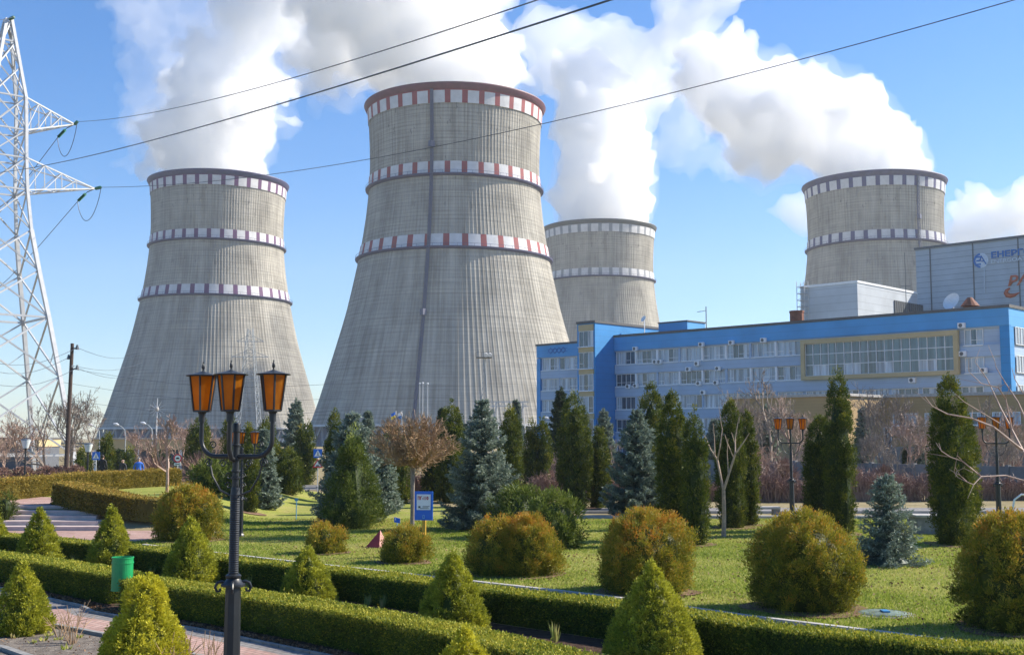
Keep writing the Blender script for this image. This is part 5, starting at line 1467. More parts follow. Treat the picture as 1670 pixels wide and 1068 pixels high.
# ------------------------------------------------------------------ bare hedges and twiggy bushes
def twig_block(name, label, p0, p1, h, wdt, mat, seed, n, group=None, r=.012, cat='bare hedge'):
    rg = np.random.default_rng(seed); p0 = Vector(p0); p1 = Vector(p1); t = thing(name, label, cat, p0, group)
    d = np.array(p1 - p0); L_ = np.linalg.norm(d); e = d / L_; nn = np.array([-e[1], e[0], 0]); S = []
    a = rg.uniform(0, L_, n); b = rg.uniform(-wdt / 2, wdt / 2, n); base = e * a[:, None] + nn * b[:, None]
    hh = h * (1 - .25 * (np.abs(b) / (wdt / 2)) ** 2) * (1 + .10 * np.sin(a * 1.7) + vnoise(np.stack([a, a * 0, a * 0], 1), seed, 1.6) * .22 + rg.normal(size=n) * .16)
    top = base + np.stack([rg.normal(size=n) * .16, rg.normal(size=n) * .16, hh], 1); mid = base * .5 + top * .5 + rg.normal(size=(n, 3)) * .05
    S = np.concatenate([np.concatenate([base, mid, np.full((n, 1), r * 1.3), np.full((n, 1), r)], 1), np.concatenate([mid, top, np.full((n, 1), r), np.full((n, 1), r * .6)], 1)])
    for _ in range(3):
        f = rg.uniform(.45, 1, n)[:, None]; s = base + (top - base) * f; q = s + np.stack([rg.normal(size=n) * .16, rg.normal(size=n) * .16, rg.uniform(.02, .22, n)], 1)
        S = np.concatenate([S, np.concatenate([s, q, np.full((n, 1), r), np.full((n, 1), r * .6)], 1)])
    v, q = seg_tubes(S, 3); np_mesh('twigs', v, q, M[mat], t, tint=np.repeat(rg.uniform(.2, .8, len(S)), 6), off=(0, 0, 0))
    return t
GBH = 'leafless reddish hedges'
def gpt(px, Y): p = at(px, 700, Y); p.z = float(gh(p.x, p.y)); return p
for k, (xa, xb, Y, h, lab) in enumerate([
    (560, 720, 66, 1.1, 'reddish leafless hedge seen under the ball-crowned tree'), (860, 1030, 64, 1.15, 'reddish leafless hedge behind the slim thuja pair'),
    (1085, 1180, 63, 1.1, 'reddish leafless hedge between the fused thujas and the forked tree'), (1225, 1330, 62, 1.1, 'reddish leafless hedge behind the middle lawn lamp'),
    (1385, 1530, 63, 1.35, 'taller reddish leafless hedge behind the small dense blue spruce'), (1590, 1700, 64, 1.0, 'reddish leafless hedge near the lamp by the picture edge')]):
    twig_block('bare_hedge', lab, gpt(xa, Y), gpt(xb, Y), h, 1.2, 'barberry', 600 + k, int((xb - xa) * 6), GBH, .013)
for k, (px, Y, h, wd, lab) in enumerate([(1235, 76, 2.6, 3.0, 'tangled bare bush with pinkish canes behind the middle lawn lamp'), (1275, 74, 2.4, 3.0, 'rounded bare bush just past the lamp by the ochre building'), (1640, 70, 2.6, 3.4, 'loose bare bush tangle around the lamp near the picture edge'), (1440, 72, 1.9, 2.6, 'rounded russet bare bush behind the small dense blue spruce'), (1010, 74, 2.3, 2.5, 'bare bush between the short thuja and the central blue spruce'), (330, 82, 2.6, 5.0, 'reddish bare thicket behind the column thujas on the lamp side'), (250, 84, 2.3, 5.0, 'reddish bare thicket behind the pinkish tree'), (880, 80, 2.0, 4.0, 'low bare bush behind the wide green juniper')]):
    rg = np.random.default_rng(700 + k); g = gpt(px, Y); t = thing('bare_bush', lab, 'bush', g, 'bare bushes'); n = 700
    a = rg.uniform(0, 6.28, n); el = rg.uniform(.15, 1.5, n); l = rg.uniform(.6, 1, n)
    e_ = np.stack([np.cos(a) * np.cos(el) * wd / 2 * l, np.sin(a) * np.cos(el) * wd / 2 * l, np.sin(el) * h * l], 1); m = e_ * .5 + np.array([0, 0, .12]) * h + rg.normal(size=(n, 3)) * .06; z = np.zeros((n, 3)); z[:, :2] = rg.normal(size=(n, 2)) * .25
    f = lambda p, q, r1, r2: np.concatenate([p, q, np.full((len(p), 1), r1), np.full((len(p), 1), r2)], 1)
    S = np.concatenate([f(z, m, .022, .016), f(m, e_, .016, .010), f(m, m + rg.normal(size=(n, 3)) * .25 + [0, 0, .2], .012, .009)]); S[:, 2] = np.maximum(S[:, 2], 0); S[:, 5] = np.maximum(S[:, 5], .02)
    v, q = seg_tubes(S, 3); np_mesh('twigs', v, q, M['barberry'], t, tint=np.repeat(rg.uniform(.2, .9, len(S)), 6), off=(0, 0, 0))
for k, px in enumerate((2, 40, 78, 100, 125)):
    g = gpt(px, 57 + k * .6); rg = np.random.default_rng(k + 50); 
    bush('round_bush', ['round brown clipped bush at the picture edge below the pylon', 'round brown clipped bush beside the globe lamp below the pylon', 'round brown clipped bush under the pylon cross bars', 'round brown clipped bush by the foot of the white pylon leg', 'round brown clipped bush between the pylon leg and the second globe lamp'][k], 'bush', g, 1.15, rf_globe(.62, .55, .68), 'barberry', 760 + k, .09, 1.6, clump=.14, up=.2, aspect=.4, group='round brown bushes', ragged=.05)
# ------------------------------------------------------------------ branches of the tree at the picture edge
def edge_tree():
    D = 15.0; g = at(1790, 700, D); g.z = 0
    t = thing('bare_tree', 'pinkish bare tree reaching long thin branches into the picture above the orange thuja', 'tree', g)
    S = []
    def q(px, py, dy=0): return at(px, py, D + dy) - g
    def path(pts, r1, r2):
        n = len(pts) - 1
        for i in range(n): S.append([*pts[i], *pts[i + 1], r1 + (r2 - r1) * i / n, r1 + (r2 - r1) * (i + 1) / n])
    path([q(1790, 830), q(1740, 785, .1), q(1700, 757, .1), q(1660, 728), q(1620, 696), q(1585, 682), q(1545, 675), q(1520, 662), q(1508, 646)], .035, .006)
    path([q(1670, 738), q(1650, 700, .2), q(1633, 668, .3), q(1620, 640, .4), q(1610, 618, .5), q(1590, 590, .5)], .022, .005)
    path([q(1650, 700, .2), q(1640, 650, .2), q(1628, 632), q(1600, 625), q(1580, 606)], .016, .005)
    path([q(1630, 690), q(1600, 672), q(1572, 655), q(1558, 642)], .012, .005); path([q(1545, 675), q(1530, 668)], .008, .004)
    path([q(1680, 700, .3), q(1660, 655, .4), q(1640, 625, .5), q(1625, 600, .5), q(1622, 588, .5)], .016, .004)
    path([q(1690, 660, .4), q(1668, 640, .5), q(1655, 618, .5), q(1650, 600, .5)], .012, .004)
    path([q(1770, 850), q(1720, 800), q(1680, 786, .2), q(1640, 775, .2), q(1600, 777, .1), q(1570, 752), q(1550, 745), q(1535, 735), q(1531, 722)], .02, .006)
    path([q(1600, 777, .1), q(1588, 790), q(1578, 786), q(1566, 775), q(1558, 762)], .01, .005); path([q(1586, 770), q(1572, 763), q(1560, 768)], .008, .004)
    path([q(1578, 786), q(1562, 778), q(1556, 770)], .007, .004)
    rg = np.random.default_rng(9)
    for i in range(len(S)):
        s = S[i]
        if s[3] + g.x < at(1700, 700, D).x and rg.random() < .7:
            a = np.array(s[3:6]); d = unit(np.array(s[3:6]) - np.array(s[:3]) + rg.normal(size=3) * .1) ; d2 = unit(d + rg.normal(size=3) * .5 + [0, 0, .35]); l = rg.uniform(.1, .3)
            S.append([*a, *(a + d2 * l), .006, .003])
    S = np.array(S); S[:, 6:] *= .72
    v, k = seg_tubes(S, 6); np_mesh('branches', v, k, M['twig_pink'], t, off=(0, 0, 0))
    v, k = seg_tubes([[0, 0, -.2, .0, 0, 2.2, .11, .09], [0, 0, 2.2, .2, 0, 4.6, .09, .05]] + [[0, 0, 1.7 + i * .35, -.3, .05 * i, 2.3 + i * .45, .04, .03] for i in range(4)], 8); np_mesh('trunk', v, k, M['bark_pale'], t, off=(0, 0, 0))
    S2 = [[-.3, .05 * i, 2.3 + i * .45, *q(1740, 785 - i * 60, .1), .03, .025] for i in range(4)]
    v, k = seg_tubes(S2, 6); np_mesh('boughs', v, k, M['twig_pink'], t, off=(0, 0, 0))
edge_tree()
# ------------------------------------------------------------------ small plants
def blade_plant(name, label, loc, h, n, seed, mat='iris', cat='plant', group=None, wide=.03, lean=.35):
    rg = np.random.default_rng(seed); t = thing(name, label, cat, loc, group)
    a = rg.uniform(0, 6.28, n); l = h * rg.uniform(.5, 1.05, n); tilt = rg.uniform(.05, lean, n)
    d = np.stack([np.cos(a) * tilt, np.sin(a) * tilt, np.ones(n)], 1); p = np.stack([np.cos(a) * .06, np.sin(a) * .06, np.zeros(n)], 1) * rg.uniform(.2, 1, n)[:, None]
    v, q = leaves(p, d, l, wide, rg); np_mesh('leaves', v, q, M[mat], t, tint=np.repeat(rg.uniform(.2, 1, n), 4), off=(0, 0, 0))
    return t
GI = 'leafy clumps in the bed between the hedges'
for k, (px, py, h, lab) in enumerate([(120, 921, .36, 'pale striped leafy clump between the two dwarf spruces near the steps'), (128, 925, .25, 'low yellowish clump beside the pale striped one'), (405, 962, .34, 'upright leafy clump right beside the triple-lantern lamp post'), (600, 990, .28, 'small leafy clump in the bed halfway between two dwarf spruces'), (622, 992, .30, 'leafy clump next to the small one between two dwarf spruces'), (905, 1048, .36, 'leafy clump in the bed before the biggest dwarf spruce'), (248, 938, .26, 'thin leafy clump between the green bin and the next dwarf spruce'), (15, 905, .40, 'tall leafy clump by the hedge end near the steps')]):
    blade_plant('leafy_clump', lab, G(px, py), h, 22, 800 + k, group=GI)
for k, (px, py, h) in enumerate([(22, 1042, .12), (55, 1050, .10), (70, 1046, .12), (108, 1060, .12), (130, 1042, .10), (95, 1045, .08), (80, 1038, .09)]):
    blade_plant('seedling', ['green seedling at the foot of the near dwarf spruce', 'tiny green seedling in bare soil', 'green seedling under the dry stems', 'green seedling near the bed kerb', 'green seedling by the near kerb of the path', 'green seedling between the dry stems', 'smallest green seedling behind the dry stems'][k], G(px, py), h, 14, 850 + k, 'grass_blade', group='seedlings in the bare soil', wide=.035, lean=.9)
def dry_stems(label, loc, h, n, seed):
    rg = np.random.default_rng(seed); t = thing('dry_stems', label, 'plant', loc, 'dry rose stems'); S = []
    for _ in range(n):
        a = rg.uniform(0, 6.28); tl = rg.uniform(.1, .7); d = unit(np.array([np.cos(a) * tl, np.sin(a) * tl, 1])); p = np.array([np.cos(a) * .05, np.sin(a) * .05, 0]); l = h * rg.uniform(.5, 1.05)
        m = p + d * l * .55; e_ = m + unit(d + rg.normal(size=3) * .2) * l * .45; S += [[*p, *m, .008, .006], [*m, *e_, .006, .004]]
        for _ in range(2): S.append([*m, *(m + unit(d + rg.normal(size=3) * .6) * l * .3), .005, .003])
    v, q = seg_tubes(S, 5); np_mesh('canes', v, q, M['twig_tan'], t, off=(0, 0, 0))
dry_stems('dry branching stems in the bare soil behind the yellow dwarf spruce', G(118, 1052), .75, 12, 61)
dry_stems('short dry stems beside the near dwarf spruce', G(98, 1040), .5, 7, 62)
dry_stems('dry stems in front of the yellow dwarf spruce by the lamp post', G(300, 1090), .55, 10, 63)
dry_stems('dry stems at the foot of the triple-lantern lamp post', G(345, 1096), .6, 8, 64)
dry_stems('dry stems close before the yellow dwarf spruce', G(268, 1098), .6, 8, 65)
# grass, litter
def scatter_in(fn, x0, x1, y0, y1, n, rg, power=1.0):
    P = []
    while sum(len(p) for p in P) < n:
        yy = y0 + (y1 - y0) * rg.uniform(0, 1, n) ** 1.6; xx = rg.uniform(x0, x1, n); k = fn(xx, yy) & (np.abs(xx) < yy * .47 + 1.5)
        P.append(np.stack([xx[k], yy[k]], 1))
    return np.concatenate(P)[:n]
rg = np.random.default_rng(12)
p = scatter_in(LAWN, -16, 24, 16, 49, 330000, rg); n = len(p)
pos = np.stack([p[:, 0], p[:, 1], gh(p[:, 0], p[:, 1]) + .015], 1); patchy = vnoise(np.stack([p[:, 0], p[:, 1], p[:, 0] * 0], 1), 5, .5)
d = rg.normal(size=(n, 3)) * .45 + np.array([0, 0, 1.]); l = rg.uniform(.025, .075, n) * (1 + .35 * patchy)
v, q = leaves(pos, d, l, .012 + pos[:, 1] * .0004, rg)
tag(np_mesh('grass', v, q, M['grass_blade'], tint=np.clip(np.repeat(.45 - patchy * .22 + rg.normal(size=n) * .18, 4), 0, 1)), kind='stuff')
# drifts of dry leaves along the foot of the path hedge, on the kerb line
ev = resample(bed_edge, .1); m = len(ev); k = rg.integers(0, m, 5200); off_ = np.abs(rg.normal(size=5200)) * .10
b2 = offset_line(ev, 1.0); A_ = np.array([tuple(x) for x in ev])[k]; B_ = np.array([tuple(x) for x in b2])[k]
pos = A_ + (B_ - A_) * (off_ + .08 + rg.uniform(0, .15, 5200))[:, None]; pos[:, 2] = .02 + rg.uniform(0, .03, 5200)
v, q = leaves(pos, rg.normal(size=(5200, 3)) * [1, 1, .25], .055 * rg.uniform(.6, 1.3, 5200), .04, rg)
tag(np_mesh('fallen_leaves', v, q, M['litter'], tint=np.repeat(rg.uniform(0, 1, 5200), 4)), kind='stuff')
pl3 = scatter_in(LAWN, -16, 24, 16, 49, 5000, rg); z = gh(pl3[:, 0], pl3[:, 1]) + .05
v, q = leaves(np.stack([pl3[:, 0], pl3[:, 1], z], 1), rg.normal(size=(len(pl3), 3)) * [1, 1, .3], .07 * rg.uniform(.4, 1.3, len(pl3)), .05, rg)
tag(np_mesh('fallen_leaves', v, q, M['litter'], tint=np.repeat(rg.uniform(0.2, 1, len(pl3)), 4)), kind='stuff')
SO = inside([(q_.x, q_.y) for q_ in soilnear])
ps = scatter_in(SO, -14, 2, 12, 22, 2500, rg); z = np.full(len(ps), .022)
v, q = leaves(np.stack([ps[:, 0], ps[:, 1], z], 1), rg.normal(size=(len(ps), 3)) * [1, 1, .3], .035 * rg.uniform(.4, 1.4, len(ps)), .028, rg)
tag(np_mesh('soil_crumbs', v, q, M['litter'], tint=np.repeat(rg.uniform(.2, 1, len(ps)), 4)), kind='stuff')
# ------------------------------------------------------------------ lattice pylon
def pylon():
    base = at(-14, 700, 113); base.z = 0
    t = thing('lattice_pylon', 'tall pale steel lattice power pylon with long arms carrying green insulators', 'pylon', base)
    al = R(-5); prof = [(0, 8.7), (12.4, 6.0), (22, 3.55), (25.8, 2.8), (30.5, 2.45), (36.7, 2.2), (44.9, .35)]
    def rr(z): return float(np.interp(z, [p[0] for p in prof], [p[1] for p in prof]))
    def cor(i, z): a = al + i * math.pi / 2; return base + Vector((rr(z) * math.cos(a), rr(z) * math.sin(a), z))
    lv = [0, 1.7, 9.2, 15, 19.6, 23.6, 27.6, 30.8, 33.6, 36.9, 40, 42.6, 44.9]
    for i in range(4):
        m_ = MB()
        for a, b in zip(lv[:-1], lv[1:]): m_.bar(cor(i, a), cor(i, b), .26 if a < 22 else .20, n=4, local=False)
        m_.build('leg', M['white_steel'], t)
    for i in range(4):
        j = (i + 1) % 4; m_ = MB()
        for k, (a, b) in enumerate(zip(lv[:-1], lv[1:])):
            w_ = .11 if a < 22 else .085
            if k > 0:
                m_.bar(cor(i, a), cor(j, b), w_, local=False); m_.bar(cor(j, a), cor(i, b), w_, local=False)
            if k in (1, 3, 6, 7, 8, 9, 11) : m_.bar(cor(i, a), cor(j, a), w_ * 1.2, local=False)
            if k in (1, 2) :            # redundant members in the wide lower panels
                c = (cor(i, a) + cor(j, a)) / 2; q1 = cor(i, (a + b) / 2); q2 = cor(j, (a + b) / 2)
                m_.bar(q1, (cor(i, a) * .5 + cor(j, b) * .5) * .5 + cor(i, a) * .5, .05, local=False)
        m_.build('side_bracing', M['white_steel'], t)
    tips = {}
    ax = Vector((math.cos(R(40)), math.sin(R(40)), 0))
    sideax = Vector((-ax.y, ax.x, 0))
    for nm, z0, z1, zt, ln in (('low', 27.6, 30.8, at(140, 308, 118.9).z, 9.2), ('high', 33.6, 36.9, at(107, 203, 117.4).z, 6.9)):
        for sg in (1, -1):
            m_ = MB(); a_ = ax * sg; hw = rr(z0) * .70; tip = base + a_ * ln + Vector((0, 0, zt)); tips[(nm, sg)] = tip
            rts = [base + a_ * rr(z) * .7 + sideax * hw * s_ + Vector((0, 0, z)) for z, s_ in ((z0, -1), (z0, 1), (z1, -1), (z1, 1))]
            for r_ in rts: m_.bar(r_, tip, .085, local=False)
            for f in (.25, .5, .72):
                q = [r_.lerp(tip, f) for r_ in rts]
                for a, b in ((0, 1), (2, 3), (0, 2), (1, 3)): m_.bar(q[a], q[b], .055, local=False)
                p = [r_.lerp(tip, f - .25 if f < .7 else .5) for r_ in rts]
                for a, b in ((0, 1), (1, 0), (0, 2), (1, 3), (2, 3)): m_.bar(p[a], q[b], .05, local=False)
            m_.build('cross_arm', M['white_steel'], t)
    return t, base, tips
PY, PB, TIPS = pylon()
def fit_wire(name, label, p0, pend, pix, r=.025, n=60, ext=1.0):
    """a sagging wire in the vertical plane from p0 to pend (plan), its sag taken from points seen in the photograph"""
    p0 = Vector(p0); pe = Vector(pend); ts = [0.0]; zs = [p0.z]
    for px, py in pix:
        x = (px - CX) / FP; v = (CY - py) / FP; k = (cP - v * sP); X = x / k     # X = plan x / plan y on that ray
        t_ = (X * p0.y - p0.x) / ((pe.x - p0.x) - X * (pe.y - p0.y)); Y = p0.y + (pe.y - p0.y) * t_
        ts.append(t_); zs.append(at(px, py, Y).z)
    c = np.polyfit(ts, zs, 2, w=[3] + [1] * len(pix))
    c[2] = p0.z
    T = np.linspace(0, ext, n); pts = [Vector((p0.x + (pe.x - p0.x) * t_, p0.y + (pe.y - p0.y) * t_, float(np.polyval(c, t_)))) for t_ in T]
    m_ = MB(); m_.tube(pts, r, 5, local=False); o = m_.build(name, M['wire'], None, smooth=True)
    tag(o, label, 'power line', 'power lines from the big pylon'); return o
M['wire'] = plain('aluminium_wire', (.07, .08, .10), .5, .3)
def insulator(a, b, name='insulator', label=None):
    a = Vector(a); b = Vector(b); d = b - a; m_ = MB(); m_.bar(a, b, .035, local=False, n=6)
    k = 11
    for i in range(k):
        p = a.lerp(b, .2 + .75 * i / k); q = p + d.normalized() * .07; m_.bar(p, q, .17, .11, 8, local=False)
    return m_.build(name, M['insul'], PY, smooth=False)
def loop(a, b, sag):
    a = Vector(a); b = Vector(b); m_ = MB(); pts = []
    for i in range(15):
        t_ = i / 14; p = a.lerp(b, t_); p.z -= sag * (1 - (2 * t_ - 1) ** 2) ** .8; pts.append(p)
    m_.tube(pts, .035, 5, local=False); m_.build('jumper_wire', M['wire'], PY, smooth=True)
for nm, Ye, pend, pix, back in (('low', 0, (60, 6), [(600, 262), (900, 197), (1300, 97), (1660, 1)], (40, 372)),
                                ('high', 0, (20, 4), [(350, 160), (600, 95), (868, 0)], (30, 262))):
    tip = TIPS[(nm, 1)]; e = Vector((pend[0], pend[1], tip.z)) - tip; e.normalize()
    f = tip + e * 1.6 + Vector((0, 0, -.1))
    insulator(tip, f)
    if nm == 'low': fit_wire('power_line', 'long power line crossing the whole sky from the lower pylon arm', f, (pend[0], pend[1], 0), pix)
    else: fit_wire('power_line', 'power line rising from the upper pylon arm over the maroon-banded tower', f, (pend[0], pend[1], 0), pix)
    bd = Vector((-.35, 1, -.12)).normalized()
    bq = tip + Vector((-2.2, 1.2, -1.1)); insulator(tip + Vector((-.9, .3, -.3)), bq)
    m_ = MB(); m_.bar(tip, tip + Vector((-.9, .3, -.3)), .05, local=False); m_.build('strain_link', M['dark_steel'], PY)
    loop(bq, f, 2.7)
    m_ = MB(); far = bq + Vector((-60, 75, -5)); m_.tube([bq.lerp(far, k / 8) - Vector((0, 0, 6 * math.sin(math.pi * k / 8))) for k in range(9)], .035, 5, local=False)
    tag(m_.build('power_line', M['wire']), 'power line leaving the %s pylon arm away into the distance' % ('lower' if nm == 'low' else 'upper'), 'power line', 'power lines from the big pylon')
lt = TIPS[('low', -1)]
fit_wire('power_line', 'middle power line passing behind the pylon and above the tallest tower', lt, (7, 4, 0), [(80, 268), (350, 200), (600, 134), (972, 0)], r=.014)
top = PB + Vector((0, 0, 44.9)); insulator(top, top + Vector((.8, -.5, .1)))
fit_wire('power_line', 'thin earth wire leaving the very top of the big pylon', top + Vector((.8, -.5, .1)), (-14, 20, 0), [(60, 20), (118, 1)], r=.022)
# second, smaller lattice mast
M['mast_grey'] = plain('mast_grey_steel', (.33, .36, .38), .6)
def small_mast(px, ytop, Y, label, hw, name='lattice_mast', plat=False):
    g = at(px, 700, Y); g.z = 0; H = at(px, ytop, Y).z; t = thing(name, label, 'mast', g); n = 16
    def c(i, z): r_ = hw * (1 - .82 * z / H); return Vector((g.x + r_ * (1 if i in (0, 3) else -1), g.y + r_ * (1 if i < 2 else -1), z))
    for i in range(4):
        m_ = MB(); m_.bar(c(i, 0), c(i, H), .05, local=False); m_.build('leg', M['mast_grey'], t)
    m_ = MB()
    for k in range(n):
        a = H * k / n; b = H * (k + 1) / n
        for i in range(4):
            j = (i + 1) % 4; m_.bar(c(i, a), c(j, b), .028, local=False); m_.bar(c(j, a), c(i, b), .028, local=False); m_.bar(c(i, a), c(j, a), .028, local=False)
    m_.build('bracing', M['mast_grey'], t)
    return t, g, H
t, g, H = small_mast(405, 536, 190, 'small pale lattice mast standing before the maroon-banded tower', 2.2)
for z, l in ((H * .62, 2.6), (H * .78, 3.0), (H * .9, 2.2)):
    m_ = MB(); m_.bar(Vector((g.x - l, g.y, z)), Vector((g.x + l, g.y, z)), .07, local=False); m_.bar(Vector((g.x - l, g.y, z)), Vector((g.x, g.y, z + 1.2)), .05, local=False); m_.bar(Vector((g.x + l, g.y, z)), Vector((g.x, g.y, z + 1.2)), .05, local=False); m_.build('cross_arm', M['white_steel'], t)
t, g, H = small_mast(790, 584, 210, 'floodlight mast with a top platform before the tallest tower', .9, 'floodlight_mast', True)
m_ = MB((g.x, g.y, 0)); m_.box((-1.5, -1.0, H), (1.3, 1.0, H + .15)); 
for x in (-1.5, -.5, .5, 1.3): m_.bar((x, -1, H), (x, -1, H + 1), .04)
m_.bar((-1.5, -1, H + 1), (1.3, -1, H + 1), .04); m_.build('platform', M['dark_steel'], t)
for x in (.3, 1.0):
    m_ = MB((g.x, g.y, 0)); m_.bar((x, -1.0, H + .6), (x, -1.3, H + .45), .32, .38, 10); m_.build('floodlight', M['white'], t)
# substation beam line
def gantry():
    a = at(800, 655, 230); b = at(862, 655, 230); t = thing('steel_gantry', 'low pale steel gantry with insulators at the foot of the tallest tower', 'gantry', (a.x, 230, 0)); z = at(820, 655, 230).z
    m_ = MB(); m_.bar((a.x, 230, z), (b.x, 230, z), .12, local=False); m_.bar((a.x, 230, z - .9), (b.x, 230, z - .9), .1, local=False)
    for k in range(12): x = a.x + (b.x - a.x) * k / 12; x2 = a.x + (b.x - a.x) * (k + 1) / 12; m_.bar((x, 230, z - .9 * (k % 2)), (x2, 230, z - .9 * ((k + 1) % 2)), .06, local=False)
    m_.build('beam', M['white_steel'], t)
    for f in (.15, .5, .85):
        m_ = MB(); x = a.x + (b.x - a.x) * f
        m_.bar((x - .8, 230, 0), (x, 230, z), .1, local=False); m_.bar((x + .8, 230, 0), (x, 230, z), .1, local=False); m_.build('post', M['white_steel'], t)
gantry()
# wooden utility pole and its lines
def utility_pole():
    Y = 78; g = at(110, 700, Y); g.z = float(gh(g.x, g.y)); H = at(118, 560, Y)
    t = thing('utility_pole', 'leaning dark wooden utility pole with three crossarm insulators', 'utility pole', g)
    m_ = MB(); top = H; m_.bar(g + Vector((0, 0, -.2)), top, .17, .11, 10, local=False); m_.build('pole', M['wood'], t)
    out = []
    for px, py in ((126, 567), (112, 583), (126, 600), (117, 596)):
        p = at(px, py, Y); a = at(119, py + 2, Y); m_ = MB(); m_.bar(a, p, .06, local=False); m_.build('bracket', M['dark_steel'], t)
        m_ = MB(); m_.bar(p + Vector((0, 0, -.12)), p + Vector((0, 0, .02)), .13, .10, 8, local=False); m_.bar(p + Vector((0, 0, .02)), p + Vector((0, 0, .2)), .10, .05, 8, local=False); m_.build('insulator', M['dark_steel'], t); out.append(p)
    return out
UP = utility_pole()
for k, (p, q, s, lab) in enumerate([(UP[0], at(230, 576, 110), .6, 'topmost thin wire from the utility pole towards the tower'), (UP[2], at(225, 611, 110), .5, 'lowest thin wire from the utility pole towards the tower'), (UP[3], at(230, 592, 110), .5, 'middle thin wire from the utility pole towards the tower'),
    (UP[0], at(-60, 580, 60), .8, 'topmost thin wire from the utility pole behind the pylon'), (UP[1], at(-60, 592, 60), .8, 'middle thin wire from the utility pole behind the pylon'), (UP[2], at(-60, 616, 60), .8, 'lowest thin wire from the utility pole behind the pylon')]):
    m_ = MB(); m_.tube([Vector(p).lerp(Vector(q), i / 8) - Vector((0, 0, s * math.sin(math.pi * i / 8))) for i in range(9)], .016, 4, local=False)
    tag(m_.build('wire', M['wire']), lab, 'wire', 'thin wires of the utility pole')
for k, (y1, y2) in enumerate([(638, 652), (617, 628), (668, 672)]):
    p = at(120 if k else 100, y1 - 15, 300); q = at(560, y2 - 3, 300)
    m_ = MB(); m_.tube([p.lerp(q, i / 10) - Vector((0, 0, 2.5 * math.sin(math.pi * i / 10))) for i in range(11)], .05, 4, local=False)
    tag(m_.build('wire', M['wire']), ['upper', 'middle', 'lower'][k] + ' faint far wire strung past the maroon-banded tower', 'wire', 'faint far wires')

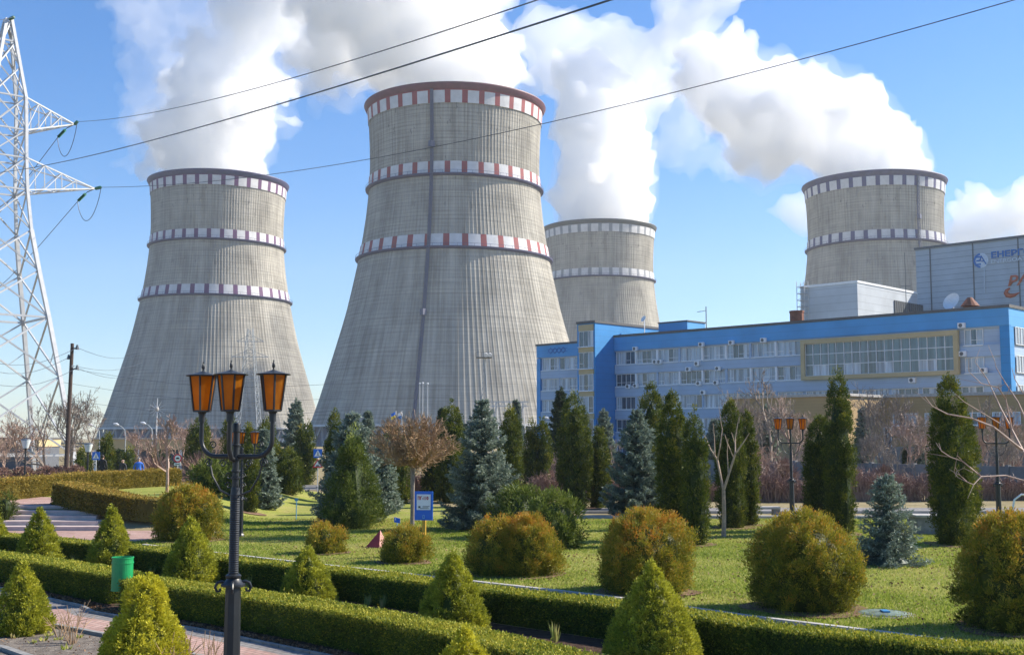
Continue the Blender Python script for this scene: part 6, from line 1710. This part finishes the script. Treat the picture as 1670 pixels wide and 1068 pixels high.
# ------------------------------------------------------------------ three-lantern street lamps
def street_lamp(label, loc):
    t = thing('street_lamp', label, 'street lamp', loc, 'three-lantern lamps'); B = Vector(loc)
    def ln(p, rot):
        m_ = MB(B + Vector(p)); n = 6
        def ring(r_, z): return [(r_ * math.cos(rot + k * math.pi / 3), r_ * math.sin(rot + k * math.pi / 3), z) for k in range(n)]
        lo, hi = ring(.112, 0), ring(.172, .46)
        h_ = MB(B + Vector(p)); h_.lathe([(.118, -.012), (.118, .012)], 6, rot=rot); h_.lathe([(.04, -.05), (.06, -.012)], 10)
        for k in range(n): h_.bar(lo[k], hi[k], .014)
        for k in range(n): h_.bar(lo[k], lo[(k + 1) % n], .012); h_.bar(hi[k], hi[(k + 1) % n], .012)
        lan = h_.build('lantern', M['black'], t)
        g_ = MB(B + Vector(p)); g_.lathe([(.108, .012), (.168, .455)], 6, rot=rot, cap=False); g_.build('glass', M['amber'], lan)
        r_ = MB(B + Vector(p)); r_.lathe([(.215, .455), (.222, .466), (.12, .490), (.03, .515), (.012, .525)], 24); r_.build('hat', M['black'], lan, smooth=True)
        f_ = MB(B + Vector(p)); f_.lathe([(.012, .52), (.009, .54), (.022, .565), (.018, .60), (.008, .62), (.011, .63), (.002, .655)], 10); f_.build('finial', M['black'], lan, smooth=True)
    zl = 3.74
    p0 = MB(B)
    p0.lathe([(.19, 0), (.19, .06), (.15, .10), (.12, .16), (.108, .25), (.098, 1.45), (.094, 1.50)], 8, rot=R(22)); p0.build('pedestal', M['black'], t)
    c_ = MB(B); c_.lathe([(.10, 1.50), (.155, 1.515), (.155, 1.54), (.11, 1.57), (.085, 1.61), (.10, 1.63), (.10, 1.65), (.07, 1.67)], 20); c_.build('collar', M['black'], t, smooth=True)
    m_ = MB(B); m_.lathe([(.060, 1.66)] + [(.060 + .0038 * (i % 2), 1.67 + i * .014) for i in range(72)] + [(.060, 2.69), (.055, 2.74), (.05, 2.76)], 20); m_.build('ribbed_shaft', M['black'], t, smooth=False)
    m_ = MB(B); m_.lathe([(.045, 2.75), (.042, 3.46), (.052, 3.47), (.052, 3.56), (.045, 3.58), (.01, 3.59)], 14)
    for z in (2.86, 2.95, 3.1, 3.28): m_.lathe([(.043, z), (.058, z + .008), (.058, z + .028), (.043, z + .036)], 14)
    m_.build('upper_shaft', M['black'], t, smooth=True)
    # scrolls at the collar
    def scroll(c0, ux, uz, r0, turns, rad_, name='scroll', flip=1):
        q = MB(B); pts = []
        n_ = 26
        for i in range(n_):
            a = i / (n_ - 1) * turns * 2 * math.pi; r_ = r0 * (1 - .75 * i / (n_ - 1))
            pts.append(Vector(c0) + Vector(ux) * (r_ * math.cos(a)) * flip + Vector(uz) * (r_ * math.sin(a)))
        q.tube(pts, rad_, 6); return q.build(name, M['black'], t, smooth=True)
    Z = (0, 0, 1)
    for a in (0, 90, 180, 270):
        u = Vector((math.cos(R(a + 10)), math.sin(R(a + 10)), 0))
        q = MB(B); q.tube([u * .10 + Vector((0, 0, 1.56)), u * .15 + Vector((0, 0, 1.575)), u * .20 + Vector((0, 0, 1.555)), u * .225 + Vector((0, 0, 1.50)), u * .20 + Vector((0, 0, 1.45)), u * .165 + Vector((0, 0, 1.455)), u * .16 + Vector((0, 0, 1.49))], [.02, .02, .019, .018, .017, .016, .015], 8); q.build('scroll', M['black'], t, smooth=True)
    ux = Vector((math.cos(R(-18)), math.sin(R(-18)), 0))
    for sg in (1, -1):
        e = -ux * sg; m_ = MB(B); L_ = .52
        pts = [e * .03 + Vector((0, 0, 3.155)), e * (L_ - .22) + Vector((0, 0, 3.155))]
        for k in range(1, 9):
            a = math.pi / 2 * k / 8; pts.append(e * (L_ - .22 + .22 * math.sin(a)) + Vector((0, 0, 3.155 + .22 * (1 - math.cos(a)))))
        pts.append(e * L_ + Vector((0, 0, 3.62))); pts.append(e * L_ + Vector((0, 0, 3.70)))
        m_.tube(pts, [.03] * (len(pts) - 1) + [.03], 10); m_.lathe([(.045, 3.60), (.045, 3.70)], 10, c=(e * L_)[:2]); m_.build('arm', M['black'], t, smooth=True)
        ln(e * L_ + Vector((0, 0, zl)), R(10 + 22 * sg))
        for (cx_, cz, r_, tr) in ((.34, 3.30, .055, 1.2), (.40, 3.07, .06, 1.4), (.19, 3.06, .05, 1.3)):
            scroll(tuple(e * cx_ + Vector((0, 0, cz))), tuple(e), Z, r_, tr, .008)
        q = MB(B); q.tube([e * .40 + Vector((0, 0, 3.13)), e * .34 + Vector((0, 0, 2.9)), e * .22 + Vector((0, 0, 2.72)), e * .07 + Vector((0, 0, 2.66))], .013, 6); q.build('brace', M['black'], t, smooth=True)
        for z in (3.0, 2.88): scroll(tuple(e * .10 + Vector((0, 0, z - .1))), tuple(e), Z, .05, 1.2, .007)
    # middle lantern on its own stem in front of the shaft
    f_ = Vector((-.06, -.12, 0))
    m_ = MB(B); m_.tube([(0, 0, 3.10), tuple(f_ * .7 + Vector((0, 0, 3.13))), tuple(f_ + Vector((0, 0, 3.25))), tuple(f_ + Vector((0, 0, 3.72)))], .034, 10)
    m_.lathe([(.05, 3.60), (.05, 3.70)], 10, c=f_[:2]); m_.build('arm', M['black'], t, smooth=True)
    ln(f_ + Vector((0, 0, zl)), R(0))
    return t
Ynear = 15.1; g = at(386, 700, Ynear); g.z = 0
LP = street_lamp('black iron lamp post with three amber lanterns standing beside the lower path', g)
for px, by, Y, sc, lab in ((392, 876, None, .85, 'three-lantern lamp on the lawn, hidden behind the near lamp post'), (1289, None, 50.5, 1, 'three-lantern lamp behind the domed orange thuja, before the ochre building'), (1624, None, 47, 1, 'three-lantern lamp behind the bare branches at the picture edge')):
    q = G(px, by) if by else gpt(px, Y)
    copy_tree(LP, loc=q, rz=R(10), sc=sc, label=lab)
# globe lamps on the terrace
def globe_lamp(label, px, Y, ztop):
    g = gpt(px, Y); H = at(px, ztop, Y).z - g.z; t = thing('park_lamp', label, 'street lamp', g, 'park lamps with frosted shades')
    m_ = MB(g); m_.lathe([(.10, 0), (.10, .05), (.045, .09), (.04, H - .5), (.06, H - .48), (.06, H - .42)], 12); m_.build('post', M['black'], t, smooth=True)
    m_ = MB(g); m_.lathe([(.12, H - .42), (.22, H - .06), (.20, H - .03)], 14); sh = m_.build('shade', M['globe_glass'], t, smooth=True)
    m_ = MB(g); m_.lathe([(.23, H - .03), (.22, H), (.05, H + .04)], 14); m_.build('cap', M['dark_steel'], sh, smooth=True)
globe_lamp('park lamp with a frosted shade under the pylon, nearer the picture edge', 43, 55, 716)
globe_lamp('park lamp with a frosted shade beside the person in black', 145, 59, 723)
# road lamps with curved arms
for px, Y, ty, lab in ((205, 112, 693, 'curved-arm road lamp at the foot of the maroon-banded tower, by the ochre fascia middle'), (249, 112, 691, 'curved-arm road lamp next to the starburst ornament'), (163, 112, 694, 'curved-arm road lamp near the bare trees'), (905, 130, 681, 'curved-arm road lamp by the corner of the blue office')):
    g = gpt(px, Y); g.z = 0; H = at(px, ty + 8, Y).z; t = thing('road_lamp', lab, 'street lamp', g, 'curved-arm road lamps')
    m_ = MB(g); m_.tube([(0, 0, 0), (0, 0, H * .8), (-.1, 0, H), (-.4, 0, H + .3), (-.75, 0, H + .5)], [.06, .05, .045, .04, .04], 8); m_.build('post', M['mast_grey'], t, smooth=True)
    m_ = MB(g); m_.tube([(-.7, 0, H + .47), (-.9, 0, H + .55), (-1.2, 0, H + .6)], [.08, .13, .05], 8); m_.build('lamp_head', M['white'], t, smooth=True)
# starburst ornament
g = gpt(255, 120); g.z = 0; zc = at(255, 667, 120).z; t = thing('starburst_ornament', 'tall post topped by a metal starburst of thin rays', 'ornament', g)
m_ = MB(g); m_.bar((0, 0, 0), (0, 0, zc), .09, .07, 8); m_.build('post', M['white_steel'], t)
m_ = MB(g); m_.lathe([(.02, zc - .24), (.2, zc - .14), (.24, zc), (.2, zc + .14), (.02, zc + .24)], 12); m_.build('ball', M['kerb'], t, smooth=True)
m_ = MB(g)
for k in range(12):
    a = math.pi * 2 * k / 12; l = 1.15 if k % 3 == 0 else .9
    m_.bar((.2 * math.cos(a), 0, zc + .2 * math.sin(a)), (l * math.cos(a), .12 * (k % 2), zc + l * math.sin(a)), .035, .02)
m_.build('rays', M['panel_white'], t)
# flag poles and flags
for px, ty in ((684, 627), (689, 626), (697, 627)):
    g = gpt(px, 150); g.z = 0; H = at(px, ty, 150).z; m_ = MB(g); m_.bar((0, 0, 0), (0, 0, H), .09, .05, 8, cap=True)
    t = thing('flagpole', {684: 'slim pale flagpole of a close trio before the tallest tower, the one toward the flags', 689: 'slim pale flagpole in the middle of the close trio before the tallest tower', 697: 'slim pale flagpole of the close trio, the one touching the tower ladder line'}[px], 'flagpole', g, 'flagpoles'); m_.build('pole', M['white_steel'], t)
    m_ = MB(g); m_.lathe([(.02, H), (.12, H + .05), (.12, H + .2), (.02, H + .25)], 8); m_.build('knob', M['white'], t)
def flag(px, py, cols_, label):
    g = gpt(px, 150); g.z = 0; z = at(px, py, 150).z; t = thing('flag', label, 'flag', g)
    m_ = MB(g); m_.bar((0.9, 0, 0), (.9, 0, z + .1), .06); m_.build('pole', M['white_steel'], t)
    m_ = MB(g); n = 8
    for j, ci in enumerate((1, 0)):
        for i in range(n):
            m_.mi = ci; x0, x1 = .9 - .6 * i / n, .9 - .6 * (i + 1) / n; y = lambda x: .15 * math.sin(x * 9)
            z0 = z - .8 + j * .4; m_.poly([(x0, y(x0), z0 - .5 * (.9 - x0)), (x1, y(x1), z0 - .5 * (.9 - x1)), (x1, y(x1), z0 + .4 - .5 * (.9 - x1)), (x0, y(x0), z0 + .4 - .5 * (.9 - x0))])
    o = m_.build('cloth', cols_, t); s = o.modifiers.new('Thickness', 'SOLIDIFY'); s.thickness = .02
flag(634, 671, [M['flag_blue'], M['flag_yellow']], 'small blue and yellow flag showing above the ball-crowned tree')
flag(644, 671, [M['white'], M['letters_blue']], 'small white and blue flag next to the blue and yellow one')

# ------------------------------------------------------------------ signs
def post_sign(name, label, px, Y, pieces, postr=.03, postmat='white_steel', zbase=None):
    g = gpt(px, Y); t = thing(name, label, 'sign', g); 
    return g, t
def face(mb_, pts, y=0): mb_.poly([(x, y, z) for x, z in pts])
def crossing_sign(label, px, py, Y, size, extra=None):
    g = gpt(px, Y); zc = at(px, py, Y).z - g.z; t = thing('crossing_sign', label, 'sign', g); s = size / 2
    m_ = MB(g); m_.bar((0, .05, 0), (0, .05, zc + s), .03, n=8); m_.build('post', M['white_steel'], t)
    m_ = MB(g); m_.box((-s, -.01, zc - s), (s, .01, zc + s)); pn = m_.build('panel', M['sign_blue'], t)
    m_ = MB(g); face(m_, [(-.40 * size, zc - .34 * size), (.40 * size, zc - .34 * size), (0, zc + .40 * size)], -.014); m_.build('marking', M['white'], pn)
    m_ = MB(g); y = -.018
    face(m_, [(-.03 * size, zc - .10 * size), (.05 * size, zc - .10 * size), (.05 * size, zc + .08 * size), (-.02 * size, zc + .08 * size)], y)
    face(m_, [(-.03 * size, zc + .10 * size), (.04 * size, zc + .10 * size), (.04 * size, zc + .17 * size), (-.03 * size, zc + .17 * size)], y)
    face(m_, [(-.14 * size, zc - .30 * size), (-.08 * size, zc - .30 * size), (.03 * size, zc - .10 * size), (-.03 * size, zc - .10 * size)], y)
    face(m_, [(.10 * size, zc - .30 * size), (.16 * size, zc - .30 * size), (.05 * size, zc - .10 * size), (.0 * size, zc - .11 * size)], y + -.001)
    m_.build('pictogram', M['black'], pn)
    return g, t, zc
crossing_sign('blue pedestrian crossing sign behind the person in black', 158, 743, 72, .48)
g, t, zc = crossing_sign('blue pedestrian crossing sign mounted over a red triangular bump warning', 519, 739, 74, .55)
zt_ = at(519, 757, 74).z - g.z
def tri(s): return [(-s, zt_ - s * .62), (s, zt_ - s * .62), (0, zt_ + s * 1.05)]
m_ = MB(g); m_.poly([(x, .02, z) for x, z in tri(.33)]); m_.poly([(x, -.012, z) for x, z in tri(.33)]); pn = m_.build('warning_triangle', M['red_sign'] if 'red_sign' in M else plain('sign_red', (.62, .02, .04), .4, var=.05), t)
m_ = MB(g); m_.poly([(x, -.016, z) for x, z in tri(.215)]); m_.build('marking', M['white'], pn)
m_ = MB(g); face(m_, [(-.13, zt_ - .12)] + [(.13 * math.cos(R(a)), zt_ - .12 + .08 * math.sin(R(a))) for a in range(170, -1, -20)] + [(.13, zt_ - .12)], -.020); m_.build('pictogram', M['black'], pn)
# round sign with plate below
g = gpt(291, 70); zc = at(291, 747, 70).z - g.z; t = thing('round_road_sign', 'round red-rimmed road sign with a dark vehicle and a white plate below', 'sign', g)
m_ = MB(g); m_.bar((0, .05, 0), (0, .05, zc + .2), .03, n=8); m_.build('post', M['white_steel'], t)
def disc(r_, y): return [(r_ * math.cos(2 * math.pi * k / 28), y, zc + r_ * math.sin(2 * math.pi * k / 28)) for k in range(28)]
m_ = MB(g); m_.poly(disc(.25, 0)); m_.poly(disc(.25, .02)); pn = m_.build('rim', plain('sign_rim_red', (.62, .02, .04), .4, var=.05), t)
m_ = MB(g); m_.poly(disc(.175, -.006)); m_.build('face', M['white'], pn)
m_ = MB(g); face(m_, [(-.11, zc - .05), (.11, zc - .05), (.10, zc + .01), (.05, zc + .055), (-.04, zc + .055), (-.11, zc + .01)], -.011); m_.build('pictogram', M['black'], pn)
m_ = MB(g); m_.box((-.2, -.01, zc - .42), (.2, .01, zc - .28)); pl_ = m_.build('plate', M['white'], t)
m_ = MB(g); m_.box((-.13, -.016, zc - .37), (.13, -.012, zc - .33)); m_.build('plate_marking', M['black'], pl_)
# blue notice board
Yb = 33.6; g = gpt(692, Yb); t = thing('notice_board', 'blue notice board on a yellow post with a white sheet lettered in red', 'sign', g); rzq = R(-6)
ex = Vector((math.cos(rzq), math.sin(rzq), 0)); ey = Vector((-ex.y, ex.x, 0)); z0 = at(692, 848, Yb).z; z1 = at(692, 801, Yb).z
q = MB(g, ex, ey); q.box((-.05, .02, -.05), (.05, .12, z0 + .25)); q.build('post', M['yellow_post'], t)
q = MB(g, ex, ey); q.box((-.265, -.02, z0), (.265, .018, z1)); pn = q.build('board', M['sign_blue'], t, bevel=.006)
hh = z1 - z0; a0, a1 = z0 + hh * .36, z0 + hh * .90
q = MB(g, ex, ey); q.box((-.20, -.032, a0), (.20, -.022, a1)); sh = q.build('sheet', M['white'], pn)
text_mesh('ПГ-110', .125, 'lettering', 'sign_red_ink' if 'sign_red_ink' in M else 'red', sh, g + ex * -.175 - ey * .034 + Vector((0, 0, a1 - .15)), ex, (0, 0, 1), .006, ext=.002, xs=.80)
q = MB(g, ex, ey)
for z_, x0, x1 in ((a0 + .10, -.03, .17), (a0 + .065, -.03, .14), (a0 + .035, -.10, .15)): q.box((x0, -.036, z_), (x1, -.0325, z_ + .014))
q.box((-.15, -.036, a0 + .055), (-.09, -.0325, a0 + .11)); q.build('small_print', M['dark_steel'], sh)
q = MB(g, ex, ey); q.lathe([(.0, 0)], 3) if False else None
q.box((-.03, -.030, z0 + .05), (.03, -.022, z0 + .07)); q.box((-.03, -.030, z0 + .0702), (-.018, -.022, z0 + .13)); q.box((.018, -.030, z0 + .0702), (.03, -.022, z0 + .13)); q.box((-.03, -.030, z0 + .1302), (.03, -.022, z0 + .145)); q.build('emblem', M['pale_blue'], pn)
# small blue sign on a thin post
Yb = 33.0; g = gpt(649, Yb); t = thing('small_sign', 'tiny tilted blue plate on a thin pale stake beside the ball-crowned tree', 'sign', g); z0 = at(649, 852, Yb).z; z1 = at(649, 844, Yb).z
q = MB(g); q.bar((0, .02, 0), (0, .02, z0 + .05), .012, n=6); q.build('stake', M['pale_blue'], t)
q = MB(g, Vector((.97, .1, -.2)).normalized(), (0, 1, 0)); q.box((-.085, -.012, z0), (.085, .008, z1)); pn = q.build('plate', M['sign_blue'], t)
q = MB(g, Vector((.97, .1, -.2)).normalized(), (0, 1, 0)); q.box((-.06, -.017, z0 + .06), (-.035, -.0125, z1 - .02)); q.build('marking', M['white'], pn)
# pale blue stake
g = G(483, 848); H = at(483, 812, g.y).z; t = thing('marker_stake', 'thin pale blue marker stake with a small plate, alone on the lawn', 'sign', g)
q = MB(g); q.bar((0, 0, 0), (0, 0, H), .02, n=6); q.build('stake', M['pale_blue'], t); q = MB(g); q.box((-.07, -.03, H - .12), (.07, -.021, H)); q.build('plate', M['pale_blue'], t)
# red pyramid
g = G(611, 893); s = px_per_m(g.y); t = thing('red_pyramid', 'red sheet metal pyramid with one sunlit pale face on the lawn', 'pyramid', g); hp = at(622, 864, g.y).z - g.z
mats_ = [M['red'], plain('faded_pink_red_paint', (.62, .30, .25), .55, var=.1, scale=3)]  # paler copy of the red: sunlight put into one side's colour
A = [(-.30, -.12, 0), (.18, -.35, 0), (.42, .18, 0), (-.08, .42, 0)]; ap = (.17, .0, hp)
for k in range(4):
    q = MB(g); q.poly([A[k], A[(k + 1) % 4], ap]); q.build('side', M['red'] if k != 1 else mats_[1], t)
# litter bin
g = line_at([(198, 987)], 0)[0]; t = thing('litter_bin', 'green slatted cylindrical litter bin on a post between the two hedge ends', 'bin', g); s = px_per_m(g.y)
zb_ = at(199, 962, g.y).z; zt2 = at(199, 908, g.y).z; rb = 16.5 / s
q = MB(g)
q.bar((0, .0, 0), (0, .0, zb_ + .1), .025, n=8); q.bar((-.14, 0, 0), (.14, 0, 0.02), .02); q.build('stand', M['bin'], t)
q = MB(g); n = 36
for k in range(n):
    a = 2 * math.pi * k / n; b = 2 * math.pi * (k + .72) / n
    for r_ in (rb,): 
        p = [(r_ * math.cos(a), r_ * math.sin(a), zb_), (r_ * math.cos(b), r_ * math.sin(b), zb_), (r_ * math.cos(b), r_ * math.sin(b), zt2), (r_ * math.cos(a), r_ * math.sin(a), zt2)]
        q.poly(p)
q.lathe([(rb * .965, zt2 - .02), (rb * .965, zb_ + .01), (.0, zb_ + .01)], 30, cap=False)
bn = q.build('bucket', M['bin'], t); sdm = bn.modifiers.new('Thickness', 'SOLIDIFY'); sdm.thickness = .006
q = MB(g)
for z in (zb_, zb_ + (zt2 - zb_) * .82, zt2 - .02): q.lathe([(rb * 1.0, z), (rb * 1.05, z), (rb * 1.05, z + .025), (rb, z + .025), (rb, z)], 30, cap=False)
q.build('hoop', M['bin'], bn)
# manhole cover, bench blocks, white pipe
g = G(1440, 1003); t = thing('manhole_cover', 'weathered pale blue round manhole cover set in the lawn', 'manhole cover', g)
q = MB(g); q.lathe([(.46, 0), (.46, .05), (.40, .07), (.40, .065), (.02, .075)], 28); q.build('lid', plain('blue_green_weathered', (.13, .18, .15), .8, var=.5, scale=6), t, smooth=True)
q = MB(g); q.box((-.03, -.14, .07), (.10, .10, .10)); q.build('handle', plain('blue_handle', (.05, .25, .5), .5), t)
q = MB(g); q.lathe([(.46, -.05), (.62, -.05), (.60, .035), (.47, .04)], 28); q.build('collar', M['kerb_dark'], t, smooth=True)
def block_bench(px, Y, w_, label):
    g = gpt(px, Y); t = thing('concrete_bench', label, 'bench', g, 'concrete benches')
    q = MB(g); q.box((-w_ / 2, -.25, .34), (w_ / 2, .25, .44)); q.build('seat', M['kerb'], t, bevel=.01)
    for sx in (-1, 1):
        q = MB(g); q.box((sx * w_ * .4 - .15, -.2, 0), (sx * w_ * .4 + .15, .2, .337)); q.build('leg', M['kerb_dark'], t, bevel=.01)
block_bench(1240, 50.6, 1.5, 'low concrete bench beside the middle lawn lamp')
block_bench(1512, 45.6, 1.7, 'low concrete bench against the solitary column thuja')
def tub(px, Y):
    g = gpt(px, Y); t = thing('concrete_planter', 'square weathered concrete planter next to the solitary column thuja', 'planter', g)
    q = MB(g); q.box((-.75, -.4, 0), (.75, .4, .62)); q.build('box', M['kerb_dark'], t, bevel=.02); q = MB(g); q.box((-.80, -.45, .622), (.80, .45, .70)); q.build('rim', M['kerb'], t, bevel=.01)
tub(1519, 41.5)
g = gpt(1655, 44); t = thing('bent_pipe', 'bent white pipe standing by the bushes at the picture edge', 'pipe', g)
q = MB(g); z = at(1655, 806, 44).z; q.tube([(-.25, 0, 0), (-.25, 0, z * .4), (-.12, 0, z * .85), (.15, 0, z), (.6, 0, z - .05), (.9, 0, z - .15)], .04, 8); q.build('tube', M['white'], t, smooth=True)
q = MB(g); q.lathe([(.055, z * .36), (.055, z * .42)], 10, c=(-.25, 0)); q.build('coupling', M['dark_steel'], t)

# ------------------------------------------------------------------ people
def person(label, px, Y, facing, jacket, legs_, hairm, height=1.74, lift=None, bald=False, step=.1, arms=.12):
    g = gpt(px, Y) if lift is None else gpt(px, Y)
    t = thing('person', label, 'person', g, rz=0); k = height / 1.75
    V = [(0, 0, .95), (0, 0, 1.12), (0, .01, 1.30), (0, .0, 1.44), (0, 0, 1.52), (0, -.01, 1.60), (0, -.015, 1.69)]
    Rr = [(.16, .12), (.15, .115), (.185, .125), (.15, .10), (.058, .058), (.082, .092), (.075, .088)]
    Eg = [(i, i + 1) for i in range(6)]
    for sx in (-1, 1):
        n = len(V); V += [(sx * .10, 0, .90), (sx * .11, step * sx * .5, .50), (sx * .11, step * sx, .09), (sx * .12, step * sx - .15, .04)]; Rr += [(.10, .10), (.065, .065), (.048, .05), (.045, .035)]; Eg += [(0, n), (n, n + 1), (n + 1, n + 2), (n + 2, n + 3)]
        n = len(V); V += [(sx * .20, .0, 1.40), (sx * (.24 + arms * .3), .03, 1.14), (sx * (.24 + arms * .2), -.06, .90), (sx * (.235 + arms * .2), -.09, .82)]; Rr += [(.065, .065), (.052, .052), (.040, .040), (.034, .028)]; Eg += [(3, n), (n, n + 1), (n + 1, n + 2), (n + 2, n + 3)]
        for f in range(5):     # fingers and thumb
            m = len(V); fx = sx * (.235 + arms * .2); dy = -.03 + f * .016 if f < 4 else -.05
            if f < 4: V += [(fx, -.10 + dy + .01, .79), (fx, -.105 + dy, .745 - .006 * abs(f - 1.5)), (fx - sx * .01, -.115 + dy, .715 - .008 * abs(f - 1.5))]
            else: V += [(fx - sx * .01, -.13, .81), (fx - sx * .02, -.15, .785), (fx - sx * .025, -.155, .765)]
            Rr += [(.010, .010), (.009, .009), (.007, .007)]; Eg += [(n + 3, m), (m, m + 1), (m + 1, m + 2)]
    me = bpy.data.meshes.new('body'); me.from_pydata([tuple(c * k for c in v) for v in V], Eg, []); o = bpy.data.objects.new('body', me); col.objects.link(o)
    sk = o.modifiers.new('Skin', 'SKIN'); 
    if not me.skin_vertices: 
        bpy.context.view_layer.objects.active = o
    if not me.skin_vertices: me.attributes
    try:
        lay = me.skin_vertices[0].data
    except Exception:
        bpy.context.view_layer.objects.active = o; o.select_set(True); bpy.ops.mesh.customdata_skin_add(); lay = me.skin_vertices[0].data
    for i, r_ in enumerate(Rr): lay[i].radius = (r_[0] * k, r_[1] * k); lay[i].use_root = (i == 0)
    sb = o.modifiers.new('Smooth', 'SUBSURF'); sb.levels = 2; sb.render_levels = 2
    dg = bpy.context.evaluated_depsgraph_get(); m2 = bpy.data.meshes.new_from_object(o.evaluated_get(dg)); bpy.data.objects.remove(o)
    for m in (M['skin'], M[jacket], M[legs_], M['black']): m2.materials.append(m)
    for p in m2.polygons:
        c = p.center / k; side_ = abs(c.x) > .19
        p.material_index = 0 if (c.z > 1.515 and not side_) or (side_ and c.z < .85) else 1 if (c.z > .93 or side_) else 3 if c.z < .10 else 2
        p.use_smooth = True
    body = link('body', m2, t); body.rotation_euler[2] = facing
    # hair cap, ears, nose, eyes, mouth
    def ball(name, c, r_, mat, parent, sc=(1, 1, 1), cut=None):
        v, f = ICO; v = v * np.array(sc) * r_ * k + np.array(c) * k
        if cut is not None: kf = cut(v[f].mean(1) / k); f = f[kf]
        oo = np_mesh(name, v, f, M[mat], parent, off=(0, 0, 0), smooth=True); return oo
    if not bald: ball('hair', (0, .012, 1.665), .108, hairm, body, (.92, 1.05, 1.05), cut=lambda c: (c[:, 2] > 1.665) | (c[:, 1] > .015))
    else: ball('hair', (0, .014, 1.645), .104, hairm, body, (.95, 1.02, .8), cut=lambda c: (c[:, 2] < 1.665) & (c[:, 1] > -.02) & (c[:, 2] > 1.585))
    for sx in (-1, 1): ball('ear', (sx * .088, .0, 1.645), .022, 'skin', body, (.4, .8, 1.2)); ball('eye', (sx * .03, -.098, 1.66), .010, 'hair', body)
    ball('nose', (0, -.108, 1.635), .016, 'skin', body, (.8, 1, 1.4)); ball('mouth', (0, -.096, 1.597), .018, 'red', body, (1.2, .4, .35))
    # coat skirt and collar
    cm = MB(); cm.lathe([(.205 * k, .80 * k), (.20 * k, .98 * k), (.185 * k, 1.02 * k)], 18, cap=False); 
    for i in range(len(cm.v)): x, y, z = cm.v[i]; cm.v[i] = (x, y * .78, z)
    me_ = bpy.data.meshes.new('jacket_hem'); me_.from_pydata(cm.v, [], cm.f); me_.materials.append(M[jacket]); ho = link('jacket_hem', me_, body)
    return t
person('person in a black coat with dark hair seen from behind, beyond the terrace hedge', 169, 66.6, R(170), 'cloth_black', 'cloth_black', 'hair', 1.66)
person('bald person in dark clothes walking beyond the terrace hedge', 202, 69.6, R(-25), 'cloth_dark', 'cloth_dark', 'hair_grey', 1.70, bald=True)
person('person in a bright blue jacket walking beyond the terrace hedge', 228, 69.4, R(20), 'cloth_blue', 'cloth_dark', 'hair_grey', 1.74)
